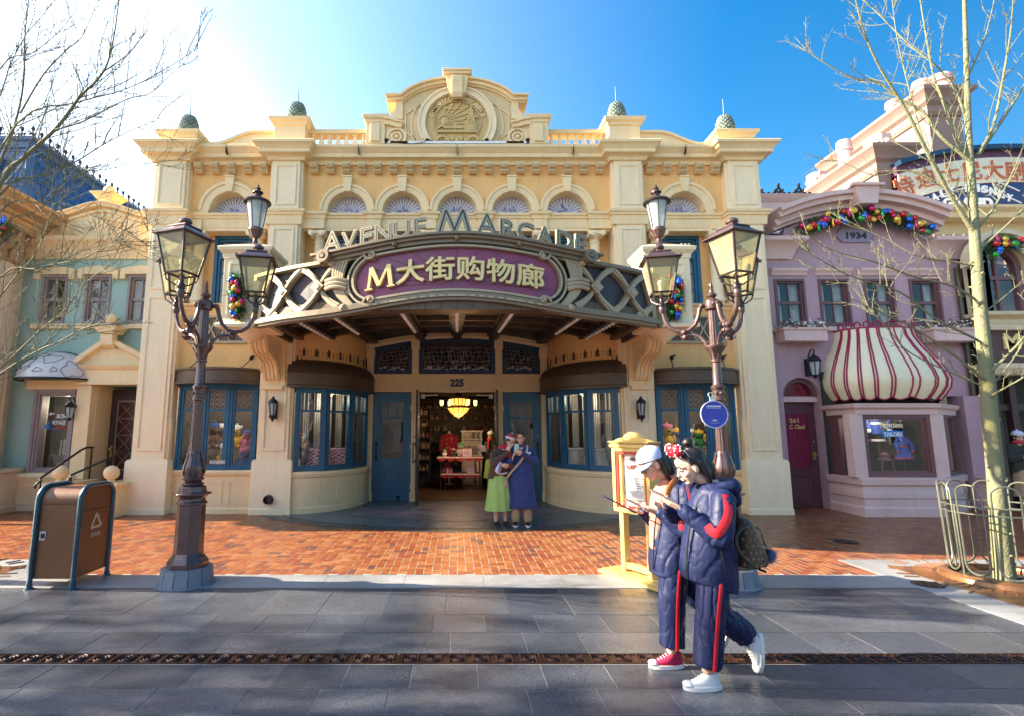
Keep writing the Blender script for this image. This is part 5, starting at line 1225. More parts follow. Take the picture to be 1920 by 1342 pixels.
CHRR = mat('christmas_red_cloth', (0.42, 0.015, 0.05), .8, sheen=.3); TBL = mat('table_wood', (0.09, .05, .04), .4)
t = thing('display_table', 'small two-tier shop table with scalloped red cloths seen through the doorway', 'table', (.08, 15.6, 0))
m = MB(); tx0, tx1, ty0, ty1 = -.52, .70, 15.25, 16.0
m.box(tx0, tx1, ty0, ty1, .90, .94); m.box(tx0 + .1, tx1 - .1, ty0 + .03, ty1, .44, .47); m.build('table_top', TBL, t)
for x in (tx0 + .05, tx1 - .05, tx0 + .18, tx1 - .18):
 for y in ((ty0 + .06,) if True else ()): MB().lathe([(.022, .022), (.022, .9)], (x, y, 0), 8).build('leg', LAMPBR, t)
for z, a, b in ((.945, tx0 - .05, tx1 + .05), (.475, tx0 + .06, tx1 - .06)):
 m = MB(); n = 5; m.cur = 0; m.box(a, b, ty0 - .02, ty1, z, z + .006)
 for k in range(n):
  w = (b - a) / n; m.cur = 0; m.prism([(a + k * w, z)] + [(a + k * w + w * i / 10, z - .03 - .09 * math.sin(PI * i / 10)) for i in range(11)] + [(a + k * w + w, z)], ty0 - .03, ty0 - .02)
  m.ball((a + k * w, ty0 - .03, z - .06), .016, 6, 4)
 m.cur = 1; m.box(a - .005, b + .005, ty0 - .035, ty0 - .02, z - .02, z + .012); m.build('cloth', [CHRR, WHITE], t)
def gift(label, x, y, z, w, d, h, mt, rib, grp='gifts on the shop table'):
 t = thing('gift_box', label, 'box', (x, y, z), grp); m = MB().box(x - w / 2, x + w / 2, y - d / 2, y + d / 2, z, z + h); m.build('body', mt, t, bevel=.005)
 m = MB().box(x - .012, x + .012, y - d / 2 - .002, y + d / 2 + .002, z, z + h + .002); m.box(x - w / 2 - .002, x + w / 2 + .002, y - d / 2 - .003, y - d / 2, z + h * .45, z + h * .55); m.ball((x - .02, y, z + h + .012), (.025, .015, .015), 6, 4); m.ball((x + .02, y, z + h + .012), (.025, .015, .015), 6, 4); m.build('ribbon', rib, t)
PINKB = mat('red_print_box', (0.55, 0.05, 0.10), .5, col2=(.7, .3, .35), vs=25); LILAC = mat('lilac_card', (0.60, 0.55, 0.75), .5)
gift('red and white printed box on the lower tier of the shop table', -.28, 15.5, .482, .28, .2, .15, PINKB, WHITE); gift('plain red box stacked on the printed box', -.30, 15.52, .646, .22, .18, .14, CHRR, CHRR)
def stand_card(label, x, y, z, w, h):
 t = thing('shop_card', label, 'card', (x, y, z)); MB().box(x - w / 2, x + w / 2, y, y + .01, z + .012, z + h).build('sheet', LILAC, t)
 m = MB(); m.frame(x - w / 2 - .008, x + w / 2 + .008, z, z + h + .02, .014, y - .004, y + .014)
 for k in range(4): m.box(x - w * .34, x + w * (.3 - .07 * (k % 2)), y - .002, y, z + h * (.75 - .15 * k), z + h * (.79 - .15 * k))
 m.build('frame', CHRR, t)
stand_card('lilac price card standing on the top tier of the shop table', .29, 15.3, .952, .28, .22); stand_card('lilac price card standing on the lower tier of the shop table', .42, 15.32, .482, .26, .22)
FUR = {n: mat(n + '_plush', c, .95, var=.15, vs=20, bump=.4, bs=200, sheen=.4) for n, c in (('white', (.75, .75, .78)), ('black', (.03, .03, .035)), ('yellow', (.80, .50, .03)), ('blue', (.04, .11, .35)), ('pink', (.65, .16, .28)), ('grey', (.42, .45, .55)), ('green', (.04, .25, .07)), ('brown', (.25, .13, .07)))}
def plush(label, x, y, z, k, body, hat, grp):
 t = thing('plush_toy', label, 'plush toy', (x, y, z), grp); m = MB(); m.ball((x, y, z + .09 * k), (.075 * k, .07 * k, .095 * k), 12, 8); m.ball((x, y - .01 * k, z + .23 * k), (.068 * k, .062 * k, .065 * k), 12, 8)
 for s in (-1, 1): m.ball((x + s * .05 * k, y - .05 * k, z + .025 * k), (.032 * k, .05 * k, .026 * k), 8, 5); m.ball((x + s * .08 * k, y - .02 * k, z + .12 * k), (.026 * k, .03 * k, .055 * k), 8, 5)
 m.build('body', FUR[body], t); m = MB(); m.ball((x, y - .07 * k, z + .22 * k), (.022 * k, .018 * k, .014 * k), 8, 5)
 for s in (-1, 1): m.ball((x + s * .025 * k, y - .066 * k, z + .245 * k), .008 * k, 6, 4)
 m.build('face', FUR['black'], t); m = MB(); m.lathe([(.070 * k, .255 * k), (.068 * k, .275 * k), (.052 * k, .30 * k), (.02 * k, .315 * k), (.001, .317 * k)], (x, y, z), 12); m.ball((x, y, z + .32 * k), .018 * k, 8, 5); [m.ball((x + q * .058 * k, y, z + .285 * k), (.022 * k, .014 * k, .026 * k), 8, 5) for q in (-1, 1)]; m.build('hat', FUR[hat], t)
plush('small white toy in a green hat on the shop table', -.36, 15.45, .952, .7, 'white', 'green', 'toys on the shop table'); plush('small black toy in a red hat beside the green-hatted one', -.10, 15.45, .952, .75, 'black', 'pink', 'toys on the shop table'); plush('grey toy in a tall green hat beside the price card', .11, 15.6, .952, 1.25, 'grey', 'green', 'toys on the shop table')
t = thing('red_sweater', 'red sweater with white motifs shown on a stand behind the table', 'sweater', (-.25, 17.0, 0))
m = MB(); m.lathe([(.17, .95), (.19, 1.2), (.20, 1.45), (.16, 1.58), (.07, 1.62)], (-.25, 17, 0), 16, sy=.6)
for s in (-1, 1): m.tube([(-.25 + s * .17, 17, 1.54), (-.25 + s * .26, 16.98, 1.3), (-.25 + s * .27, 16.95, 1.05)], [.075, .065, .05], 8)
m.build('garment', CHRR, t); m = MB(); r_ = random.Random(5)
for k in range(16): m.ball((-.25 + r_.uniform(-.09, .09), 16.885 + .01, r_.uniform(1.08, 1.5)), (.014, .012, .02), 6, 4)
m.build('motif', WHITE, t); m = MB(); m.lathe([(.02, 0), (.02, 1.0)], (-.25, 17, 0), 8); m.lathe([(.16, .02), (.16, .04), (.02, .05)], (-.25, 17, 0), 12); m.lathe([(.05, 1.6), (.045, 1.68), (.001, 1.7)], (-.25, 17, 0), 10); m.build('stand', WHITE, t)
GOODS = [mat('goods_' + n, c, .6, var=.2, vs=6) for n, c in (('white', (.5, .48, .45)), ('red', (.35, .03, .04)), ('tan', (.28, .2, .12)), ('grey', (.2, .2, .22)), ('gold', (.45, .3, .08)))]
def shelf(name, label, x0, x1, y0, y1, zs_, top, seed, plates=False):
 t = thing(name, label, 'shelf', ((x0 + x1) / 2, (y0 + y1) / 2, 0)); m = MB().box(x0, x1, y1 - .02, y1, .02, top)
 for x in (x0, x1 - .03): m.box(x, x + .03, y0, y1 - .02, .02, top)
 for z in zs_: m.box(x0 + .03, x1 - .03, y0, y1 - .02, z - .025, z)
 m.box(x0 - .03, x1 + .03, y0 - .02, y1, top, top + .05); m.build('case', WHITE if plates else WOODIN, t); r_ = random.Random(seed); g = MB()
 for zi, z in enumerate(zs_):
  if plates and zi == 1:
   for k in range(3): g.cur = 0; g.xf = Matrix.Translation((x0 + .14 + k * (x1 - x0 - .28) / 2, y0 + .06, z + .12)) @ Matrix.Rotation(R(80), 4, 'X'); g.lathe([(.001, 0), (.07, 0), (.105, .015), (.105, .02), (.001, .01)], (0, 0, 0), 20); g.cur = 3; g.arc_band(0, 0, .05, .06, 0, 2 * PI, -.001, .002, 16) if False else None; g.xf = None
   continue
  x = x0 + .05
  while x < x1 - .12:
   w = r_.uniform(.05, .14); h = r_.uniform(.08, .22); g.cur = r_.choice((0, 0, 1, 2, 3, 3, 4))
   if r_.random() < .5: g.box(x, x + w, y0 + .04, y0 + .18, z, z + h)
   else: g.lathe([(w * .4, z), (w * .5, z + h * .4), (w * .3, z + h * .8), (w * .32, z + h)], (x + w / 2, y0 + .1, 0), 10)
   x += w + r_.uniform(.01, .05)
 go = g.build('goods', GOODS, t); go['kind'] = 'stuff'
shelf('plate_shelf', 'white shelf of plates and framed prints behind the red-clothed table', .15, .78, 16.6, 16.9, (.95, 1.18, 1.45), 1.66, 3, True)
shelf('wall_shelf', 'dark wall shelves full of small goods at the back of the shop', -2.9, 2.9, 18.9, 19.45, (.5, .9, 1.3, 1.7, 2.1, 2.5), 2.8, 9)
shelf('side_shelf', 'dark shelf along the side of the shop behind the open door', -1.75, -.85, 16.9, 17.3, (.45, .8, 1.15, 1.5, 1.85, 2.2), 2.4, 6)
CHECK = mat('red_check_cloth', (0.55, 0.03, 0.05), .8)
nt = CHECK.node_tree; bs = [n for n in nt.nodes if n.type == 'BSDF_PRINCIPLED'][0]; tc = [n for n in nt.nodes if n.type == 'TEX_COORD'][0]; ck = nt.nodes.new('ShaderNodeTexChecker'); ck.inputs['Scale'].default_value = 26; ck.inputs[1].default_value = (.5, .02, .05, 1); ck.inputs[2].default_value = (.75, .70, .70, 1); nt.links.new(tc.outputs['Object'], ck.inputs[0]); nt.links.new(ck.outputs[0], bs.inputs['Base Color'])
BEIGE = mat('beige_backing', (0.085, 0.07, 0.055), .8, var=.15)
for s in (-1, 1):
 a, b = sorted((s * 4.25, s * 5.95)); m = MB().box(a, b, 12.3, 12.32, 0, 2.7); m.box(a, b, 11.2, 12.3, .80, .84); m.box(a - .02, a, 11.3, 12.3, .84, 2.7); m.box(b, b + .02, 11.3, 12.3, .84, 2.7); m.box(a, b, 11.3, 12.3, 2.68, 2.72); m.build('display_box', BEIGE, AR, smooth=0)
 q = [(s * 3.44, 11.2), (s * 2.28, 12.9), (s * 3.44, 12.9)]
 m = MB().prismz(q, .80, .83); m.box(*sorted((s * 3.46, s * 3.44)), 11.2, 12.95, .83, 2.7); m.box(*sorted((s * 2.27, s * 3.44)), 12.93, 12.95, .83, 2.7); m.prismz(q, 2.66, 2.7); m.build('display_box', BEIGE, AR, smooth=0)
 m = MB()
 for k in range(5): pts = [(s * (3.42 - .19 * k - .12 * i / 12), 11.62 + .24 * k + .15 * i / 12 + .025 * math.sin(i * 2.0)) for i in range(13)]; m.add([(x, y, z) for x, y in pts for z in (.84, 2.55)], [(2 * i, 2 * i + 2, 2 * i + 3, 2 * i + 1) for i in range(12)])
 m.build('curtain', CURTAIN, AR)
 for k in range(2):
  x, y = s * (3.05 - .36 * k), 11.66 + .5 * k
  tt = thing('draped_table', 'round table under a ' + ('red check' if s < 0 else 'white lace') + ' cloth in the bow window ' + ('nearer the street' if k == 0 else 'nearer the doors'), 'table', (x, y, .83)); m = MB(); n = 28
  pr = [(.001, .48), (.20, .48), (.22, .46)]; vs = []
  m.lathe(pr, (x, y, .83), n)
  for z, r_ in ((.46, .22), (.30, .235), (.10, .26)):
   for i in range(n): aa = 2 * PI * i / n; w = r_ + (.48 - z) * .09 * math.sin(7 * aa); vs.append((x + w * math.cos(aa), y + w * math.sin(aa), .83 + z))
  m.add(vs, [(j * n + i, j * n + (i + 1) % n, (j + 1) * n + (i + 1) % n, (j + 1) * n + i) for j in range(2) for i in range(n)]); m.build('cloth', CHECK if s < 0 else CURTAIN, tt, smooth=60)
  m = MB().lathe([(.06, .84), (.04, .88), (.03, 1.3), (.12, 1.32)], (x, y, 0), 10); m.build('stem', WOODIN, tt)
plush('large yellow toy in a white hat in the window behind the lamp post', -5.02, 11.55, .84, 1.9, 'yellow', 'white', 'toys in the shop window'); plush('blue toy in a pink hat on the shop window floor', -4.62, 11.55, .84, 1.6, 'blue', 'pink', 'toys in the shop window'); 
t = thing('check_hamper', 'red check cloth hamper beside the mullion of the lamp-side window', 'hamper', (-5.75, 11.6, .84)); MB().lathe([(.18, .84), (.20, 1.15), (.16, 1.38), (.02, 1.44)], (-5.72, 11.6, 0), 16).build('body', CHECK, t); MB().lathe([(.205, 1.12), (.205, 1.15)], (-5.72, 11.6, 0), 16).build('band', GOODS[1], t)
put_text('window_lettering', WHITE, AR, 'SOUVENIRS', (-4.98, 11.055, 1.02), .09, .32, .002, .004)
for s, wn_ in ((-1, 'lamp post'), (1, 'notice stand')):
 MB().box(*sorted((s * 4.35, s * 5.9)), 11.85, 12.25, .84, 1.3).build('display_step', GOODS[2], AR, bevel=.005); combos = [(b, h) for b in ('yellow', 'white', 'pink', 'blue', 'brown', 'green') for h in ('white', 'pink', 'blue', 'yellow') if b != h]; r_ = random.Random(20 + s)
 r_.shuffle(combos)
 for k in range(6): plush(combos[k][0] + ' toy in a ' + combos[k][1] + ' hat on the window step behind the ' + wn_, s * (4.5 + .25 * k), 12.0 - .05 * (k % 2), 1.3, r_.uniform(1.3, 1.9), combos[k][0], combos[k][1], 'toys on the raised window steps')
plush('small red-hatted grey toy in the window behind the notice stand', 4.75, 11.55, .84, 1.5, 'grey', 'pink', 'toys in the far shop window'); plush('black toy in a green hat in the window behind the notice stand', 5.15, 11.6, .84, 1.7, 'black', 'green', 'toys in the far shop window'); plush('white toy in a pink hat in the window behind the notice stand', 5.55, 11.6, .84, 1.5, 'white', 'pink', 'toys in the far shop window')
# --- green travel house
GREEN = mat('sage_green_plaster', (0.35, 0.49, 0.41), .75, var=.08, vs=1.1, bump=.15, bs=80, grime=.2)
MAUVE = mat('mauve_timber', (0.30, 0.235, 0.225), .5, var=.1, vs=4); PLUMW = mat('dark_plum_door', (0.055, 0.028, 0.032), .45, var=.15, vs=4)
YG = 11.62
def xg(px, py, Y=YG): return at(px, py, Y)[0]
def zg(py, Y=YG): return at(857, py, Y)[1]
GH = thing('green_travel_house', 'sage green house front with cream trim, fan gable and globe awning', 'building', (-8.2, YG, 0))
X0, X1 = -10.15, -6.80
zc0, zc1 = zg(482), zg(446, 11.3)
dx0, dx1 = xg(176, 800), -6.9
wx0, wx1 = xg(72, 790), xg(132, 790)
m = MB()
ztop = zc0 + .1
wins = [(xg(101, 560), .58), (xg(183, 560), .58), (xg(263, 560), .58)]; wz0, wz1 = zg(607), zg(517)
cuts = [-10.15] + [v for c, w in wins for v in (c - w / 2, c + w / 2)] + [X1]
for i in range(0, len(cuts), 2): m.box(cuts[i], cuts[i + 1], YG, YG + .25, wz0, wz1)
m.box(X0, X1, YG, YG + .25, wz1, ztop); dz1 = zg(722); sz1, sz0 = zg(738), zg(880)
m.box(X0, X1, YG, YG + .25, 2.95, wz0); m.box(X0, wx0, YG, YG + .25, 0, 2.95); m.box(wx1, dx0 - .02, YG, YG + .25, 0, 2.95); m.box(wx0, wx1, YG, YG + .25, 0, sz0); m.box(wx0, wx1, YG, YG + .25, sz1, 2.95); m.box(dx0 - .02, X1, YG, YG + .25, dz1, 2.95)
m.build('wall', GREEN, GH)
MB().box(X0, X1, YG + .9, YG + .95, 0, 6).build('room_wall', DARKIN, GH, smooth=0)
def sash(parent, c, w, z0, z1, Y, mt, nm='window', gl=GLASS, blind=True):
 m = MB(); m.frame(c - w / 2, c + w / 2, z0, z1, .05, Y - .03, Y + .16); m.frame(c - w / 2 + .05, c + w / 2 - .05, z0 + .05, z1 - .05, .04, Y + .02, Y + .14)
 zm = (z0 + z1) / 2; m.box(c - w / 2 + .09, c + w / 2 - .09, Y + .04, Y + .10, zm - .035, zm + .035); m.box(c - .013, c + .013, Y + .05, Y + .09, z0 + .09, zm - .035); m.box(c - .013, c + .013, Y + .05, Y + .09, zm + .035, z1 - .09)
 f = m.build(nm, mt, parent); MB().box(c - w / 2 + .08, c + w / 2 - .08, Y + .068, Y + .072, z0 + .08, z1 - .08).build('pane', gl, f, smooth=0)
 if blind:
  cu = MB()
  for q in (-1, 1):
   pts = [(c + q * (.10 + (w / 2 - .12) * i / 9), Y + .2 + .014 * math.sin(i * 2.4)) for i in range(10)]; cu.add([(x, y, z) for x, y in pts for z in (z0, z1)], [(2 * i, 2 * i + 2, 2 * i + 3, 2 * i + 1) for i in range(9)])
  cu.build('curtain', CURTAIN, f)
 return f
for c, w in wins:
 f = sash(GH, c, w, wz0, wz1, YG, MAUVE)
 MB().box(c - .42, c + .42, YG - .10, YG, wz0 - .13, wz0 - .02).build('sill', CREAM, f, bevel=.006)
 a = .46; m = MB().prism([(c - a, wz1 - .10), (c - a, wz1 + .13), (c - .30, wz1 + .17), (c, wz1 + .21), (c + .30, wz1 + .17), (c + a, wz1 + .13), (c + a, wz1 - .10), (c + a - .12, wz1 - .10), (c + a - .12, wz1 + .01), (c - a + .12, wz1 + .01), (c - a + .12, wz1 - .10)], YG - .09, YG)
 m.build('window_head', CREAM, f, bevel=.005)
m = MB().sweep([(X0 + .25, YG + .2), (X0 + .25, YG), (X1, YG)], [(-.1, zc0 - .06), (.04, zc0 - .06), (.05, zc0 + .0), (.08, zc0 + .04), (.10, zc0 + .12), (.16, zc0 + .22), (.25, zc0 + .29), (.28, zc0 + .31), (.30, zc0 + .40), (-.1, zc0 + .42)])
m.build('cornice', CREAM, GH)
pz0 = zc0 + .36; pc = xg(193, 400); pzt = zg(408)
m = MB(); m.box(X0 + .3, X1, YG + .02, YG + .3, pz0, pzt - .16)
hump = [(X0 + .3, pzt - .02)] + [(pc + 1.15 * (i - 10) / 10, pzt - .02 + .27 * (.5 + .5 * math.cos(PI * (i - 10) / 10))) for i in range(21)] + [(X1, pzt - .02)]
m.prism([(X0 + .3, pzt - .16)] + hump + [(X1, pzt - .16)], YG + .02, YG + .3)
m.ribbon([(x, z + .03) for x, z in hump], .08, YG - .10, YG + .34); m.ribbon([(x, z - .10) for x, z in hump], .05, YG - .03, YG + .03); m.ribbon([(x, z + .08) for x, z in hump], .035, YG - .14, YG + .36)
for x in (pc - 1.35, pc - .85, pc + .85, pc + 1.2): m.box(x - .09, x + .09, YG - .03, YG + .02, pz0, pzt - .16)
for k in range(15):
 a = PI * (k + .5) / 15; m.ribbon([(pc + .16 * math.cos(a), pz0 + .05 + .12 * math.sin(a)), (pc + .66 * math.cos(a), pz0 + .05 + .56 * math.sin(a))], [.03, .075], YG - .02, YG + .02); m.ball((pc + .68 * math.cos(a), YG + .01, pz0 + .05 + .575 * math.sin(a)), (.045, .035, .045), 8, 5)
m.build('fan_gable', CREAM, GH)
fz = pzt + .27
m = MB().box(pc - .14, pc + .14, YG + .0, YG + .30, fz - .1, fz + .15); m.frustum((pc, YG + .15), fz + .15, .15, .15, fz + .30, .26, .26); m.box(pc - .28, pc + .28, YG - .13, YG + .43, fz + .30, fz + .335); m.ball((pc, YG + .15, fz + .45), .125, 18, 12); m.build('ball_finial', CREAM, GH)
for px in (130, 267): x = xg(px, 395); m = MB().ball((x, YG + .15, pzt + .15), .125, 16, 10); m.lathe([(.10, pzt - .05), (.14, pzt)], (x, YG + .15, 0), 12); m.build('ball_finial', CREAM, GH)
z0, z1 = zg(862), zg(738); c = xg(101, 800); w = .92
c, w = (wx0 + wx1) / 2, wx1 - wx0
m = MB(); m.frame(c - w / 2 - .10, c + w / 2 + .10, sz0 - .1, sz1 + .1, .06, YG - .07, YG + .05); m.frame(c - w / 2 - .04, c + w / 2 + .04, sz0 - .04, sz1 + .04, .05, YG - .04, YG + .1); m.frame(c - w / 2, c + w / 2, sz0, sz1, .045, YG - .01, YG + .16)
f = m.build('shop_window', MAUVE, GH); MB().box(c - w / 2 + .04, c + w / 2 - .04, YG + .07, YG + .075, sz0 + .04, sz1 - .04).build('pane', GLASS, f, smooth=0)
m = MB().box(c - .62, c + .62, YG - .12, YG, sz1 + .10, sz1 + .30); m.build('lintel', CREAM, GH, bevel=.006)
m = MB().sweep([(c - .62, YG), (c - .62, YG - .14), (c + .62, YG - .14), (c + .62, YG)], [(-.1, 0), (.004, 0), (.004, .60), (.04, .66), (.07, .72), (.05, .78), (-.1, .80)]); dado_panels(m, (c - .60, YG - .14), (c + .60, YG - .14), 0, .15, .55, 1); m.box(c - .6, c + .6, YG - .12, YG, 0, .79); m.build('window_base', CREAM, GH)
az0, ay = sz1 + .30, .60; ax = c - .0
SPH = mat('globe_awning_paint', (0.62, 0.58, 0.56), .35, var=.06, vs=3, coat=.3); m = MB(); n = 24; k = 9; vs = []
for j in range(k + 1):
 b = PI / 2 * j / k
 for i in range(n + 1):
  a = PI + PI * i / n; vs.append((ax + .80 * math.cos(a) * math.cos(b), YG + .70 * math.sin(a) * math.cos(b) - .0, az0 + .62 * math.sin(b)))
m.add(vs, [(j * (n + 1) + i, j * (n + 1) + i + 1, (j + 1) * (n + 1) + i + 1, (j + 1) * (n + 1) + i) for j in range(k) for i in range(n)])
aw = m.build('globe_awning', SPH, GH, smooth=60)
m = MB(); r_ = random.Random(12)
def onball(a, b, k=1.006): return (ax + .80 * k * math.cos(a) * math.cos(b), YG + .70 * k * math.sin(a) * math.cos(b), az0 + .62 * k * math.sin(b))
for (a0, b0, ra, rb, n) in ((4.2, .55, .32, .22, 22), (5.0, .75, .30, .20, 20), (5.6, .35, .25, .28, 20), (3.7, .45, .22, .25, 18), (4.75, .28, .12, .08, 12), (5.15, .3, .08, .09, 10), (4.45, .95, .35, .12, 16)):
 pts = [onball(a0 + ra * (1 + .35 * math.sin(3 * t + b0 * 9) + r_.uniform(-.12, .12)) * math.cos(t), max(.04, b0 + rb * (1 + .3 * math.sin(5 * t + a0) + r_.uniform(-.15, .15)) * math.sin(t))) for t in [2 * PI * i / n for i in range(n)]]; m.tube(pts, .0055, 4, closed=True)
m.build('map_outline', DARKBR, aw)
m = MB(); m.tube([(ax + .815 * math.cos(PI + PI * i / 24), YG + .715 * math.sin(PI + PI * i / 24), az0) for i in range(25)], .022, 6); m.tube([(ax + .80 * math.cos(PI * i / 24), YG - .01, az0 + .62 * math.sin(PI * i / 24)) for i in range(25)], .022, 6); m.build('rim', BLACKM, aw)
def wtext(body, px, py, size, mt, w=None, Y=YG + .062, parent=GH, bold=.002, tilt=0): x, z = at(px, py, Y); return put_text('window_lettering', mt, parent, body, (x, Y, z), size, w, bold, .004, 0, 0, tilt)
REDP = mat('red_window_paint', (0.55, .03, .03), .5); BLUEP = mat('blue_window_paint', (0.02, .20, .50), .5)
wtext('BON', 115, 783, .13, WHITE, .20); wtext('VOYAGE', 110, 795, .12, WHITE, .30); wtext('TRAVEL', 114, 803, .075, REDP, .24)
m = MB(); x, z = at(90, 795, YG + .062); m.prism([(x - .09, z), (x + .06, z - .02), (x + .03, z - .08), (x - .05, z - .08)], YG + .058, YG + .062); m.prism([(x, z + .01), (x + .02, z + .10), (x + .05, z + .005)], YG + .058, YG + .062); m.ribbon([(x - .12 + .05 * i, z - .10 + .008 * (-1) ** i) for i in range(9)], .014, YG + .058, YG + .062); m.build('window_picture', BLUEP, GH, smooth=0)
m = MB(); x, z = at(96, 776, YG + .062); m.ribbon([(x - .08, z), (x + .07, z + .02)], [.01, .03], YG + .058, YG + .062); m.ribbon([(x - .03, z + .05), (x + .02, z), (x - .03, z - .03)], .012, YG + .058, YG + .062); m.build('window_picture', WHITE, GH, smooth=0)
def suitcase(label, x, y, z, w, h, mt):
 t = thing('suitcase', label, 'suitcase', (x, y, z), 'suitcases in the travel window'); MB().box(x - w / 2, x + w / 2, y - .1, y + .1, z, z + h).build('body', mt, t, bevel=.012); m = MB().tube([(x - .05, y - .1, z + h * .55), (x - .04, y - .125, z + h * .45), (x + .04, y - .125, z + h * .45), (x + .05, y - .1, z + h * .55)], .007, 5)
 for q in (-1, 1): m.box(x + q * w * .33 - .012, x + q * w * .33 + .012, y - .104, y + .104, z - .001, z + h + .002)
 m.build('handle', WOODIN, t)
MB().box(c - w / 2, c + w / 2, YG + .26, YG + .85, sz0 - .05, sz0 + .02).build('display_shelf', WOODIN, GH)
CRM = mat('cream_leather', (0.55, .45, .30), .5, var=.1); WICK = mat('wicker', (0.22, .14, .08), .7, var=.4, vs=40, bump=.5, bs=120)
suitcase('wicker case lying at the bottom of the travel window', c - .02, YG + .45, sz0 + .02, .62, .28, WICK); suitcase('lower cream case stacked on the wicker case', c + .06, YG + .5, sz0 + .30, .40, .17, CRM); suitcase('topmost cream case of the stack in the travel window', c + .06, YG + .5, sz0 + .475, .38, .17, CRM)
d0, d1 = dx0, -6.95
m = MB(); m.box(dx0 - .34, dx0 - .02, YG - .16, YG + .02, 0, dz1 + .02); m.box(dx0 - .37, dx0 - .0, YG - .19, YG + .02, 0, .2); m.box(dx0 - .02, dx0 + .0, YG, YG + .55, 0.25, dz1)
pzb = zg(690); a, b = xg(152, 680), -6.78; pk = (xg(217, 640), zg(643))
m.box(a + .08, b, YG - .2, YG, dz1, pzb); m.sweep([(a + .08, YG), (a + .08, YG - .2), (b, YG - .2)], [(-.1, dz1), (.03, dz1), (.04, dz1 + .06), (.004, dz1 + .08), (.004, pzb - .06), (.06, pzb - .02), (.10, pzb + .04), (-.1, pzb + .06)])
m.prism([(a + .05, pzb + .05), pk, (b, pzb + .05 + .0), (b, pzb + .05)], YG - .18, YG); m.ribbon([(a - .02, pzb + .06), (pk[0], pk[1] + .05)], .10, YG - .30, YG); m.ribbon([(pk[0], pk[1] + .05), (b + .3, pzb + .0)], .10, YG - .30, YG)
m.build('door_surround', CREAM, GH, bevel=.004)
x, z = pk[0] + .03, pk[1] - .05
m = MB().prismx([(YG - .2, z - .12), (YG - .34, z - .05), (YG - .38, z + .1), (YG - .36, z + .2), (YG - .2, z + .2)], x - .13, x + .13); m.frustum((x, YG - .25), z + .2, .16, .16, z + .32, .24, .2); m.box(x - .26, x + .26, YG - .46, YG - .04, z + .32, z + .35); m.lathe([(.12, z + .36), (.10, z + .42)], (x, YG - .25, 0), 14); m.ball((x, YG - .25, z + .53), .13, 16, 10); m.build('ball_finial', CREAM, GH)
yd = YG + .52
m = MB().box(d0, d1, yd, yd + .06, .28, dz1 - .05); dg_ = m.build('door', PLUMW, GH); m = MB(); m.frame(d0 + .16, d1 - .10, .80, dz1 - .30, .035, yd - .03, yd); a0, a1, b0, b1 = d0 + .195, d1 - .135, .835, dz1 - .335
for j in range(4):
 zz0, zz1 = b0 + (b1 - b0) * j / 4, b0 + (b1 - b0) * (j + 1) / 4
 for i in range(2): xx0, xx1 = a0 + (a1 - a0) * i / 2, a0 + (a1 - a0) * (i + 1) / 2; m.ribbon([(xx0, zz0), (xx1, zz1)], .014, yd - .02, yd - .004); m.ribbon([(xx0, zz1), (xx1, zz0)], .014, yd - .019, yd - .003)
 m.box(a0, a1, yd - .022, yd - .002, zz1 - .008, zz1 + .008)
m.box((a0 + a1) / 2 - .008, (a0 + a1) / 2 + .008, yd - .023, yd - .001, b0, b1); m.build('grille', TAUPE, dg_); MB().box(a0, a1, yd - .0015, yd, b0, b1).build('red_glass', mat('maroon_glass', (.06, .008, .012), .15, var=.3), dg_, smooth=0)
m = MB().box(d0 + .06, d0 + .12, yd - .012, yd, 1.10, 1.36); m.ball((d0 + .09, yd - .05, 1.28), .035, 10, 6); m.build('handle', GOLDM, dg_); put_text('house_number', WHITE, dg_, '207', (d1 - .33, yd - .003, dz1 - .22), .11, .22, .003, .004)
m = MB(); m.box(dx0 - .35, -6.9, YG - .75, YG + .55, 0.012, .14); m.box(dx0 - .35, -6.9, YG - .40, YG + .55, .14, .28); m.build('steps', PALEG, GH, bevel=.006)
for px, py, Y in ((112, 868, YG - .85), (208, 862, YG - .95)):
 x = at(px, 900, Y)[0]; m = MB().box(x - .20, x + .20, Y - .16, Y + .75, 0.008, .60); m.sweep([(x - .2, Y + .75), (x - .2, Y - .16), (x + .2, Y - .16), (x + .2, Y + .75), (x - .2, Y + .75)], [(-.02, .56), (.02, .57), (.05, .62), (.05, .66), (-.1, .67)]); m.box(x - .22, x + .22, Y - .17, Y + .76, .63, .66); m.lathe([(.10, .66), (.07, .70), (.06, .74)], (x, Y - .0, 0), 12); m.ball((x, Y, .86), .145, 16, 10); m.build('newel', CREAM, GH)
for nm, (bx, by), (ex, ey), hh in (('handrail beside the travel window with a curled foot', gnd(67, 985), (-7.92, YG - .12), 1.22), ('handrail curling down in front of the plum door', (-7.55, 10.45), (-6.98, YG - .05), 1.15)):
 t = thing('handrail', 'black iron ' + nm, 'handrail', (bx, by, 0), 'handrails of the green house'); z0_ = .83
 m = MB().tube([(bx, by, .008), (bx, by, z0_)], .018, 8); m.tube([(ex, ey, .28), (ex, ey, hh + .12)], .018, 8); m.build('post', BLACKM, t)
 cu = [(bx + .04 * math.cos(a) * 1, by - .05 - .05 * math.sin(a), z0_ - .10 + .06 * math.cos(a)) for a in [PI * .9 - PI * .9 * i / 8 for i in range(9)]]
 m = MB().tube(cu + [(bx, by - .03, z0_ + .0), (bx + (ex - bx) * .75, by + (ey - by) * .75, hh + .08), (bx + (ex - bx) * .86, by + (ey - by) * .86, hh + .12), (ex, ey, hh + .12), (ex + .03, ey, hh + .11)], .022, 8); m.build('rail', BLACKM, t)
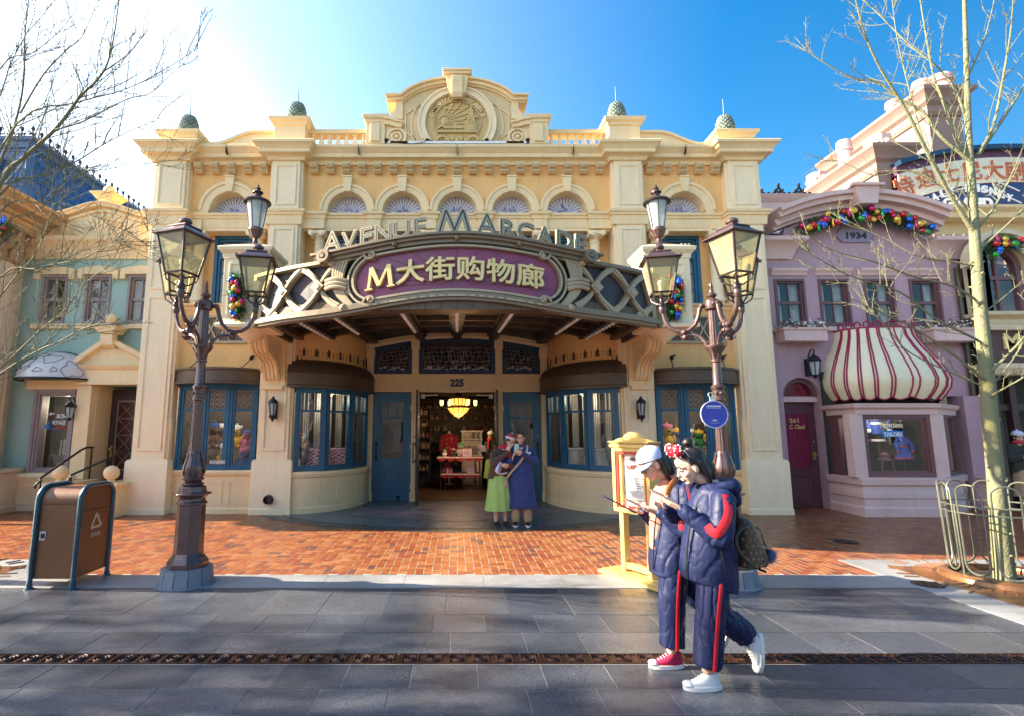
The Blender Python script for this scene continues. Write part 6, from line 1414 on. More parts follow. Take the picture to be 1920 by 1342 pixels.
def gooseneck(label, px, py, Y, k=1.0, cat='lantern'):
 x, z = at(px, py, Y); t = thing('wall_lantern', label, cat, (x, Y, z)); yy = Y - .22 * k; m = MB(); m.box(x - .05 * k, x + .05 * k, Y - .03, Y, z - .18 * k, z + .16 * k)
 m.tube([(x, Y - .02, z + .05 * k), (x, Y - .08 * k, z + .22 * k), (x, Y - .16 * k, z + .32 * k), (x, yy - .03, z + .30 * k), (x, yy, z + .22 * k)], .014 * k, 7); m.lathe([(.02 * k, .22 * k), (.03 * k, .20 * k), (.10 * k, .14 * k), (.13 * k, .10 * k), (.12 * k, .08 * k)], (x, yy, z), 12); m.lathe([(.07 * k, -.17 * k), (.05 * k, -.20 * k), (.015 * k, -.24 * k)], (x, yy, z), 10)
 for i in range(6): a = 2 * PI * i / 6; m.tube([(x + .115 * k * math.cos(a), yy + .115 * k * math.sin(a), z + .10 * k), (x + .07 * k * math.cos(a), yy + .07 * k * math.sin(a), z - .18 * k)], .009 * k, 5)
 m.build('bracket', BLACKM, t); MB().lathe([(.065 * k, -.17 * k), (.108 * k, .09 * k)], (x, yy, z), 12).build('glass', GLASSW, t)
gooseneck('small black lantern between the travel window and the plum door', 144, 770, YG - .02, .9)
# --- column house at the edge of the frame, blue mansard behind
BUFF = mat('buff_stone', (0.60, 0.47, 0.33), .7, var=.1, vs=1.2, bump=.15, bs=80, grime=.3); GROOVE = mat('rose_groove_paint', (0.42, .22, .16), .7)
CH = thing('column_house', 'buff stone house with one fluted corner column and deep brown cornice', 'building', (-11, 11.0, 0))
cx = xg(14, 700, 10.95); cx = -10.05; yc = 10.95; r0 = .40
m = MB().box(-16, cx + .1, YG - .1, YG + 3, 0, 6.5); m.build('wall', BUFF, CH)
n = 72; vs = []; zz = [1.05, 1.06, 5.30]
m = MB()
for z, k in ((1.12, 1.0), (2.6, .99), (5.32, .88)):
 for i in range(n): a = 2 * PI * i / n; q = r0 * k * (1 - (.07 if (i % 3 == 0) else 0)); vs.append((cx + q * math.cos(a), yc + q * math.sin(a), z))
m.add(vs, [(j * n + i, j * n + (i + 1) % n, (j + 1) * n + (i + 1) % n, (j + 1) * n + i) for j in range(2) for i in range(n)])
m.lathe([(r0 * 1.3, .90), (r0 * 1.3, .97), (r0 * 1.12, 1.0), (r0 * 1.2, 1.05), (r0 * 1.02, 1.12)], (cx, yc, 0), 32)
co_ = m.build('column', BUFF, CH, smooth=25)
m = MB().sweep([(cx - 3, yc - .62), (cx + .62, yc - .62), (cx + .62, YG)], [(-.6, 0), (.02, 0), (.02, .12), (0, .14), (0, .80), (.04, .84), (.03, .90), (-.6, .905)]); m.build('plinth', BUFF, CH)
m = MB()
for ring_, (zz_, rr_, hh_, nn_) in enumerate(((5.34, .36, .30, 12), (5.56, .40, .30, 12), (5.76, .46, .26, 8))):
 for i in range(nn_):
  a = 2 * PI * (i + .5 * (ring_ % 2)) / nn_; m.tube([(cx + rr_ * math.cos(a), yc + rr_ * math.sin(a), zz_), (cx + (rr_ + .03) * math.cos(a), yc + (rr_ + .03) * math.sin(a), zz_ + hh_ * .6), (cx + (rr_ + .12) * math.cos(a), yc + (rr_ + .12) * math.sin(a), zz_ + hh_), (cx + (rr_ + .16) * math.cos(a), yc + (rr_ + .16) * math.sin(a), zz_ + hh_ * .82)], [.07, .10, .07, .02], 6, flat=.5)
m.lathe([(.36, 5.30), (.40, 5.34), (.36, 5.38), (.38, 5.7), (.50, 5.98)], (cx, yc, 0), 20); m.box(cx - .56, cx + .56, yc - .56, yc + .56, 5.98, 6.06); m.build('capital', mat('brown_capital', (0.30, .20, .12), .65, var=.3, vs=6), CH)
OCH = mat('ochre_cornice', (0.46, 0.30, 0.16), .65, var=.12, vs=2, grime=.3)
m = MB().sweep([(-16, yc - .50), (cx + .50, yc - .50), (cx + .50, YG + .6)], [(-.6, 6.06), (.0, 6.06), (.02, 6.14), (.04, 6.15), (.04, 6.24), (.10, 6.26), (.11, 6.33), (.16, 6.35), (.34, 6.38), (.36, 6.44), (.42, 6.48), (.50, 6.52), (.52, 6.58), (-.6, 6.60)]); m.build('entablature', OCH, CH)
MB().box(-16, cx + .1, yc - .3, YG + 3, 6.45, 6.58).build('roof', OCH, CH)
garland('tuft of evergreen and gold baubles at the column capital by the frame edge', [p3(2, 438, 10.2), p3(12, 428, 10.2), p3(24, 434, 10.2)], .22, 6, 5)
MANB = mat('blue_slate_roof', (0.035, 0.10, 0.24), .45, var=.2, vs=3)
nt = MANB.node_tree; bs = [q for q in nt.nodes if q.type == 'BSDF_PRINCIPLED'][0]; tc = [q for q in nt.nodes if q.type == 'TEX_COORD'][0]
mp_ = nt.nodes.new('ShaderNodeMapping'); mp_.inputs['Rotation'].default_value = (0, R(90), R(90)); bk = nt.nodes.new('ShaderNodeTexBrick'); bk.inputs['Scale'].default_value = 1.5; bk.inputs['Color1'].default_value = (.030, .105, .27, 1); bk.inputs['Color2'].default_value = (.045, .14, .33, 1); bk.inputs['Mortar'].default_value = (.008, .018, .045, 1); bk.inputs['Mortar Size'].default_value = .03; bk.inputs['Brick Width'].default_value = .42; bk.inputs['Row Height'].default_value = .5
sepx = nt.nodes.new('ShaderNodeSeparateXYZ'); cmb = nt.nodes.new('ShaderNodeCombineXYZ'); adx = nt.nodes.new('ShaderNodeMath'); adx.operation = 'ADD'; nt.links.new(tc.outputs['Object'], sepx.inputs[0]); nt.links.new(sepx.outputs[0], adx.inputs[0]); nt.links.new(sepx.outputs[1], adx.inputs[1]); nt.links.new(adx.outputs[0], cmb.inputs[0]); nt.links.new(sepx.outputs[2], cmb.inputs[1]); nt.links.new(cmb.outputs[0], bk.inputs['Vector']); nt.links.new(bk.outputs[0], bs.inputs['Base Color'])
MH = thing('mansard_house', 'house behind with steep blue slate mansard roof and iron cresting', 'building', (-18, 19, 0))
xr, yf, yb, zt = -13.95, 16.0, 22.3, 11.1
m = MB().box(-30, xr + .9, yf - .9, yb + 1, 0, 7.2); m.build('wall', BUFF, MH)
m = MB(); m.add([(-30, yf, zt), (xr, yf, zt), (xr, yb, zt), (-30, yb, zt), (-30, yf - .75, 7.2), (xr + .75, yf - .75, 7.2), (xr + .75, yb + .75, 7.2), (-30, yb + .75, 7.2)], [(0, 1, 2, 3), (4, 5, 1, 0), (5, 6, 2, 1), (6, 7, 3, 2)]); m.build('roof', MANB, MH, smooth=0)
BLTR = mat('blue_roof_trim', (0.06, .13, .26), .5)
m = MB().sweep([(-30, yf), (xr, yf), (xr, yb + .2)], [(-.2, zt - .28), (.10, zt - .28), (.12, zt - .1), (.2, zt - .05), (.22, zt + .05), (-.2, zt + .06)]); m.tube([(xr + .02, yf - .02, zt), (xr + .76, yf - .76, 7.2)], .16, 4); m.build('roof_trim', BLTR, MH)
m = MB(); y = yf
while y < yb: m.tube([(xr, y, zt + .05), (xr, y, zt + .42)], .03, 4); m.ball((xr, y, zt + .42), (.06, .06, .09), 6, 4); m.tube([(xr, y - .14, zt + .24), (xr, y + .14, zt + .24)], .03, 4); m.tube([(xr, y + .0, zt + .08), (xr, y + .14, zt + .2), (xr, y + .27, zt + .08)], .02, 4); y += .36
x = xr
while x > -22: m.tube([(x, yf, zt + .05), (x, yf, zt + .42)], .03, 4); m.ball((x, yf, zt + .42), (.06, .06, .09), 6, 4); m.tube([(x - .14, yf, zt + .24), (x + .14, yf, zt + .24)], .03, 4); x -= .36
m.build('cresting', BLACKM, MH)
for x in (-15.2,):
 m = MB(); m.frame(x - .55, x + .55, 8.3, 10.4, .14, yf - .72, yf - .1); 
 for k in range(1, 4): m.box(x - .41, x + .41, yf - .62, yf - .56, 8.3 + k * .52, 8.36 + k * .52)
 m.box(x - .03, x + .03, yf - .62, yf - .56, 8.44, 10.26); f = m.build('dormer_window', BLTR, MH); MB().box(x - .42, x + .42, yf - .57, yf - .55, 8.42, 10.28).build('pane', mat('pale_dormer_glass', (.35, .42, .5), .1), f, smooth=0)
# --- pink tailor house
PINK = mat('pink_plaster', (0.46, 0.29, 0.325), .75, var=.09, vs=1.0, bump=.18, bs=70, grime=.25); PINKT = mat('pale_pink_trim', (0.66, 0.46, 0.42), .65, var=.07, vs=1.5, grime=.2); ROSEW = mat('rose_brown_timber', (0.155, 0.070, 0.075), .45, var=.12, vs=4); ROSED = mat('deep_rose_door', (0.115, .040, .055), .42, var=.12, vs=4)
YK = 11.75
xk = lambda px, py, Y=YK: at(px, py, Y)[0]
zk = lambda py, Y=YK: at(857, py, Y)[1]
PH = thing('pink_tailor_house', 'mauve pink house with curved gable, four sash windows and tailor bay window', 'building', (9, YK, 0))
KX0, KX1 = 6.76, xk(1815, 640)
w4 = [(xk(1482, 566), .70), (xk(1565, 566), .70), (xk(1650, 566), .70), (xk(1736, 566), .70)]; kz0, kz1 = zk(612), zk(524)
m = MB(); cuts = [KX0] + [v for c, w in w4 for v in (c - w / 2, c + w / 2)] + [KX1]
for i in range(0, len(cuts), 2): m.box(cuts[i], cuts[i + 1], YK, YK + .25, kz0, kz1)
hz0 = zk(443, 11.5); gc = xk(1600, 420); gz = zk(395); ge = zk(430)
m.prism([(KX0, kz1), (KX0, hz0 - .02), (gc - 1.75, hz0 - .02)] + [(gc - 1.62 + 3.24 * i / 16, ge + (gz - ge) * (1 - ((i - 8) / 8) ** 2)) for i in range(17)] + [(gc + 1.75, hz0 - .02), (KX1, hz0 - .02), (KX1, kz1)], YK, YK + .25)
ax0, ax1 = xk(1470, 740), xk(1536, 740); arz = zk(742); 
m.box(KX0, KX1, YK, YK + .25, arz + .55, kz0); ac = (ax0 + ax1) / 2; ar = (ax1 - ax0) / 2 + .02
m.prism([(KX0, arz), (ac - ar, arz)] + [(ac - ar * math.cos(PI * i / 16), arz + ar * math.sin(PI * i / 16)) for i in range(17)] + [(xk(1800, 740), arz), (KX1, arz), (KX1, arz + .55), (KX0, arz + .55)], YK, YK + .25)
m.box(KX0, ac - ar, YK, YK + .25, 0, arz); m.box(xk(1808, 850), KX1, YK - .15, YK + .25, 0, arz); m.box(ac + ar, ac + ar + .25, YK, YK + .25, 0, arz)
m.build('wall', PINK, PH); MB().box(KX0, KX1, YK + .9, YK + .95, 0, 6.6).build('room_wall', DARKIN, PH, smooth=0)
for c, w in w4:
 f = sash(PH, c, w, kz0, kz1, YK, ROSEW); a = .47
 MB().sweep([(c - a + .05, YK), (c + a - .05, YK)], [(-.05, kz1 + .08), (.04, kz1 + .08), (.05, kz1 + .13), (.10, kz1 + .18), (.11, kz1 + .24), (-.05, kz1 + .25)]).build('window_head', PINKT, f)
MB().box(KX0, KX1 - .05, YK - .07, YK, kz0 - .12, kz0 - .02).build('sill', PINKT, PH, bevel=.005)
for a, b in ((KX0 - .0, gc - 1.62), (gc + 1.62, KX1 + .2)):
 MB().sweep([(a, YK), (b, YK)] if b > 8 else [(a, YK), (b, YK), (b, YK + .2)], [(-.05, hz0 - .48), (.06, hz0 - .48), (.08, hz0 - .42), (.10, hz0 - .38), (.14, hz0 - .26), (.24, hz0 - .15), (.32, hz0 - .11), (.33, hz0 - .02), (-.05, hz0)]).build('cornice', PINKT, PH)
gp = [(gc - 1.95 + 3.9 * i / 24, ge + .26 + (gz - ge - .02) * (1 - ((i - 12) / 12) ** 2)) for i in range(25)]
m = MB().ribbon([(x, z + .05) for x, z in gp], .10, YK - .45, YK + .3); m.ribbon([(x, z - .06) for x, z in gp], .12, YK - .36, YK + .25); m.ribbon([(x, z - .19) for x, z in gp], .14, YK - .20, YK + .25); m.ribbon([(x, z - .30) for x, z in gp], .08, YK - .10, YK + .25)
m.prism([(gc - .20, gz - .05), (gc + .20, gz - .05), (gc + .28, gz + .36), (gc - .28, gz + .36)], YK - .52, YK); m.box(gc - .36, gc + .36, YK - .58, YK + .2, gz + .36, gz + .42); m.build('gable_cornice', PINKT, PH)
px, pz = xk(1602, 443), zk(443)
m = MB(); hwp, hhp = .38, .15; pl_ = [(px - hwp, pz - hhp + .06), (px - hwp - .05, pz), (px - hwp, pz + hhp - .06), (px - hwp + .06, pz + hhp), (px + hwp - .06, pz + hhp), (px + hwp, pz + hhp - .06), (px + hwp + .05, pz), (px + hwp, pz - hhp + .06), (px + hwp - .06, pz - hhp), (px - hwp + .06, pz - hhp)]
m.prism(pl_, YK - .03, YK); m.ribbon(pl_ + pl_[:1], .03, YK - .045, YK); pq = m.build('date_plaque', mat('grey_mauve_plaque', (.27, .22, .30), .5), PH); put_text('lettering', DARKBR, pq, '1934', (px, YK - .031, pz - .075), .21, .48, .006, .012)
garland('long pine garland of bright baubles arched under the pink gable', [(gc - 1.42 + 2.95 * i / 14, YK - .18, hz0 + .10 + .40 * (1 - (abs(i - 7) / 7) ** 2)) for i in range(15)], .19, 46, 7, bsz=1.45)
DKROOF = mat('blue_grey_seam_roof', (0.10, .11, .16), .4, metal=.3, var=.15)
m = MB(); m.add([(KX0, YK + .28, hz0), (KX1 + .2, YK + .28, hz0), (KX1 - .6, YK + 2.4, hz0 + 1.3), (KX0, YK + 2.4, hz0 + 1.3)], [(0, 1, 2, 3)])
for k in range(14): x = KX0 + .1 + k * .35; m.tube([(x, YK + .30, hz0 + .02), (x - .02 * k, YK + 2.4, hz0 + 1.32)], .03, 4)
m.build('roof', DKROOF, PH); rz = zk(366, 13.5)
m = MB().sweep([(KX0, 13.6), (9.9, 13.6), (9.9, 15)], [(-.2, rz - .5), (.05, rz - .5), (.06, rz - .2), (.15, rz - .1), (.2, rz), (-.2, rz + .02)]); m.box(KX0, 9.9, 13.6, 15, rz - 1.4, rz - .01); m.build('attic', PINKT, PH)
m = MB(); x = KX0 + .1; k = 0
while x < 9.8:
 if k % 4 == 2: m.prism([(x - .16, rz), (x, rz + .32), (x + .16, rz), (x + .11, rz), (x, rz + .22), (x - .11, rz)], 13.55, 13.58); m.ball((x, 13.56, rz + .32), .05, 6, 4); m.ball((x - .1, 13.56, rz + .16), .045, 6, 4); m.ball((x + .1, 13.56, rz + .16), .045, 6, 4); m.ball((x, 13.56, rz + .1), .05, 6, 4)
 else: m.ball((x, 13.56, rz + .06), (.06, .03, .06), 6, 4)
 x += .14; k += 1
m.tube([(KX0, 13.56, rz + .02), (9.85, 13.56, rz + .02)], .02, 4); m.build('cresting', BLACKM, PH)
dpx = KX1 - .12; m = MB().tube([(dpx, YK - .08, hz0 - .7), (dpx, YK - .08, .75), (dpx + .06, YK - .10, .6), (dpx + .2, YK - .14, .5)], .05, 10)
for z in (1.2, 2.4, 3.2, 4.0): m.tube([(dpx - .09, YK - .06, z), (dpx + .09, YK - .06, z)], .02, 5)
m.build('downpipe', mat('green_bronze_pipe', (.10, .09, .06), .5, metal=.4, var=.3), PH)
FLW = [mat('flower_leaf', (.05, .12, .03), .7), mat('white_flower', (.75, .70, .62), .7), mat('crimson_flower', (.35, .02, .08), .7), mat('violet_flower', (.25, .08, .2), .7)]
for nm, c in (('under the sash window next the arcade', w4[0][0] + .05), ('under the sash window beside the downpipe', w4[3][0] + .25)):
 t = thing('flower_box', 'pink flower box of white and crimson blooms ' + nm, 'flower box', (c, YK - .2, kz0 - .4), 'flower boxes of the pink house')
 m = MB().box(c - .48, c + .48, YK - .36, YK - .03, kz0 - .40, kz0 - .14); m.sweep([(c - .48, YK), (c - .48, YK - .36), (c + .48, YK - .36), (c + .48, YK)], [(-.05, kz0 - .16), (.03, kz0 - .16), (.04, kz0 - .10), (-.05, kz0 - .09)]); m.build('box', PINKT, t, bevel=.006); m = MB(); r_ = random.Random(int(c * 10))
 for k in range(420):
  q = Vector((c + r_.uniform(-.52, .52), YK - .22 + r_.uniform(-.20, .16), kz0 - .12 + abs(r_.gauss(0, .09)))); m.cur = r_.choices((0, 1, 2, 3), (4, 4, 2, 1))[0]; n_ = Vector((r_.gauss(0, 1), r_.gauss(0, 1) - .6, r_.gauss(0, 1) + .5)).normalized(); u = n_.orthogonal().normalized() * r_.uniform(.018, .034); v = n_.cross(u)
  m.add([q - u, q - v, q + u, q + v], [(0, 1, 2, 3)])
 m.build('flowers', FLW, t, smooth=0, fix=False)
m = MB(); m.box(ac - ar, ac + ar, YK + .12, YK + .35, arz - .12, arz + .0); m.build('door_lintel', PINKT, PH)
m = MB(); m.arc_band(ac, arz, ar - .09, ar + .02, 0, PI, YK + .1, YK + .3, 20); m.build('fanlight', ROSEW, PH); m = MB(); m.prism([(ac + (ar - .08) * math.cos(PI * i / 16), arz + (ar - .08) * math.sin(PI * i / 16)) for i in range(17)], YK + .2, YK + .22); m.build('fanlight_glass', mat('crimson_drape_glass', (.16, .012, .03), .15, var=.6, vs=12), PH)
e0, e1 = ac - ar + .0, ac + ar; m = MB().box(e0, e1, YK + .26, YK + .32, 0.01, arz - .12); d_ = m.build('door', ROSED, PH); m = MB(); m.frame(e0 + .08, e1 - .14, .85, arz - .35, .035, YK + .235, YK + .26); m.frame(e0 + .08, e1 - .14, .12, .72, .03, YK + .24, YK + .26); m.build('panel', ROSED, d_)
m = MB(); pts = [(e0 + .12 + (e1 - e0 - .30) * i / 20, YK + .252 + .004 * math.sin(i * 1.9)) for i in range(21)]; m.add([(x, y, z) for x, y in pts for z in (.89, arz - .39)], [(2 * i, 2 * i + 2, 2 * i + 3, 2 * i + 1) for i in range(20)]); m.build('red_drape', mat('crimson_drape', (.20, .012, .045), .4, var=.3, vs=14), d_)
m = MB().box(e1 - .11, e1 - .05, YK + .245, YK + .26, 1.05, 1.22); m.tube([(e1 - .08, YK + .22, 1.17), (e1 - .0, YK + .22, 1.16)], .012, 6); m.ball((e1 - .08, YK + .24, 1.45), .02, 8, 5); m.build('handle', GOLDM, d_)
put_text('lettering', GILT, d_, '261', ((e0 + e1) / 2 - .06, YK + .236, 1.88), .13, .22, .003, .004); put_text('lettering', GILT, d_, 'C. Cluck', ((e0 + e1) / 2 - .02, YK + .236, 1.74), .13, .36, .003, .004, 0, .3)
gooseneck('black lantern on a curled arm beside the striped awning', 1513, 688, YK, 1.15)
by = 10.75; bz1 = zk(776, by)
b0x, b1x, b2x, b3x = at(1553, 850, YK)[0], at(1612, 850, by)[0], at(1765, 850, by)[0], at(1800, 850, YK)[0]
base = [(b0x, YK), (b1x, by), (b2x, by), (b3x, YK)]
m = MB().sweep(base, [(-.3, 0), (.06, 0), (.06, .16), (.03, .20), (.03, .34), (.05, .36), (.05, .52), (.03, .55), (.03, .60), (.08, .62), (.09, .74), (.02, .76), (-.3, .765)]); m.prismz(base, .70, .76); m.build('bay_base', PINKT, PH)
m = MB().sweep(base, [(-.3, bz1), (.02, bz1), (.03, bz1 + .10), (.08, bz1 + .14), (.10, bz1 + .22), (-.3, bz1 + .24)]); m.prismz(base, bz1 + .1, bz1 + .23); m.build('bay_head', PINKT, PH)
for x, y in ((b1x, by), (b2x, by)): MB().box(x - .13, x + .13, y - .01, y + .2, .76, bz1).build('bay_post', PINKT, PH, bevel=.006)
z0, z1 = .78, bz1; m = MB(); m.frame(b1x + .13, b2x - .13, z0, z1, .07, by + .02, by + .14); m.frame(b1x + .20, b2x - .20, z0 + .07, z1 - .07, .04, by + .05, by + .12); f = m.build('bay_window', ROSEW, PH); MB().box(b1x + .22, b2x - .22, by + .08, by + .085, z0 + .1, z1 - .1).build('pane', GLASS, f, smooth=0)
for (pa, pb) in ((base[0], base[1]), (base[2], base[3])):
 d = Vector((pb[0] - pa[0], pb[1] - pa[1])); L_ = d.length; d.normalize(); m = MB(Matrix(((d.x, -d.y, 0, pa[0]), (d.y, d.x, 0, pa[1]), (0, 0, 1, 0), (0, 0, 0, 1)))); m.box(0, L_ * .38, 0, .1, .76, bz1); m.frame(L_ * .38, L_ - .12, .78, bz1, .06, .0, .1); f = m.build('bay_window', ROSEW, PH); m2 = MB(m.xf); m2.box(L_ * .38 + .05, L_ - .17, .05, .055, .83, bz1 - .05); m2.build('pane', GLASS, f, smooth=0)
cxb = (b1x + b2x) / 2; wz = lambda py: zk(py, by + .07)
put_text('window_lettering', mat('cream_window_paint', (.75, .66, .40), .5), PH, 'MIDTOWN', (at(1672, 800, by + .07)[0], by + .075, wz(801)), .115, .45, .004, .004)
x, z = at(1674, 810, by + .07); m = MB(); m.ribbon([(x - .21, z - .035), (x, z - .02), (x + .21, z - .035)], .13, by + .071, by + .075); m.build('window_band', BLUEP, PH, smooth=0); put_text('window_lettering', WHITE, PH, 'TAILORS', (x, by + .069, z - .075), .115, .38, .003, .003)
m = MB().box(b1x, b2x, by + .9, by + .95, .7, 3); m.build('display_back', mat('dark_olive_backing', (.035, .04, .03), .8, var=.5, vs=2), PH, smooth=0)
CLOTHB = mat('royal_blue_cloth', (.012, .06, .36), .7, var=.15, sheen=.3)
def dress(label, x, y, z, k, lower, mt, trim):
 t = thing('costume', label, 'costume', (x, y, z), 'costumes in the tailor window'); m = MB(); pr = [(.05, .62), (.13, .60), (.15, .50), (.10, .36), (.12, .30)] + ([(.22, .10), (.25, .0)] if lower else [(.12, .15)]); m.lathe([(a * k, b * k) for a, b in pr], (x, y, z), 16, sy=.7)
 for s in (-1, 1): m.tube([(x + s * .12 * k, y, z + .56 * k), (x + s * .22 * k, y - .02, z + .42 * k), (x + s * .20 * k, y - .05, z + .24 * k)], [.055 * k, .05 * k, .04 * k], 8)
 m.build('garment', mt, t); m = MB(); m.lathe([((.255 if lower else .125) * k, .02 * k), ((.25 if lower else .125) * k, .06 * k)], (x, y, z), 16, sy=.72); m.lathe([(.12 * k, .33 * k), (.12 * k, .37 * k)], (x, y, z), 12, sy=.72)
 for s in (-1, 1): m.ball((x + s * .2 * k, y - .05, z + .22 * k), .045 * k, 8, 5)
 m.build('trim', trim, t); m = MB(); m.lathe([(.02 * k, -.45 * k), (.02 * k, .1 * k)], (x, y, z), 8); m.lathe([(.14 * k, -.46 * k), (.02 * k, -.42 * k)], (x, y, z), 10); m.lathe([(.04 * k, .62 * k), (.035 * k, .70 * k), (.001, .72 * k)], (x, y, z), 10); m.build('dress_form', WOODIN, t)
dress('large royal blue costume with white trim hung high in the tailor window', cxb + .02, by + .55, 1.45, 1.15, False, CLOTHB, WHITE); dress('short royal blue dress with red trim on a low form in the tailor window', cxb + .36, by + .35, 1.10, .75, True, CLOTHB, REDP); dress('small white jacket beside the tall blue costume', cxb + .42, by + .6, 1.75, .6, False, WHITE, GOODS[3])
t = thing('pedestal_vase', 'blue glass pedestal holding pink flowers at the side of the tailor window', 'vase', (cxb - .5, by + .4, .78)); m = MB().lathe([(.10, 0), (.07, .05), (.06, .5), (.09, .55)], (cxb - .5, by + .4, .78), 14); m.build('body', mat('pale_blue_glass', (.25, .42, .55), .15), t); m = MB(); r_ = random.Random(1)
for k in range(26): m.ball((cxb - .5 + r_.uniform(-.13, .16), by + .4 + r_.uniform(-.1, .1), 1.40 + r_.uniform(0, .2)), r_.uniform(.02, .04), 6, 4)
m.build('flowers', FUR['pink'], t)
t = thing('sewing_stool', 'rose wooden stool standing in the tailor window', 'stool', (cxb, by + .4, .78)); m = MB().lathe([(.14, .30), (.14, .33), (.10, .35)], (cxb, by + .4, .78), 14); m.lathe([(.08, .35), (.09, .42), (.03, .47)], (cxb, by + .4, .78), 10); m.build('seat', ROSEW, t)
for s in (-1, 1): MB().tube([(cxb + s * .10, by + .36, 1.08), (cxb + s * .14, by + .34, .78)], .02, 6).build('leg', ROSEW, t)
AWC = mat('cream_awning', (0.80, .70, .46), .45, var=.05, vs=2, coat=.15); AWR = mat('crimson_stripe', (0.30, .015, .06), .45)
acx = (at(1549, 700, YK - .4)[0] + at(1783, 700, YK - .4)[0]) / 2; yw = YK + .02
az = {k: zk(k, 10.8) for k in (612, 640, 670, 700, 730, 750)}
prof = [(.80, .62, zk(614, 11.2)), (.83, .65, zk(628, 11.1)), (.94, .76, zk(648, 11.0)), (1.09, .92, zk(670, 10.85)), (1.21, 1.05, zk(692, 10.75)), (1.25, 1.10, zk(708, 10.7)), (1.23, 1.07, zk(722, 10.7)), (1.15, .99, zk(736, 10.75)), (1.08, .92, zk(744, 10.8))]
n = 60; vs = []; m = MB()
def awp(j, t, k=1.0):
 rx, ry, z = prof[j]; ex = 2.6; c_, s_ = math.cos(t), math.sin(t)
 return (acx + rx * k * math.copysign(abs(c_) ** (2 / ex), c_), yw - ry * k * abs(s_) ** (2 / ex), z)
for j in range(len(prof)):
 for i in range(n + 1):
  x, y, z = awp(j, PI - PI * i / n)
  if j == len(prof) - 1: z -= .06 * abs(math.sin(PI * 12 * i / n)) - .02
  vs.append((x, y, z))
m.add(vs, [(j * (n + 1) + i, j * (n + 1) + i + 1, (j + 1) * (n + 1) + i + 1, (j + 1) * (n + 1) + i) for j in range(len(prof) - 1) for i in range(n)]); aw = m.build('striped_awning', AWC, PH, smooth=60)
for i in range(1, 12):
 m = MB()
 for dq in (-.028, .028):
  t0 = PI - PI * i / 12 + dq * .9; pts = [awp(j, t0, 1.006) for j in range(len(prof))]; m.tube(pts, .017, 6)
 t0 = PI - PI * i / 12; a_, b_ = Vector(awp(0, t0 - .085, 1.006)), Vector(awp(0, t0 + .085, 1.006)); up_ = (Vector(awp(0, t0, 1.2)) - Vector(awp(0, t0, 1.0))).normalized() * .03
 m.tube(smooth_path([a_, a_ + Vector((0, 0, .08)) + up_ * .5, (a_ + b_) / 2 + Vector((0, 0, .13)) + up_, b_ + Vector((0, 0, .08)) + up_ * .5, b_]), .017, 6); m.build('stripe', AWR, aw)
m = MB(); m.tube([awp(0, PI - PI * i / 40, 1.01) for i in range(41)], .018, 6); m.tube([tuple(Vector(awp(8, PI - PI * i / 120, 1.006)) - Vector((0, 0, .06 * abs(math.sin(PI * 12 * i / 120)) - .02))) for i in range(121)], .014, 5); m.build('edge_piping', AWR, aw)
LITP = mat('peach_plaster', (0.27, .18, .15), .7, var=.07, vs=1.2, grime=.15)
def chimney(label, pxl, pxr, ytop, Y, depth, zb, pots, cap):
 xl, zt = at(pxl, ytop, Y); xr_ = at(pxr, ytop, Y)[0]; t = thing('chimney_stack', label, 'chimney', ((xl + xr_) / 2, Y, zb), 'chimney stacks behind the pink house'); m = MB().box(xl, xr_, Y, Y + depth, zb, zt); m.build('stack', LITP, t)
 cl = [(xl, Y + depth), (xl, Y), (xr_, Y), (xr_, Y + depth)]; m = MB(); e = cap
 m.sweep(cl, [(-.1, zt - 1.05 * e), (.06 * e, zt - 1.05 * e), (.12 * e, zt - .92 * e), (.05 * e, zt - .88 * e), (.05 * e, zt - .62 * e), (.18 * e, zt - .5 * e), (.22 * e, zt - .3 * e), (.4 * e, zt - .12 * e), (.42 * e, zt), (-.1, zt + .02)]); m.box(xl, xr_, Y, Y + depth, zt - .1, zt + .015); m.build('cap', LITP, t)
 for (fx, fy, hh, rr, sq) in pots:
  m = MB(); c = (xl + (xr_ - xl) * fx, Y + depth * fy)
  if sq: m.lathe([(rr, zt), (rr, zt + hh)], (c[0], c[1], 0), 8, PI / 8, PI / 8 + 2 * PI); [m.ball((c[0] + rr * .92 * math.cos(a), c[1] + rr * .92 * math.sin(a), zt + hh * .55), rr * .22, 8, 5) for a in [PI / 4 * k for k in range(8)]]
  else: m.lathe([(rr, zt), (rr * .9, zt + hh * .6), (rr * 1.1, zt + hh * .62), (rr * 1.1, zt + hh * .7), (rr * .9, zt + hh * .72), (rr * 1.05, zt + hh * .85), (rr * .95, zt + hh), (rr * .7, zt + hh)], (c[0], c[1], 0), 14)
  m.build('chimney_pot', PINKT, t)
chimney('tall peach chimney stack highest above the pink house', 1734, 1795, 172, 18.0, 5.5, 6.0, ((.25, .08, .7, .28, False), (.7, .05, .75, .42, False), (.2, .3, .7, .26, False)), .95)
chimney('lower pink chimney stack in front of the taller peach one', 1640, 1698, 278, 15.2, 3.6, 5.0, ((.05, .35, .95, .22, False), (.5, .12, .55, .38, True), (.1, .75, .5, .34, True)), .8)
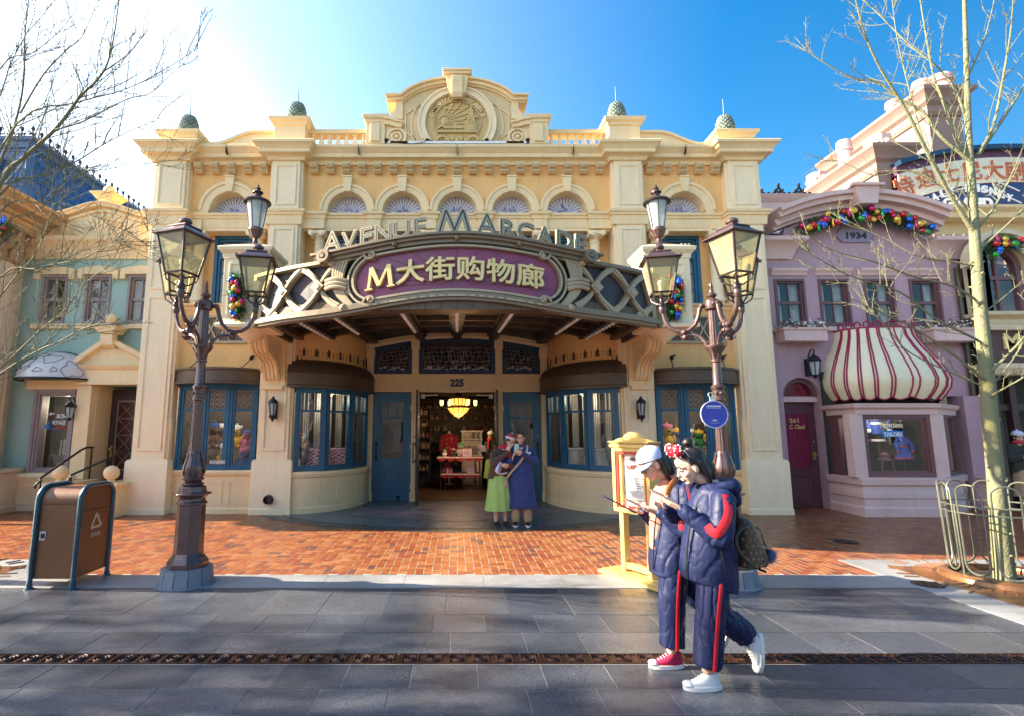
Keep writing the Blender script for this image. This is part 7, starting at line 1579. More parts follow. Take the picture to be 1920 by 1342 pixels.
# --- theatre with painted sign, brown shop
NAVY = mat('navy_sign_paint', (.022, .045, .14), .45, var=.08); SIGNC = mat('ivory_sign_paint', (.68, .64, .50), .5); MAROON = mat('maroon_parapet', (.11, .035, .085), .5)
YT = 15.0; TH = thing('theatre_building', 'theatre front with ivory and navy arched sign above a cream ledge', 'building', (16, YT, 0))
xt = lambda px, py: at(px, py, YT)[0]
zt_ = lambda py: at(857, py, YT)[1]
lx, rx = xt(1690, 400), xt(2060, 400); m = MB().box(lx - .2, rx, YT, YT + 3, 0, zt_(402)); m.build('wall', TAN, TH)
am = (xt(1885, 300)); 
arch = lambda z_mid, drop, k=0: [(lx + (rx - lx) * i / 24, z_mid - drop * (((lx + (rx - lx) * i / 24) - am) / 4.0) ** 2) for i in range(25)]
def band(up, lo, y0, mt, nm):
 m = MB(); m.prism(up + lo[::-1], y0, YT + .3); return m.build(nm, mt, TH)
band(arch(zt_(283), .72), [(lx, zt_(402)), (rx, zt_(402))], YT - .02, MAROON, 'sign_board'); m = MB().ribbon([(x, z + .05) for x, z in arch(zt_(283), .72)], .14, YT - .2, YT + .4); m.build('sign_coping', BLUED, TH)
band(arch(zt_(297), .78), arch(zt_(343), .95), YT - .06, SIGNC, 'ivory_band')
lo_ = [(x, zt_(401)) for x, z in arch(0, 0)]; up_ = [(x, max(z, zt_(400))) for x, z in arch(zt_(345), .95)]; band(up_, lo_, YT - .05, NAVY, 'navy_band')
RDL = mat('red_gold_letter', (.50, .13, .05), .4)
for ch, px, py in (('特', 1701, 349), ('迪', 1740, 333), ('士', 1784, 325), ('尼', 1825, 321), ('大', 1865, 319), ('剧', 1905, 321)):
 x, z = at(px, py, YT - .1); slope = -2 * .85 * (x - am) / 16; put_text('sign_lettering', RDL, TH, ch, (x, YT - .06, z - .24), .66, None, .006, .03, 0, 0, -math.atan(slope) * .8)
for i, ch in enumerate('WALT DISNEY'):
 if ch == ' ': continue
 px = 1742 + i * 15.2; py = 379 - 27 * math.sin((i + .4) / 11.6 * PI); x, z = at(px, py + 6, YT - .1); put_text('sign_lettering', WHITE, TH, ch, (x, YT - .05, z), .30, .20, .014, .03, 0, 0, R(-18 + i * 3.3))
x, z = at(1818, 388, YT - .1); put_text('sign_lettering', WHITE, TH, 'GRAND', (x, YT - .05, z), .40, 1.5, .02, .03); x, z = at(1818, 404, YT - .1); put_text('sign_lettering', WHITE, TH, 'THEATRE', (x, YT - .05, z), .34, 1.7, .015, .03)
for dz in (0, .40): m = MB().ribbon([(xt(1732 + i * 10.5, 380), zt_(383 - 28 * math.sin(i / 17 * PI)) + dz * .95) for i in range(18)], .03, YT - .075, YT - .05); m.build('sign_rule', WHITE, TH)
m = MB().sweep([(lx - .1, YT - .3), (rx, YT - .3)], [(-.4, zt_(418)), (.1, zt_(418)), (.14, zt_(410)), (.3, zt_(404)), (.32, zt_(400)), (-.4, zt_(399))]); m.build('ledge', CREAM, TH)
YS = 11.35; BS = thing('brown_shop', 'cream and brown shop with shingled roof, arched window and brown name board', 'building', (12, YS, 0))
xs_ = lambda px, py: at(px, py, YS)[0]
zs2 = lambda py: at(857, py, YS)[1]
SHING = mat('brown_shingles', (.15, .105, .095), .7, var=.2, vs=4)
sx0, sx1 = KX1 + .02, xs_(2060, 600); rz0, rz1 = zs2(560), zs2(418)
m = MB()
for k in range(11):
 z0, z1 = 4.35 + k * .20, 4.35 + (k + 1) * .20; m.add([(sx0, YS + .15 + k * .10, z0), (sx1, YS + .15 + k * .10, z0), (sx1, YS + .25 + k * .10, z1 + .02), (sx0, YS + .25 + k * .10, z1 + .02), (sx0, YS + .19 + k * .10, z0), (sx1, YS + .19 + k * .10, z0)], [(0, 1, 2, 3), (0, 4, 5, 1)])
 x = sx0 + (k % 2) * .12
 while x < sx1: m.box(x, x + .012, YS + .145 + k * .10, YS + .2 + k * .1, z0, z1); x += .25
m.build('roof', SHING, BS, smooth=0)
CRS = mat('cream_shop_render', (.62, .52, .34), .7, var=.08, grime=.2)
wc, wz = xs_(1880, 540), zs2(515); m = MB(); arch_panel(m, sx0 + .25, sx1, zs2(592), wz + .95, [(wc, .55, wz + .15)], YS + .0, YS + .3); m.arc_band(wc, wz + .15, .56, .74, 0, PI, YS - .10, YS + .0, 24); m.arc_band(wc, wz + .15, .74, .84, 0, PI, YS - .2, YS + .05, 24)
m.build('dormer', CRS, BS)
m = MB(); m.box(wc - .55, wc - .42, YS + .06, YS + .2, zs2(592), wz + .15); m.box(wc + .42, wc + .55, YS + .06, YS + .2, zs2(592), wz + .15); m.arc_band(wc, wz + .15, .42, .55, 0, PI, YS + .06, YS + .2, 20); m.box(wc - .42, wc + .42, YS + .08, YS + .16, wz - .1, wz - .02); m.box(wc - .03, wc + .03, YS + .085, YS + .155, zs2(592), wz + .55); f = m.build('arched_window', ROSEW, BS); MB().box(wc - .45, wc + .45, YS + .12, YS + .125, zs2(592), wz + .55).build('pane', GLASS, f, smooth=0)
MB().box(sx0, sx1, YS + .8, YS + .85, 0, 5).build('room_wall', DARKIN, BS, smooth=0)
garland('small pine wreath piece with baubles over the arched shop window at the frame edge', [(wc - .38, YS - .12, wz + .36), (wc - .22, YS - .14, wz + .62), (wc + .05, YS - .15, wz + .70), (wc + .3, YS - .14, wz + .6)], .17, 13, 11, bsz=1.3)
m = MB().sweep([(sx0, YS + .2), (sx0, YS), (sx1, YS)], [(-.2, zs2(620)), (.1, zs2(620)), (.12, zs2(612)), (.05, zs2(608)), (.05, zs2(600)), (.22, zs2(594)), (.24, zs2(588)), (-.2, zs2(587))]); m.sweep([(sx0, YS + .2), (sx0, YS), (sx1, YS)], [(-.2, zs2(702)), (.06, zs2(702)), (.16, zs2(690)), (.16, zs2(682)), (-.2, zs2(681))]); m.build('shop_cornice', CRS, BS)
m = MB().box(sx0 + .02, sx1, YS + .02, YS + .1, zs2(683), zs2(619)); nb_ = m.build('name_board', mat('brown_board', (.075, .032, .030), .45, var=.15), BS); x, z = at(1902, 652, YS); put_text('sign_lettering', GILT, nb_, 'M', (x - .04, YS + .02, z - .02), .46, .34, .012, .04); put_text('sign_lettering', GILT, nb_, "'", (x + .30, YS + .02, z + .05), .46, .06, .012, .04); x, z = at(1912, 668, YS); m = MB().ribbon([(x - .16, z - .02), (x - .05, z + .015), (x + .05, z - .01), (x + .16, z + .02)], .03, YS, YS + .02); m.build('flourish', GILT, nb_)
BRS = mat('dark_shopfront_timber', (.045, .022, .020), .5, var=.2)
m = MB(); m.box(sx0, sx0 + .14, YS + .05, YS + .4, 0, zs2(702)); m.box(sx0 + .6, sx0 + .74, YS + .25, YS + .4, 0, zs2(702)); m.box(sx0 + .14, sx1, YS + .3, YS + .4, zs2(768), zs2(756)); m.box(sx0 + .14, sx0 + .6, YS + .34, YS + .38, 0, .7); m.build('shopfront', BRS, BS)
m = MB().box(KX1 - .35, KX1 + .05, YK - .35, YK, 0, .72); m.sweep([(KX1 - .35, YK), (KX1 - .35, YK - .35), (KX1 + .05, YK - .35)], [(-.05, .6), (.03, .6), (.06, .70), (-.05, .73)]); m.build('plinth', PINKT, PH)
def added_display_lamp(x, y, z, e):  # added lamp and point light, put in to brighten the window displays
 t = thing('added_display_lamp', 'small added lamp that brightens a shop window display', 'lamp', (x, y, z), 'added lamps in the shop windows'); MB().ball((x, y, z), .022, 8, 6).build('bulb', LITY, t); MB().lathe([(.035, .02), (.05, -.01), (.03, .06), (.001, .065)], (x, y, z), 12).build('shade', BLACKM, t)
 l = bpy.data.lights.new('added_display_fill', 'POINT'); l.energy = e; l.color = (1, .86, .66); l.shadow_soft_size = .12; o = bpy.data.objects.new('added_display_fill', l); COL.objects.link(o); o.location = (x, y, z - .08)
for s in (-1, 1): added_display_lamp(s * 5.1, 11.5, 2.55, 5.5); added_display_lamp(s * 2.85, 11.85, 2.5, 3.5)
added_display_lamp(cxb - .3, by + .25, bz1 - .08, 2.5); added_display_lamp((wx0 + wx1) / 2, YG + .45, sz1 - .12, 4.0)
# --- bare street trees
BARKL = mat('pale_lichen_bark', (0.34, 0.31, 0.21), .8, var=.5, vs=9, col2=(.20, .22, .10), bump=1.0, bs=38)
BARKD = mat('grey_green_bark', (0.17, 0.16, 0.095), .75, var=.25, vs=7, col2=(.20, .20, .09), bump=.4, bs=45)
def twigs(mb, path, r0, rng, depth, dens, up=.35, bud=True):
 L_ = sum((b - a).length for a, b in zip(path[:-1], path[1:])); n = int(L_ * dens)
 for k in range(n):
  f = rng.uniform(.12, 1.0) * (len(path) - 1); i = min(len(path) - 2, int(f)); p = path[i].lerp(path[i + 1], f - i); d = (path[i + 1] - path[i]).normalized()
  side = Vector((rng.gauss(0, 1), rng.gauss(0, 1), rng.gauss(0, 1))); side = (side - d * side.dot(d)).normalized()
  ln = (.16 + .55 * L_ * rng.uniform(.15, .55) * (1 - .5 * f / (len(path) - 1))) * (.8 if depth else .55); q = [p]; e = (d * rng.uniform(.5, 1.0) + side * rng.uniform(.5, .9) + Vector((0, 0, up))).normalized()
  m_ = 6; w = Vector((rng.gauss(0, 1), rng.gauss(0, 1), rng.gauss(0, 1))) * .16
  for j in range(m_): e = (e + w * rng.uniform(-.6, 1) + Vector((0, 0, .05))).normalized(); q.append(q[-1] + e * ln / m_)
  rr = max(.0026, min(r0 * .4, .003 + ln * .0055)); mb.tube(q, [rr * (1 - .6 * j / m_) for j in range(m_ + 1)], 4)
  if bud:
   for j in range(2, m_ + 1):
    if rng.random() < .6: s_ = Vector((rng.gauss(0, 1), rng.gauss(0, 1), rng.gauss(0, 1))).normalized(); mb.tube([q[j], q[j] + s_ * .012 + (q[j] - q[j - 1]).normalized() * .014], [.0042, .0015], 4)
  if depth: twigs(mb, q, rr, rng, depth - 1, dens * 1.5, up, bud)
def bare_tree(label, base, trunk, limbs, bark, seed, dens):
 rng = random.Random(seed); t = thing('bare_tree', label, 'tree', base); tp = smooth_path([p for p, r in trunk]); rs = []
 for i in range(len(trunk) - 1): rs += [trunk[i][1] + (trunk[i + 1][1] - trunk[i][1]) * j / 4 for j in range(4)]
 rs.append(trunk[-1][1]); m = MB(); m.tube(tp, rs, 14)
 for k in range(46):
  f = rng.uniform(.05, .6) * (len(tp) - 1); i = int(f); a = rng.uniform(0, 2 * PI); d = Vector((math.cos(a), math.sin(a), .35)); m.tube([tp[i] + d * rs[i] * .7, tp[i] + d * (rs[i] * 1.0 + .006), tp[i] + d * (rs[i] + rng.uniform(.012, .028))], [.022, .014, .004], 6)
 m.build('trunk', bark, t); crown = MB()
 for pts, r0 in limbs:
  q = smooth_path(pts); n = len(q); crown.tube(q, [r0 * .9 * (1 - .80 * i / n) for i in range(n)], 7); twigs(crown, q, r0, rng, 1, dens)
 crown.build('crown', bark, t, fix=False); return t
rng = random.Random(77)
def limb_px(pts, y0, y1, start=None):
 n = len(pts); out = [p3(x, y, y0 + (y1 - y0) * (i / max(1, n - 1)) ** 1.2) for i, (x, y) in enumerate(pts)]
 return ([Vector(start)] if start else []) + out
TY = 6.22
trunk = [(p3(x, y, TY), r * .88) for x, y, r in ((1886, 1096, .125), (1882, 1060, .108), (1874, 980, .098), (1866, 880, .092), (1857, 790, .088), (1850, 700, .082), (1842, 620, .076), (1835, 540, .070), (1828, 450, .062), (1822, 350, .050), (1816, 250, .040), (1812, 120, .032), (1808, 0, .024), (1804, -90, .015))]
LR = [([(1826, 432), (1785, 372), (1740, 290), (1698, 205), (1652, 132), (1620, 60), (1600, -20)], 6.2, 5.7, .030), ([(1819, 300), (1796, 269), (1773, 203), (1750, 140), (1735, 60), (1722, -20)], 6.2, 6.5, .026), ([(1818, 302), (1763, 255), (1729, 209), (1690, 188), (1640, 152), (1600, 148), (1530, 108), (1490, 70)], 6.2, 6.6, .024),
 ([(1833, 292), (1863, 234), (1880, 150), (1895, 60), (1900, -10)], 6.2, 5.8, .022), ([(1836, 290), (1890, 210), (1925, 150), (1960, 60)], 6.2, 6.6, .020), ([(1837, 580), (1826, 560), (1780, 535), (1715, 520), (1640, 492), (1560, 470), (1500, 430)], 6.2, 5.9, .018), ([(1832, 500), (1780, 490), (1715, 478), (1666, 451), (1610, 425), (1560, 398)], 6.2, 6.6, .015),
 ([(1845, 650), (1829, 636), (1754, 598), (1687, 548), (1587, 515), (1503, 465)], 6.2, 5.6, .019), ([(1850, 712), (1835, 703), (1783, 661), (1712, 615), (1650, 586), (1595, 560)], 6.2, 5.9, .017), ([(1850, 725), (1833, 719), (1712, 665), (1670, 623), (1629, 577), (1600, 540)], 6.2, 6.5, .013),
 ([(1854, 700), (1866, 688), (1917, 637), (1980, 560)], 6.2, 5.9, .024), ([(1854, 730), (1862, 720), (1911, 655), (1950, 560)], 6.2, 6.5, .014), ([(1856, 745), (1869, 735), (1920, 706), (2000, 650)], 6.2, 5.7, .016), ([(1832, 432), (1870, 380), (1905, 310), (1940, 220)], 6.2, 6.6, .018), ([(1834, 470), (1880, 430), (1920, 390), (1980, 330)], 6.2, 5.9, .015), ([(1839, 590), (1880, 560), (1925, 520)], 6.2, 6.4, .013), ([(1824, 400), (1770, 350), (1700, 320), (1640, 330), (1560, 300), (1505, 330)], 6.2, 6.9, .014), ([(1816, 240), (1780, 150), (1700, 80), (1640, 20), (1580, -30)], 6.2, 6.9, .016), ([(1826, 440), (1800, 400), (1765, 330), (1730, 260), (1700, 150), (1680, 60), (1670, -30)], 6.2, 6.4, .017), ([(1813, 150), (1850, 60), (1870, -30)], 6.2, 6.3, .014)]
bare_tree('pale lichened bare tree lit by the sun inside the looped iron guard', (6.2, TY, 0), trunk, [(limb_px(p, a, b), r) for p, a, b, r in LR], BARKL, 5, 5.8)
tx, ty = -6.25, 6.2
trunk = [((tx, ty, -.02), .12), ((tx, ty, .3), .10), ((tx - .03, ty, 1.5), .09), ((tx + .02, ty, 2.8), .08), ((tx + .05, ty, 4.0), .066), ((tx, ty + .05, 5.2), .05), ((tx + .05, ty, 6.8), .035), ((tx, ty, 8.4), .02)]
LL = [([(0, 347), (44, 297), (103, 244), (135, 203), (150, 182), (194, 135), (213, 72), (225, -20)], 6.1, 5.6, .030, 3.0), ([(31, 233), (141, 194), (172, 185), (232, 169), (297, 138), (372, 91)], 6.0, 5.5, .014, 3.9), ([(103, 244), (156, 228), (235, 188), (282, 175), (313, 147), (345, 120)], 5.9, 5.3, .011, None), ([(0, 366), (78, 329), (141, 304), (188, 275), (235, 250), (300, 222)], 6.2, 6.4, .016, 3.0), ([(0, 304), (28, 233), (44, 156), (47, 63), (56, -20)], 6.3, 6.1, .022, 3.4), ([(38, 213), (81, 141), (125, 94), (156, 66), (188, -10)], 6.2, 6.6, .013, None), ([(194, 135), (238, 103), (282, 53)], 5.75, 5.4, .010, None),
 ([(0, 557), (31, 517), (67, 476), (90, 417), (100, 380)], 6.1, 5.8, .012, 2.2), ([(0, 521), (63, 505), (104, 496), (150, 486), (198, 465), (229, 453), (282, 432)], 6.1, 5.5, .013, 2.3), ([(0, 690), (75, 620), (125, 578), (154, 536), (198, 501), (221, 473)], 6.1, 5.3, .012, 1.7), ([(0, 672), (54, 635), (107, 600), (125, 560)], 6.3, 6.4, .011, 1.8), ([(0, 700), (75, 656), (107, 643), (150, 619), (196, 600), (215, 560)], 6.0, 5.4, .014, 1.7), ([(0, 400), (60, 380), (130, 385), (200, 420), (260, 440)], 6.2, 5.7, .011, 2.9), ([(0, 180), (20, 120), (60, 40), (70, -20)], 6.3, 6.5, .012, 4.4), ([(0, 430), (70, 395), (140, 330), (200, 318), (290, 305), (340, 300)], 6.2, 6.7, .010, 2.7), ([(0, 130), (60, 100), (110, 60), (150, 10)], 6.2, 5.6, .011, 4.8)]
bare_tree('dark bare tree leaning into the picture over the green house, trunk beyond the edge', (tx, ty, 0), [(Vector(a), r) for a, r in trunk], [(limb_px(p, a, b, (tx, ty, z) if z else None), r) for p, a, b, r, z in LL], BARKD, 9, 7.0)
GUARD = mat('grey_green_iron', (.16, .17, .13), .4, metal=.5, var=.15)
gx, gy, gr = 6.24, 6.22, .47
t = thing('tree_guard', 'grey iron guard of tall hooped bars round the pale tree', 'tree guard', (gx, gy, 0)); 
for k in range(10):
 a0, a1 = 2 * PI * (k + .12) / 10, 2 * PI * (k + .88) / 10; pts = []
 P_ = lambda a, z, r=gr: (gx + r * (1 + .05 * z) * math.cos(a), gy + r * (1 + .05 * z) * math.sin(a), z); am = (a0 + a1) / 2; ha = (a1 - a0) / 2
 top = [P_(am - ha * math.cos(PI * i / 8), .98 + .10 * math.sin(PI * i / 8)) for i in range(9)]; bot = [P_(am + ha * math.cos(PI * i / 8), .20 - .10 * math.sin(PI * i / 8)) for i in range(9)]
 MB().tube(top + bot, .0105, 7, closed=True).build('hoop', GUARD, t)
for z in (.76, .84): MB().tube([(gx + gr * 1.04 * math.cos(2 * PI * i / 40), gy + gr * 1.04 * math.sin(2 * PI * i / 40), z) for i in range(40)], .009, 6, closed=True).build('ring', GUARD, t)
for k in range(5): a = 2 * PI * (k + .5) / 5; MB().tube([(gx + gr * math.cos(a), gy + gr * math.sin(a), .06), (gx + gr * 1.05 * math.cos(a), gy + gr * 1.05 * math.sin(a), .84)], .012, 6).build('post', GUARD, t)
LEAF = [mat('evergreen_leaf', (.045, .085, .025), .5, var=.3, vs=8), mat('light_evergreen_leaf', (.085, .13, .04), .5, var=.3, vs=8)]
def leafy_tree(label, x, y, h, w, seed, gap, n_=15):
 r_ = random.Random(seed); t = thing('evergreen_tree', label, 'tree', (x, y, 0), 'evergreens further up the street'); m = MB(); m.tube(smooth_path([(x, y, -.02), (x + .05, y, h * .3), (x, y + .05, h * .6), (x, y, h * .92)]), [.2 - .17 * i / 12 for i in range(13)], 10); cl = []
 for k in range(n_):
  z = h * r_.uniform(.28, .98); e = w * math.sqrt(max(.05, 1 - ((z / h - .55) / .48) ** 2)); a = r_.uniform(0, 2 * PI); q = e * math.sqrt(r_.uniform(.05, 1)); c = Vector((x + q * math.cos(a), y + q * math.sin(a) * .9, z)); cl.append((c, r_.uniform(.45, .85))); m.tube([(x, y, z - .5), c], [.05, .012], 5)
 m.build('trunk', BARKD, t); m = MB()
 for c, rr in cl:
  for k in range(int(130 * gap)):
   v = Vector((r_.gauss(0, 1), r_.gauss(0, 1), r_.gauss(0, .8))).normalized() * rr * r_.uniform(.3, 1) ** .5; n_ = Vector((r_.gauss(0, 1), r_.gauss(0, 1), r_.gauss(0, 1))).normalized(); u = n_.orthogonal().normalized() * r_.uniform(.06, .13); w_ = n_.cross(u) * .5; p = c + v; m.cur = 0 if r_.random() < .7 else 1
   m.add([p - u, p - w_, p + u, p + w_], [(0, 1, 2, 3)])
 m.build('crown', LEAF, t, smooth=0, fix=False)
leafy_tree('round evergreen by the pavement up the street, tallest of its row', -15.5, 4.2, 9.8, 1.5, 3, .8, 12)
leafy_tree('slim evergreen by the pavement up the street, shortest of its row', -11.5, 3.3, 7.4, 1.0, 4, .7, 8)
leafy_tree('loose evergreen farthest up the street', -21.0, 5.9, 11.5, 1.1, 6, .7, 9)
OP = thing('opposite_house', 'long peach house across the street facing the arcade', 'building', (0, -13, 0)); m = MB(); m.box(-48, 48, -17, -13, 0, 6.2); m.build('wall', mat('peach_render', (.72, .56, .44), .75, var=.1, vs=.8), OP); MB().box(-48.2, 48.2, -17, -12.75, 6.2, 6.5).build('cornice', CREAM, OP)
for k in range(28):
 x = -33.75 + 2.5 * k
 for z in (.7, 3.9): m = MB(); m.frame(x - .5, x + .5, z, z + 1.7, .09, -13.02, -12.95); f = m.build('window', WHITE, OP); MB().box(x - .41, x + .41, -13.0, -12.99, z + .09, z + 1.61).build('pane', DARKIN, f, smooth=0)
# --- people
SKIN = mat('skin', (0.62, 0.40, 0.29), .5, var=.06, vs=9, fine=.03, spec=.35); SKIN2 = mat('fair_skin', (0.66, 0.42, 0.31), .5, var=.06, vs=9, fine=.03, spec=.35)
HAIR = mat('black_hair', (.014, .010, .009), .38, var=.3, vs=30, bump=.4, bs=140); LIP = mat('lip', (.45, .13, .12), .45); EYEW = mat('eye_white', (.75, .73, .70), .3); EYED = mat('dark_iris', (.012, .008, .006), .15)
def cloth(name, col, rough=.8, sheen=.2, **k): return mat(name, col, rough, var=.12, vs=5, bump=.15, bs=260, sheen=sheen, **k)
NAVY_J = mat('navy_nylon', (.014, .021, .070), .5, var=.2, vs=4, bump=.5, bs=20, spec=.25); RED_S = mat('red_satin', (.58, .02, .03), .25, var=.1, vs=9); NAVY_T = mat('navy_tracksuit', (.012, .018, .066), .45, var=.15, vs=4, bump=.35, bs=14, spec=.3)
SALM = cloth('salmon_knit', (.56, .24, .17)); SHOEW = mat('white_canvas', (.74, .74, .74), .55, var=.05); SHOER = mat('crimson_canvas', (.40, .01, .06), .6, var=.1); RUBB = mat('white_rubber', (.78, .77, .74), .5, var=.03)
def organic(name, mb, mt, parent, voxel=.008, it=4, wr=0.0, wf=8.0, stretch=(1, 1, 1)):
 o = mb.build(name, mt, None, smooth=0); md = o.modifiers.new('remesh', 'REMESH'); md.mode = 'VOXEL'; md.voxel_size = voxel; bpy.context.view_layer.update()
 me = bpy.data.meshes.new_from_object(o.evaluated_get(bpy.context.evaluated_depsgraph_get())); old = o.data; o.modifiers.clear(); bm = bmesh.new(); bm.from_mesh(me)
 for k in range(it): bmesh.ops.smooth_vert(bm, verts=bm.verts, factor=.5, use_axis_x=True, use_axis_y=True, use_axis_z=True)
 bm.normal_update()
 if wr:
  mv = []
  for v in bm.verts:
   p = Vector((v.co.x * stretch[0], v.co.y * stretch[1], v.co.z * stretch[2])) * wf; q = noise.noise(p) ; r2 = max(0, 1 - abs(noise.noise(p * 1.3 + Vector((3, 1, 7)))) * 6); r3 = max(0, 1 - abs(noise.noise(p * 2.3 + Vector((9, 4, 2)))) * 6); mv.append(wr * (q * .6 - r2 * .8 - r3 * .35 + .2))
  mv = [d + wr * .15 * noise.noise(Vector((v.co.x, v.co.y, v.co.z * .8)) * wf * 3.1) for v, d in zip(bm.verts, mv)]
  for v, d in zip(bm.verts, mv): v.co += v.normal * d
 off = root_loc(parent)
 for v in bm.verts: v.co -= off
 bm.to_mesh(me); bm.free(); me.polygons.foreach_set('use_smooth', [True] * len(me.polygons)); o.data = me; bpy.data.meshes.remove(old); me.name = name; me.materials.clear(); me.materials.append(mt); o.parent = parent; return o
def limb(mb, pts, rad, n=12):
 q = smooth_path(pts, 4); rr = []
 for i in range(len(rad) - 1): rr += [rad[i] + (rad[i + 1] - rad[i]) * j / 4 for j in range(4)]
 rr.append(rad[-1]); mb.tube(q, rr, n); mb.ball(q[0], rr[0], n, 8); mb.ball(q[-1], rr[-1], n, 8)
def loft(mb, secs, n=24):
 vs = []
 for s in secs:
  for i in range(n): a = 2 * PI * i / n; x = s[3] * math.cos(a); vs.append((s[0] + x, s[1] + s[4] * math.sin(a), s[2] + (s[5] * x if len(s) > 5 else 0)))
 k = len(secs); mb.add(vs, [(j * n + i, j * n + (i + 1) % n, (j + 1) * n + (i + 1) % n, (j + 1) * n + i) for j in range(k - 1) for i in range(n)] + [tuple(range(n))[::-1], tuple((k - 1) * n + i for i in range(n))])
def frame_fw(loc, ang):                                                  # local x = forward, y = the figure's left, z up
 return Matrix.Translation(loc) @ Matrix.Rotation(ang, 4, 'Z')
def head_skin(mb, H, k=1.0):
 X = mb.xf; mb.xf = X @ H if X is not None else H
 b = lambda c, r: mb.ball(tuple(v * k for v in c), tuple(v * k for v in r), 16, 10)
 b((-.008, 0, .035), (.090, .073, .092)); b((.028, 0, -.030), (.060, .056, .072)); b((.050, 0, -.082), (.030, .034, .026)); b((.040, 0, -.045), (.048, .048, .040)); b((.058, 0, .055), (.032, .048, .040))
 for s in (-1, 1): b((.048, s * .034, -.020), (.036, .026, .030)); b((-.006, s * .074, -.006), (.020, .011, .031)); b((.064, s * .030, .028), (.020, .024, .010))
 mb.tube([(.080 * k, 0, .020 * k), (.094 * k, 0, -.004 * k), (.105 * k, 0, -.020 * k)], [.008 * k, .010 * k, .012 * k], 8); b((.100, 0, -.022), (.014, .015, .011)); b((.086, 0, -.046), (.014, .022, .008)); b((.083, 0, -.060), (.014, .020, .008))
 mb.xf = X
def face_parts(root, X, H, k=1.0, down=True, skin_open=True):
 M_ = X @ H; e = MB(M_)
 for s in (-1, 1): e.ball((.080 * k, s * .030 * k, .010 * k), (.009 * k, .015 * k, .007 * k), 10, 6)
 e.build('eye', EYEW, root); e = MB(M_)
 for s in (-1, 1): e.ball((.0865 * k, s * .030 * k, .008 * k), (.004 * k, .0075 * k, .007 * k), 8, 5); e.tube([(.080 * k, s * .046 * k, .010 * k), (.091 * k, s * .030 * k, .017 * k), (.088 * k, s * .014 * k, .011 * k)], .0028 * k, 5)
 e.build('iris', EYED, root); e = MB(M_)
 for s in (-1, 1): e.tube([(.078 * k, s * .050 * k, .034 * k), (.090 * k, s * .032 * k, .040 * k), (.092 * k, s * .014 * k, .036 * k)], [.003 * k, .0045 * k, .003 * k], 5)
 e.build('eyebrow', HAIR, root); e = MB(M_); e.tube([(.085 * k, s * .022 * k, -.054 * k + .003 * k * abs(s)) for s in (-1, -.5, 0, .5, 1)], [.002 * k, .006 * k, .0065 * k, .006 * k, .002 * k], 6); e.tube([(.088 * k, s * .018 * k, -.060 * k) for s in (-1, 0, 1)], [.002 * k, .006 * k, .002 * k], 6); e.build('lips', LIP, root)
def hand(mb, wrist, fwd, palm, side, curl=.5, k=1.0, spread=.10):
 """palm and five fingers; fwd along the fingers, palm = palm normal, side +1 when the thumb lies along fwd x palm"""
 w = Vector(wrist); f = Vector(fwd).normalized(); p = Vector(palm); p = (p - f * p.dot(f)).normalized(); s = f.cross(p) * side
 for q, r in ((-.026, .012), (-.009, .0135), (.010, .0135), (.026, .013)): limb(mb, [w + s * q * .6 * k, w + f * .045 * k + s * q * .9 * k, w + f * .088 * k + s * q * k], [.015 * k, r * k, r * .92 * k], 8)
 for i, (q, ln) in enumerate(((.028, .068), (.010, .078), (-.009, .072), (-.027, .056))):
  b = w + f * .088 * k + s * q * k; d0 = (f + s * q * spread * 22).normalized(); c = curl * (1 + .12 * i); pts = [b]; a = .25 * c
  for fr, add in ((.45, .9), (.32, 1.0), (.23, .7)): d = d0 * math.cos(a) + p * math.sin(a); pts.append(pts[-1] + d * ln * fr * k); a += add * c
  limb(mb, pts, [.0088 * k, .0082 * k, .0076 * k, .0062 * k], 8)
 b = w + f * .022 * k + s * .026 * k; limb(mb, [b, b + (f * .6 + s * .75 + p * .25).normalized() * .036 * k, b + (f * .6 + s * .75 + p * .25).normalized() * .036 * k + (f * .85 + s * .15 + p * .5).normalized() * .030 * k, b + (f * .6 + s * .75 + p * .25).normalized() * .036 * k + (f * .85 + s * .0 + p * .6).normalized() * .052 * k], [.012 * k, .0105 * k, .009 * k, .007 * k], 8)
def sneaker(root, X, heel, toe_dir, up, canvas, k=1.0):
 """low canvas shoe, heel point on the sole, pointing along toe_dir"""
 f = Vector(toe_dir).normalized(); u = Vector(up); u = (u - f * u.dot(f)).normalized(); s = u.cross(f); M_ = X @ Matrix(((f.x, s.x, u.x, heel[0]), (f.y, s.y, u.y, heel[1]), (f.z, s.z, u.z, heel[2]), (0, 0, 0, 1)))
 m = MB(M_); loft(m, [(.125 * k, 0, .022, .128 * k, .042 * k), (.125 * k, 0, .045, .124 * k, .041 * k), (.105 * k, 0, .062, .10 * k, .036 * k, -.12), (.075 * k, 0, .085, .070 * k, .034 * k, -.15), (.060 * k, 0, .100, .052 * k, .033 * k, -.10)], 20); so = organic('shoe', m, canvas, root, .006, 3)
 m = MB(M_); n = 28; out = [(.125 * k + .138 * k * math.cos(2 * PI * i / n), (.048 + .006 * math.cos(2 * PI * i / n)) * k * math.sin(2 * PI * i / n)) for i in range(n)]; m.prismz(out, .0, .026); m.ball((.225 * k, 0, .032), (.040 * k, .040 * k, .022), 12, 6); m.build('sole', RUBB, so, smooth=40); m = MB(M_)
 for i in range(5): x = (.185 - .020 * i) * k; z = .056 + .011 * i; m.tube([(x, -.020 * k, z - .006), (x + .004, 0, z + .006), (x, .020 * k, z - .006)], .0032, 5)
 for q in (-1, 1): m.tube([(.10 * k, 0, .112), (.085 * k, q * .022, .118), (.11 * k, q * .03, .10)], .003, 5)
 m.build('lace', RUBB, so); return so
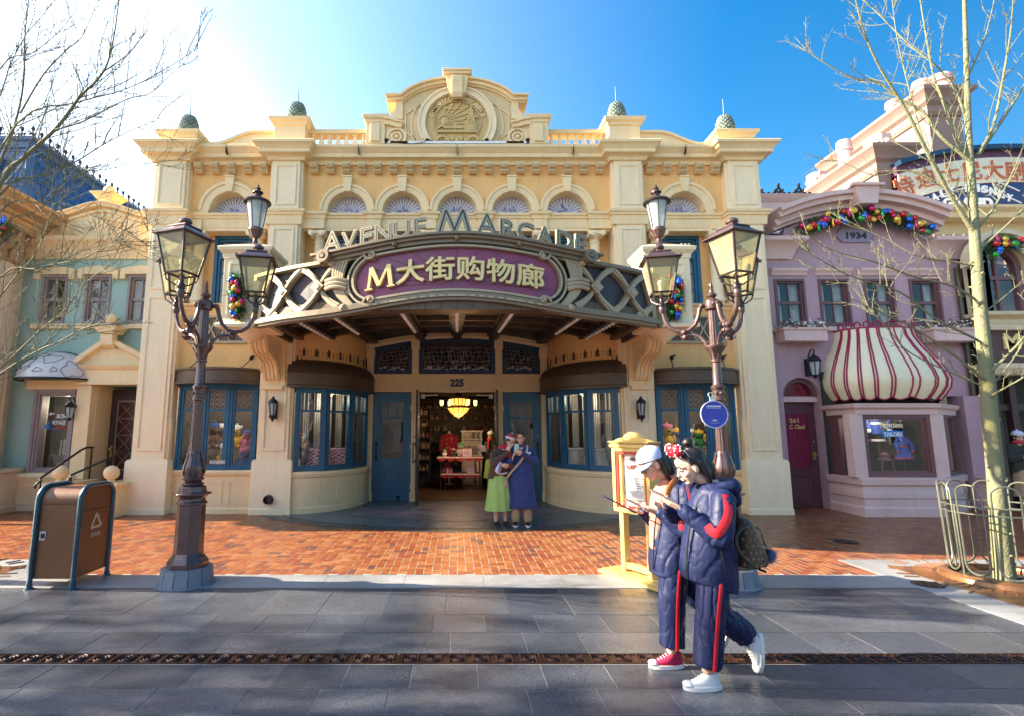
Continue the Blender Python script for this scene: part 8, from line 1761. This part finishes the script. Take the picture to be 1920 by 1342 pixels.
def phone(label, c, ax, up, w, h, mt, screen, cat='phone'):
 a = Vector(ax).normalized(); u = Vector(up); u = (u - a * u.dot(a)).normalized(); n_ = a.cross(u); M_ = Matrix(((a.x, u.x, n_.x, c[0]), (a.y, u.y, n_.y, c[1]), (a.z, u.z, n_.z, c[2]), (0, 0, 0, 1))); t = thing('phone' if cat == 'phone' else 'folder', label, cat, tuple(c))
 MB(M_).box(-w / 2, w / 2, -h / 2, h / 2, -.004, .004).build('case', mt, t, bevel=.002); MB(M_).box(-w / 2 + .004, w / 2 - .004, -h / 2 + .006, h / 2 - .006, .004, .0048).build('screen', screen, t, smooth=0); return t
SCREEN = mat('dark_screen', (.02, .02, .03), .08); ROSEG = mat('rose_case', (.55, .35, .32), .3, metal=.4)
def girl(label, loc, hair_only, arm_near, arm_far, near_leg, far_leg, headc, head_pitch, sh, hem, jacket_top, shoe_mats, stripe_arm, k=1.0):
 t = thing('person', label, 'person', loc); I = Matrix.Identity(4)
 H = Matrix.Translation(headc) @ Matrix.Rotation(PI, 4, 'Z') @ Matrix.Rotation(head_pitch, 4, 'Y'); body = MB(); head_skin(body, H, k)
 hb = Vector(headc) + Vector((.03, 0, -.055)); neck = Vector(sh) + Vector((-.02, 0, .05)); limb(body, [hb, (hb + neck) / 2, neck], [.046, .045, .052], 12)
 hip = Vector(((hem[0][0] + hem[1][0]) / 2 + .01, loc[1], .86)); limb(body, [neck, Vector(sh) + Vector((0, 0, -.15)), hip], [.05, .085, .095], 14)
 for lg in (near_leg, far_leg): limb(body, [lg[0], lg[1], lg[2]], [.07, .045, .034], 12)
 for (s_, e_, w_, hf, hp, sd, cu) in (arm_near, arm_far): limb(body, [s_, e_, w_], [.04, .035, .025], 10); hand(body, w_, hf, hp, sd, cu, .95)
 organic('body', body, SKIN2, t, .0048, 3); face_parts(t, I, H, k)
 tr = MB(); limb(tr, [hip + Vector((0, 0, .04)), hip + Vector((0, 0, -.10))], [.125, .12], 16)
 for lg, hw in ((near_leg, .088), (far_leg, .084)):
  h_, k_, a_ = (Vector(v) for v in lg[:3]); d = (a_ - k_).normalized(); tr.tube(smooth_path([h_, (h_ + k_) / 2, k_, (k_ + a_) / 2, a_ - d * .03]), [.105 - (.105 - hw) * i / 16 for i in range(17)], 18); tr.ball(h_, .105, 16, 8)
 organic('trousers', tr, NAVY_T, t, .0075, 3, .011, 6, (1.4, 1.4, .5))
 lg = near_leg; pts = smooth_path([Vector(lg[0]) + Vector((0, -.085, -.10)), (Vector(lg[0]) + Vector(lg[1])) / 2 + Vector((0, -.108, 0)), Vector(lg[1]) + Vector((0, -.099, 0)), (Vector(lg[1]) + Vector(lg[2])) / 2 + Vector((0, -.096, 0)), Vector(lg[2]) - (Vector(lg[2]) - Vector(lg[1])).normalized() * .03 + Vector((0, -.097, 0))]); MB().tube(pts, .014, 8, flat=.3, up=(0, -1, 0)).build('side_stripe', RED_S, t)
 j = MB(); x0, x1 = hem[0][0], hem[1][0]; cxm, hx = (x0 + x1) / 2, (x1 - x0) / 2; zt = jacket_top; tilt = (hem[1][1] - hem[0][1]) / (x1 - x0); zc = (hem[0][1] + hem[1][1]) / 2; sx = sh[0]
 secs = []
 for f, wx, wy in ((0, 1.0, .185), (.12, 1.02, .19), (.35, .97, .185), (.6, .86, .182), (.8, .74, .18), (.92, .58, .155), (1.0, .40, .09)):
  c = cxm + (sx - .03 - cxm) * f ** 1.3; secs.append((c, loc[1], zc + (zt - zc) * f, hx * wx, wy, tilt * (1 - f)))
 loft(j, secs, 28)
 for (s_, e_, w_, hf, hp, sd, cu) in (arm_near, arm_far): s0, e0, w0 = Vector(s_), Vector(e_), Vector(w_); limb(j, [s0 + (s0 - e0).normalized() * .01, (s0 + e0) / 2, e0, (e0 + w0) / 2, w0 - (w0 - e0).normalized() * .015], [.080, .079, .072, .060, .047], 16)
 limb(j, [Vector(sh) + Vector((-.01, -.085, .05)), Vector(sh) + Vector((.07, -.09, .045)), Vector(sh) + Vector((.11, 0, .035)), Vector(sh) + Vector((.07, .09, .045)), Vector(sh) + Vector((-.01, .085, .05))], [.03, .052, .066, .052, .03], 12); j.ball(Vector(sh) + Vector((.115, 0, -.035)), (.040, .10, .075), 14, 10)
 organic('jacket', j, NAVY_J, t, .0075, 3, .0075, 4.2, (1.3, 1.3, .9))
 for (s_, e_, w_, r0, r1) in stripe_arm:
  s0, e0, w0 = Vector(s_), Vector(e_), Vector(w_); o1 = Vector((0, -.078, .013)); pts = smooth_path([s0 + Vector((-.01, -.054, .060)), s0 * .75 + e0 * .25 + o1, s0 * .4 + e0 * .6 + Vector((-.02, -.074, .01)), e0 * .85 + w0 * .15 + Vector((-.022, -.070, .018)), e0 * .55 + w0 * .45 + Vector((0, -.062, .01))]); MB().tube(pts, [.022 + .008 * min(1, i / 6) for i in range(len(pts))], 10, flat=.2, up=(0, -1, 0)).build('sleeve_stripe', RED_S, t)
 zp = MB(); zp.tube(smooth_path([(sx - .10, loc[1] - .06, zt - .04), (cxm - hx * .78, loc[1] - .085, zc + (zt - zc) * .6), (x0 - .004, loc[1] - .07, zc + .05)]), .006, 5); zp.tube([(cxm + hx * .02, loc[1] - .186, zc + .30), (cxm + hx * .16, loc[1] - .188, zc + .12)], .005, 5); zp.build('zip', BLACKM, t)
 for lg, mt_, (ankle, td) in ((near_leg, shoe_mats[0], near_leg[3]), (far_leg, shoe_mats[1], far_leg[3])): sneaker(t, I, ankle, td[0], td[1], mt_, .95)
 return t, H
V = Vector
ya = 4.12; hA = (1.515, ya, 1.425)
ga, HA = girl('young woman in pale blue cap, glasses and navy tracksuit over salmon sweater', (1.60, ya, 0), False,
 (V((1.70, ya - .17, 1.22)), V((1.66, ya - .21, .97)), V((1.505, ya - .12, 1.085)), (-.9, .25, .25), (.2, .5, .8), 1, .7), (V((1.68, ya + .16, 1.22)), V((1.60, ya + .20, .98)), V((1.44, ya + .06, 1.06)), (-.95, -.1, .15), (.1, -.2, 1), -1, .6),
 (V((1.62, ya - .08, .84)), V((1.575, ya - .09, .47)), V((1.55, ya - .09, .115)), (V((1.625, ya - .09, .002)), (V((-1, -.03, 0)), V((0, 0, 1))))), (V((1.65, ya + .08, .84)), V((1.78, ya + .08, .48)), V((2.0, ya + .08, .30)), (V((2.075, ya + .08, .31)), (V((-.25, 0, -1)), V((-1, 0, .25))))),
 hA, R(24), (1.70, ya, 1.27), ((1.455, .63), (1.735, .60)), 1.325, (SHOER, SHOEW), [(V((1.70, ya - .17, 1.22)), V((1.66, ya - .21, .97)), V((1.505, ya - .12, 1.085)), 0, 0)])
m = MB(); loft(m, [(1.52, ya, .80, .055, .07), (1.535, ya, 1.05, .065, .08), (1.58, ya, 1.20, .085, .11), (1.61, ya, 1.27, .07, .08), (1.62, ya, 1.315, .05, .055)], 18); organic('sweater', m, SALM, ga, .008, 3, .004, 20)
m = MB(HA); m.ball((-.045, 0, .040), (.080, .080, .086), 16, 10)
for s in (-1, 1): limb(m, [(-.052, s * .062, .01), (-.056, s * .066, -.06), (-.040, s * .062, -.125)], [.034, .034, .018], 10)
limb(m, [(-.085, 0, .02), (-.095, 0, -.06), (-.08, 0, -.12)], [.055, .06, .045], 10); organic('hair', m, HAIR, ga, .006, 3)
CAPB = cloth('pale_blue_cap', (.40, .50, .72), .75); capt = thing('cap', 'pale blue baseball cap worn by the young woman in glasses', 'cap', hA)
m = MB(HA @ Matrix.Translation((-.004, 0, .045)) @ Matrix.Rotation(R(-6), 4, 'Y')); n = 22; vs = []; K = 7
for jx in range(K + 1):
 b = PI / 2 * jx / K
 for i in range(n): a = 2 * PI * i / n; vs.append((.110 * math.cos(a) * math.cos(b), .093 * math.sin(a) * math.cos(b), .105 * math.sin(b) ** .9 if jx else 0))
m.add(vs, [(q * n + i, q * n + (i + 1) % n, (q + 1) * n + (i + 1) % n, (q + 1) * n + i) for q in range(K) for i in range(n)]); m.ball((0, 0, .105), .008, 8, 5); m.build('crown', CAPB, capt, smooth=60)
m = MB(HA @ Matrix.Translation((-.004, 0, .045)) @ Matrix.Rotation(R(10), 4, 'Y')); vs = []
for r_ in (0, 1, 2, 3, 4):
 for i in range(13): a = -PI / 2 * .86 + PI * .86 * i / 12; x = .100 * math.cos(a) + r_ * .021 * math.cos(a) ** .5; y = .092 * math.sin(a) * (1 - .03 * r_); vs.append((x, y, .006 - .35 * y * y * (r_ + 1) - .003 * r_))
m.add(vs + [(x, y, z - .004) for x, y, z in vs], [(r_ * 13 + i, r_ * 13 + i + 1, (r_ + 1) * 13 + i + 1, (r_ + 1) * 13 + i) for r_ in range(4) for i in range(12)] + [(65 + r_ * 13 + i, 65 + (r_ + 1) * 13 + i, 65 + (r_ + 1) * 13 + i + 1, 65 + r_ * 13 + i + 1) for r_ in range(4) for i in range(12)] + [(52 + i, 53 + i, 118 + i, 117 + i) for i in range(12)]); m.build('brim', CAPB, capt, smooth=50)
m = MB(HA); m.tube([(-.09, -.03, .04), (-.12, -.025, .055), (-.125, 0, .05), (-.12, .025, .03)], .014, 8, flat=.5); m.build('strap', CAPB, capt)
gl_ = thing('glasses', 'thin-rimmed round glasses on the young woman in the cap', 'glasses', hA); m = MB(HA)
for s in (-1, 1): m.tube([(.098, s * .032 + .024 * math.cos(2 * PI * i / 18), .004 + .021 * math.sin(2 * PI * i / 18)) for i in range(18)], .0018, 5, closed=True); m.tube([(.096, s * .055, .010), (.06, s * .073, .012), (.0, s * .080, .006)], .0018, 5)
m.tube([(.098, -.009, .008), (.103, 0, .010), (.098, .009, .008)], .0018, 5); m.build('rim', mat('thin_steel_rim', (.5, .45, .4), .3, metal=.8), gl_)
phone('phone with rose case held by the young woman in the cap', (1.335, ya - .085, 1.145), (-.9, .2, .42), (0, 1, .2), .15, .075, ROSEG, SCREEN)
phone('dark blue picture folder held open by the young woman in the cap', (1.24, ya + .03, 1.13), (-.88, .1, .46), (0, 1, 0), .26, .20, NAVY_J, mat('blue_picture', (.05, .07, .30), .3, col2=(.45, .15, .30), vs=6, var=.6), 'folder')
st = thing('bag_strap', 'orange brown bag strap over the shoulder of the young woman in the cap', 'strap', (1.65, ya, 1.2)); MB().tube(smooth_path([(1.66, ya - .10, 1.315), (1.61, ya - .15, 1.31), (1.55, ya - .19, 1.25), (1.53, ya - .20, 1.17)]), .022, 8, flat=.3, up=(0, -1, .4)).build('band', mat('orange_leather', (.50, .18, .04), .5), st)
yb_ = 3.80; hB = (1.665, yb_, 1.425)
gb, HB = girl('young woman with red bow in her bun hair, navy tracksuit, looking at a phone', (1.76, yb_, 0), False,
 (V((1.80, yb_ - .17, 1.205)), V((1.735, yb_ - .22, .975)), V((1.535, yb_ - .12, 1.155)), (-.85, .3, .45), (.35, .3, .75), 1, .6), (V((1.78, yb_ + .16, 1.205)), V((1.66, yb_ + .20, .99)), V((1.50, yb_ + .06, 1.14)), (-.9, -.2, .3), (.2, -.3, .9), -1, .8),
 (V((1.76, yb_ - .08, .83)), V((1.70, yb_ - .09, .45)), V((1.655, yb_ - .09, .115)), (V((1.735, yb_ - .09, .002)), (V((-1, -.03, 0)), V((0, 0, 1))))), (V((1.79, yb_ + .08, .83)), V((1.82, yb_ + .08, .43)), V((2.05, yb_ + .08, .245)), (V((2.125, yb_ + .08, .275)), (V((-.10, 0, -1)), V((-1, 0, .1))))),
 hB, R(22), (1.835, yb_, 1.255), ((1.56, .685), (1.925, .585)), 1.325, (SHOEW, SHOEW), [(V((1.80, yb_ - .17, 1.205)), V((1.735, yb_ - .22, .975)), V((1.535, yb_ - .12, 1.155)), 0, 0)])
m = MB(HB); m.ball((-.044, 0, .046), (.086, .081, .090), 16, 10)
for s in (-1, 1): limb(m, [(-.055, s * .062, .02), (-.064, s * .066, -.06), (-.058, s * .054, -.145)], [.034, .032, .014], 10); limb(m, [(.045, s * .02, .112), (.02, s * .062, .075), (-.02, s * .074, .03)], [.010, .012, .012], 8)
limb(m, [(-.075, 0, .03), (-.105, 0, -.05), (-.095, 0, -.15)], [.06, .062, .03], 12); m.ball((-.055, 0, .168), (.040, .040, .034), 12, 8); limb(m, [(-.045, 0, .12), (-.055, 0, .15)], [.03, .03], 8); organic('hair', m, HAIR, gb, .006, 3)
bw = thing('hair_bow', 'red hair bow with white dots on a black band in the bun-haired woman\'s hair', 'bow', hB); RB_ = mat('red_bow_satin', (.62, .015, .03), .35); m = MB(HB)
for s in (-1, 1): m.ball((.060, s * .046, .150), (.038, .050, .050), 14, 8)
m.ball((.060, 0, .145), (.026, .018, .026), 10, 6); m.build('bow', RB_, bw); m = MB(HB); r_ = random.Random(3)
for s in (-1, 1):
 for k in range(34):
  d = V((r_.gauss(0, 1), r_.gauss(0, 1), r_.gauss(0, 1))).normalized(); m.ball((.060 + d.x * .0385, s * .046 + d.y * .0505, .150 + d.z * .0505), .0058, 6, 4)
m.build('dot', WHITE, bw); m = MB(HB); m.tube([(.02, .092 * math.cos(PI * i / 16), .03 + .108 * math.sin(PI * i / 16)) for i in range(17)], .010, 6); m.build('band', BLACKM, bw)
phone('phone held in the nearer hand of the bun-haired young woman', (1.415, yb_ - .085, 1.245), (-.87, .2, .38), (0, 1, .2), .15, .075, ROSEG, SCREEN)
BRB = mat('brown_bag_canvas', (.085, .055, .040), .5, var=.15); TANM = mat('tan_bag_print', (.30, .21, .12), .5)
bp_ = thing('backpack', 'small brown patterned backpack on the back of the bun-haired young woman', 'backpack', (2.0, yb_, .75)); bx, bz = 2.015, .93
m = MB(); loft(m, [(bx + .0, yb_, .755, .075, .11), (bx + .01, yb_, .79, .09, .125), (bx + .0, yb_, .93, .085, .125), (bx - .02, yb_, 1.05, .065, .11), (bx - .03, yb_, 1.085, .035, .08)], 20); organic('bag', m, BRB, bp_, .009, 3); m = MB(); loft(m, [(bx + .075, yb_, .765, .035, .10), (bx + .085, yb_, .80, .045, .105), (bx + .075, yb_, .88, .035, .10), (bx + .06, yb_, .895, .02, .09)], 16); organic('pocket', m, BRB, bp_, .009, 3)
m = MB(); m.tube([(bx - .05, yb_ - .03, 1.07), (bx - .06, yb_ - .03, 1.14), (bx - .06, yb_ + .03, 1.14), (bx - .05, yb_ + .03, 1.07)], .013, 6); m.tube(smooth_path([(bx - .03, yb_ - .10, 1.05), (bx - .16, yb_ - .20, 1.0), (bx - .16, yb_ - .215, .90), (bx - .04, yb_ - .14, .79)]), .012, 6); m.tube([(bx + .02, yb_ - .115, .76), (bx + .07, yb_ - .10, .74)], .010, 5); m.build('strap', BLACKM, bp_); m = MB()
for i in range(5):
 for jx in range(7):
  x, z = bx - .065 + i * .033 + (.016 if jx % 2 else 0), .785 + jx * .042; 
  if abs(x - bx) > .085 - max(0, z - 1.0) * .5: continue
  y = yb_ - .128 * math.sqrt(max(.05, 1 - ((x - bx) / .10) ** 2)) + (max(0, z - .98) * .12)
  if (i + jx) % 2: m.prism([(x - .007, z), (x, z - .007), (x + .007, z), (x, z + .007)], y - .004, y + .012)
  else:
   for a in range(4): m.ball((x + .006 * math.cos(a * PI / 2), y, z + .006 * math.sin(a * PI / 2)), (.0045, .004, .0045), 6, 4)
m.build('print', TANM, bp_, smooth=0)
pm = thing('pompom', 'blue grey fur pompom hanging from the brown backpack', 'pompom', (2.135, yb_ - .03, .83)); m = MB(); r_ = random.Random(8); c = V((2.14, yb_ - .03, .835))
for k in range(2600):
 d = V((r_.gauss(0, 1), r_.gauss(0, 1), r_.gauss(0, 1))).normalized(); s_ = d.orthogonal().normalized() * .0022; e = c + d * r_.uniform(.055, .078) + V((r_.gauss(0, .006), r_.gauss(0, .006), -.006)); m.add([c + d * .02 - s_, c + d * .02 + s_, e], [(0, 1, 2)])
m.build('fur', mat('blue_grey_fur', (.13, .17, .30), .8, var=.4, vs=30), pm, smooth=0, fix=False); MB().tube([(2.14, yb_ - .03, .89), (2.115, yb_ - .02, 1.0), (2.08, yb_, 1.02)], .005, 5).build('cord', BLACKM, pm)
# --- standing figures near the door and shop staff
def adult(label, loc, ang, cfg):
 t = thing('person', label, 'person', loc); X = frame_fw(loc, ang); hd = cfg['head']; H = Matrix.Translation(hd) @ Matrix.Rotation(cfg.get('roll', 0), 4, 'X') @ Matrix.Rotation(cfg.get('yaw', 0), 4, 'Z') @ Matrix.Rotation(cfg.get('pitch', R(12)), 4, 'Y'); b = MB(X); head_skin(b, H, 1.0); sh = V(cfg['sh']); hip = V(cfg['hip']); nb = V(hd) + V((-.025, 0, -.06))
 limb(b, [nb, (nb + sh + V((0, 0, .06))) / 2, sh + V((0, 0, .03))], [.048, .046, .055]); limb(b, [sh, (sh + hip) / 2, hip], [.10, .10, .10])
 for s, a in ((1, cfg['armL']), (-1, cfg['armR'])): s0 = sh + V((0, s * .165, -.03)); limb(b, [s0, a[0], a[1]], [.042, .036, .026]); hand(b, a[1], a[2], a[3], s * a[4], a[5], 1.0)
 for s in (1, -1): f0 = V(cfg['feet'][0 if s > 0 else 1]); limb(b, [hip + V((0, s * .08, -.05)), V(((hip.x + f0.x) / 2 + .02, (hip.y + s * .08 + f0.y) / 2, .47)), f0 + V((0, 0, .06))], [.075, .05, .033])
 organic('body', b, SKIN, t, .006, 3); face_parts(t, X, H)
 m = MB(X); hm = cfg['hem']; w0, w1 = cfg.get('w', (.21, .23)); secs = []
 for f, kx, ky in ((0, cfg.get('flare', 1.1), cfg.get('flare', 1.1)), (.25, 1.02, 1.02), (.55, .92, .94), (.78, .92, 1.0), (.92, .78, .92), (1.0, .52, .50)): c = (1 - f) * V((hip.x, hip.y, hm)) + f * (sh + V((0, 0, .055))); secs.append((c.x, c.y, c.z, .135 * kx, w1 * ky))
 loft(m, secs, 26)
 for s, a in ((1, cfg['armL']), (-1, cfg['armR'])): s0 = sh + V((0, s * .165, -.03)); w_ = V(a[1]); e_ = V(a[0]); limb(m, [s0, (s0 + e_) / 2, e_, (e_ + w_) / 2, w_ - (w_ - e_).normalized() * .01], [.075, .07, .062, .055, .046])
 organic('coat' if cfg.get('coat') else 'jacket', m, cfg['top'], t, .010, 4, .008, 7, (1, 1, .5))
 m = MB(X); wz = cfg.get('waist', .95)
 if cfg.get('skirt'):
  n = 44; vs = []
  for z, rx, ry, fold in ((wz, .12, .15, 0), (wz - .15, .16, .185, .004), (wz - .4, .18, .205, .012), (cfg['skirt'], .205, .24, .020)):
   for i in range(n): a = 2 * PI * i / n; q = 1 + fold / rx * math.sin(9 * a + z * 2); vs.append((hip.x + rx * q * math.cos(a), hip.y + ry * q * math.sin(a), z))
  m.add(vs, [(j * n + i, j * n + (i + 1) % n, (j + 1) * n + (i + 1) % n, (j + 1) * n + i) for j in range(3) for i in range(n)]); m.build('skirt', cfg['bottom'], t, smooth=70)
 else:
  for s in (1, -1): f0 = V(cfg['feet'][0 if s > 0 else 1]); limb(m, [hip + V((0, s * .075, 0)), V(((hip.x + f0.x) / 2 + .01, (hip.y + s * .08 + f0.y) / 2, .48)), f0 + V((-.005, 0, .11))], [.10, .085, .078])
  organic('trousers', m, cfg['bottom'], t, .010, 4, .006, 9)
 for s in (1, -1):
  f0 = V(cfg['feet'][0 if s > 0 else 1]); m = MB(X); loft(m, [(f0.x + .06, f0.y, .006, .13, .046), (f0.x + .06, f0.y, .03, .125, .046), (f0.x + .035, f0.y, .055, .09, .04, -.15), (f0.x + .01, f0.y, .075, .055, .036)], 16); so = organic('shoe', m, cfg['shoe'], t, .008, 2)
  if cfg.get('sole'): m = MB(X); m.prismz([(f0.x + .062 + .138 * math.cos(2 * PI * i / 20), f0.y + .052 * math.sin(2 * PI * i / 20)) for i in range(20)], .001, .024); m.build('sole', RUBB, so)
 hx = X @ H; m = MB(hx); hs = cfg['hair']; m.ball((-.020, 0, .040), (.098, .083, .090), 16, 10)
 if hs == 'short': limb(m, [(.045, -.05, .085), (.06, 0, .098), (.045, .05, .085)], [.022, .028, .022], 8); limb(m, [(-.07, 0, .03), (-.075, 0, -.03)], [.05, .04], 10)
 else:
  limb(m, [(-.08, 0, .0), (-.10, 0, -.05)], [.05, .05], 10)
  for s in (-1, 1): limb(m, [(.0, s * .078, .04), (-.03, s * .08, -.02)], [.02, .02], 8)
 organic('hair', m, HAIR, t, .008, 3)
 return t, X, H
BLUEC = cloth('royal_blue_coat', (.010, .032, .155), .7); BRNJ = cloth('brown_wool_jacket', (.070, .036, .026)); GRNS = cloth('apple_green_skirt', (.30, .50, .13)); KHAK = cloth('khaki_trousers', (.36, .25, .14)); BLKS = mat('black_leather', (.015, .014, .014), .3); REDC = cloth('red_scarf_cloth', (.50, .02, .03)); DKJ = cloth('dark_green_jacket', (.025, .03, .022))
man, XM, HM = adult('man with short black hair in a long royal blue coat, looking at a phone', (1.16, 9.70, .013), R(-94), dict(head=(.07, .0, 1.555), pitch=R(16), yaw=R(-8), sh=(.0, 0, 1.36), hip=(0, 0, .90), hem=.30, top=BLUEC, coat=True, flare=1.22, w=(.21, .235), bottom=KHAK, shoe=BLKS, sole=True, hair='short', feet=((.02, .11, 0), (.03, -.11, 0)), armL=((.05, .27, 1.12), (.24, .02, 1.28), (.55, -.75, .35), (-.9, -.1, .1), 1, .7), armR=((.10, -.27, 1.10), (.20, -.16, 1.16), (.4, .2, .9), (.0, .9, .0), -1, .5)))
m = MB(XM); loft(m, [(.02, 0, 1.38, .085, .095), (.03, 0, 1.43, .07, .072), (.03, 0, 1.465, .062, .062)], 18); organic('collar', m, cloth('plum_knit', (.10, .03, .10)), man, .008, 2)
m = MB(XM)
for z in (.74, .86, .98, 1.10, 1.22): m.ball((.155 - .0 * z, .01, z), (.008, .012, .012), 8, 5)
m.build('button', mat('blue_button', (.08, .16, .5), .3), man); m = MB(XM)
for dy, dz, r_ in ((0, 0, .028), (.02, .045, .022), (-.02, .045, .022)): m.ball((.135, .14 + dy, 1.24 + dz), (.012, r_, r_), 10, 6)
m.build('badge', mat('cream_badge', (.75, .75, .55), .5), man)
bg = thing('shoulder_bag', 'beige cloth bag slung across the blue coat of the man', 'bag', (1.0, 9.6, .8)); m = MB(XM); m.tube(smooth_path([(.03, .12, 1.42), (.125, .10, 1.30), (.150, -.04, 1.10), (.13, -.20, .92), (.05, -.27, .80)]), .020, 8, flat=.3, up=(1, 0, 0)); m.build('strap', cloth('beige_webbing', (.45, .36, .26)), bg); m = MB(XM); loft(m, [(.06, -.29, .64, .05, .03), (.07, -.29, .70, .085, .055), (.06, -.285, .80, .07, .045), (.05, -.275, .84, .04, .02)], 14); organic('pouch', m, cloth('beige_pouch', (.40, .32, .23)), bg, .008, 3)
p_ = XM @ V((.27, -.085, 1.375)); phone('pale green phone held up by the man in the blue coat', tuple(p_), (.1, 0, 1), (1, .1, 0), .15, .08, mat('mint_case', (.35, .62, .58), .35), SCREEN)
wom, XW, HW = adult('woman in brown jacket, long green skirt and red knit hat, leaning in', (.755, 9.72, .013), R(-70), dict(head=(.10, .20, 1.475), pitch=R(18), yaw=R(12), roll=R(-14), sh=(.03, .07, 1.30), hip=(0, 0, .88), hem=.82, top=BRNJ, flare=1.0, w=(.2, .205), bottom=GRNS, skirt=.26, waist=.95, shoe=BLKS, hair='bun', feet=((.05, .10, 0), (.02, -.07, 0)), armL=((.14, .30, 1.04), (.24, .10, 1.06), (.3, -.9, .1), (-.8, 0, .3), 1, .6), armR=((.16, -.17, 1.10), (.25, .07, 1.30), (.2, .2, .95), (-.5, .8, 0), -1, .8)))
def knit_hat(label, X, H, c1, c2, grp=None):
 t = thing('knit_hat', label, 'hat', tuple((X @ H).translation)); M_ = X @ H @ Matrix.Rotation(R(-10), 4, 'Y'); m = MB(M_); m.lathe([(.095, .055), (.100, .09), (.085, .125), (.05, .145), (.001, .15)], (-.015, 0, 0), 18); m.build('crown', c1, t); m = MB(M_); m.lathe([(.100, .045), (.107, .055), (.107, .085), (.098, .09)], (-.015, 0, 0), 20); m.ball((-.02, 0, .155), .022, 8, 6); m.build('cuff', c2, t)
PALEK = cloth('pale_blue_knit', (.55, .58, .72)); knit_hat('red knit hat with pale blue cuff on the leaning woman', XW, HW, REDC, PALEK)
def scarf(label, X, sh, mt=REDC):
 t = thing('scarf', label, 'scarf', tuple(X @ V(sh))); m = MB(X); limb(m, [V(sh) + V((.07 * math.cos(a), .08 * math.sin(a), .06 + .01 * math.cos(2 * a))) for a in [2 * PI * i / 9 for i in range(10)]], [.035] * 10, 10); limb(m, [V(sh) + V((.09, .03, .04)), V(sh) + V((.14, .05, -.06)), V(sh) + V((.15, .05, -.20))], [.035, .032, .035], 10); organic('wool', m, mt, t, .008, 3, .004, 20)
scarf('red scarf round the neck of the leaning woman', XW, (.05, .09, 1.33)); m = MB(XW); m.tube([(.13, -.10, .93), (.17, .0, .915), (.13, .1, .93)], .028, 8, flat=.5); m.build('blouse_edge', WHITE, wom)
cl = thing('clutch_bag', 'pale lilac clutch bag with dark stripes hung at the hip of the leaning woman', 'bag', tuple(XW @ V((.2, -.1, 1.1)))); Xc = XW @ Matrix.Translation((.20, -.08, 1.03)) @ Matrix.Rotation(R(25), 4, 'Z') @ Matrix.Rotation(R(12), 4, 'X') @ Matrix.Rotation(R(42), 4, 'X'); m = MB(Xc); m.box(-.03, .03, -.11, .11, -.055, .055); m.build('body', mat('lilac_bag', (.62, .60, .80), .5), cl, bevel=.02); m = MB(Xc); m.box(.030, .034, -.08, .03, -.012, -.002); m.box(.030, .034, -.08, .03, .012, .022); m.build('stripe', BLACKM, cl)
sa, XS_, HS_ = adult('shop assistant in knit hat, red scarf and green skirt standing inside the doorway', (.985, 15.2, .022), R(-135), dict(head=(.03, 0, 1.53), pitch=R(10), sh=(0, 0, 1.34), hip=(0, 0, .9), hem=.85, top=DKJ, flare=1.0, bottom=GRNS, skirt=.35, shoe=BLKS, hair='bun', feet=((.03, .09, 0), (.03, -.09, 0)), armL=((.08, .26, 1.05), (.27, .10, 1.12), (.7, -.6, .2), (0, 0, 1), 1, .6), armR=((.08, -.26, 1.05), (.27, -.10, 1.12), (.7, .6, .2), (0, 0, 1), -1, .6)))
knit_hat('white knit hat of the assistant inside the doorway', XS_, HS_, WHITE, WHITE); scarf('red scarf of the assistant inside the doorway', XS_, (.03, 0, 1.37)); p_ = XS_ @ V((.38, 0, 1.18)); phone('lilac card held by the assistant inside the doorway', tuple(p_), (XS_.to_3x3() @ V((0, 1, 0))), (XS_.to_3x3() @ V((.5, 0, .85))), .28, .20, LILAC, LILAC, 'card')
sx_ = at(1921, 900, 11.5)[0]; sb, XB_, HB_ = adult('shop assistant in grey hat and red scarf at the edge of the brown shop', (sx_ + .03, 11.55, .0), R(-105), dict(head=(.03, 0, 1.55), pitch=R(14), sh=(0, 0, 1.36), hip=(0, 0, .9), hem=.80, top=DKJ, flare=1.0, bottom=KHAK, skirt=.30, shoe=BLKS, hair='bun', feet=((.03, .09, 0), (.03, -.09, 0)), armL=((.08, .26, 1.07), (.27, .10, 1.14), (.7, -.6, .2), (0, 0, 1), 1, .6), armR=((.08, -.26, 1.07), (.27, -.10, 1.14), (.7, .6, .2), (0, 0, 1), -1, .6)))
knit_hat('grey knit hat of the assistant by the brown shop', XB_, HB_, PALEK, PALEK); scarf('red scarf of the assistant by the brown shop', XB_, (.03, 0, 1.39)); p_ = XB_ @ V((.38, 0, 1.20)); phone('pink card held by the assistant by the brown shop', tuple(p_), (XB_.to_3x3() @ V((0, 1, 0))), (XB_.to_3x3() @ V((.5, 0, .85))), .30, .20, mat('pink_card', (.7, .5, .6), .5), LILAC, 'card')
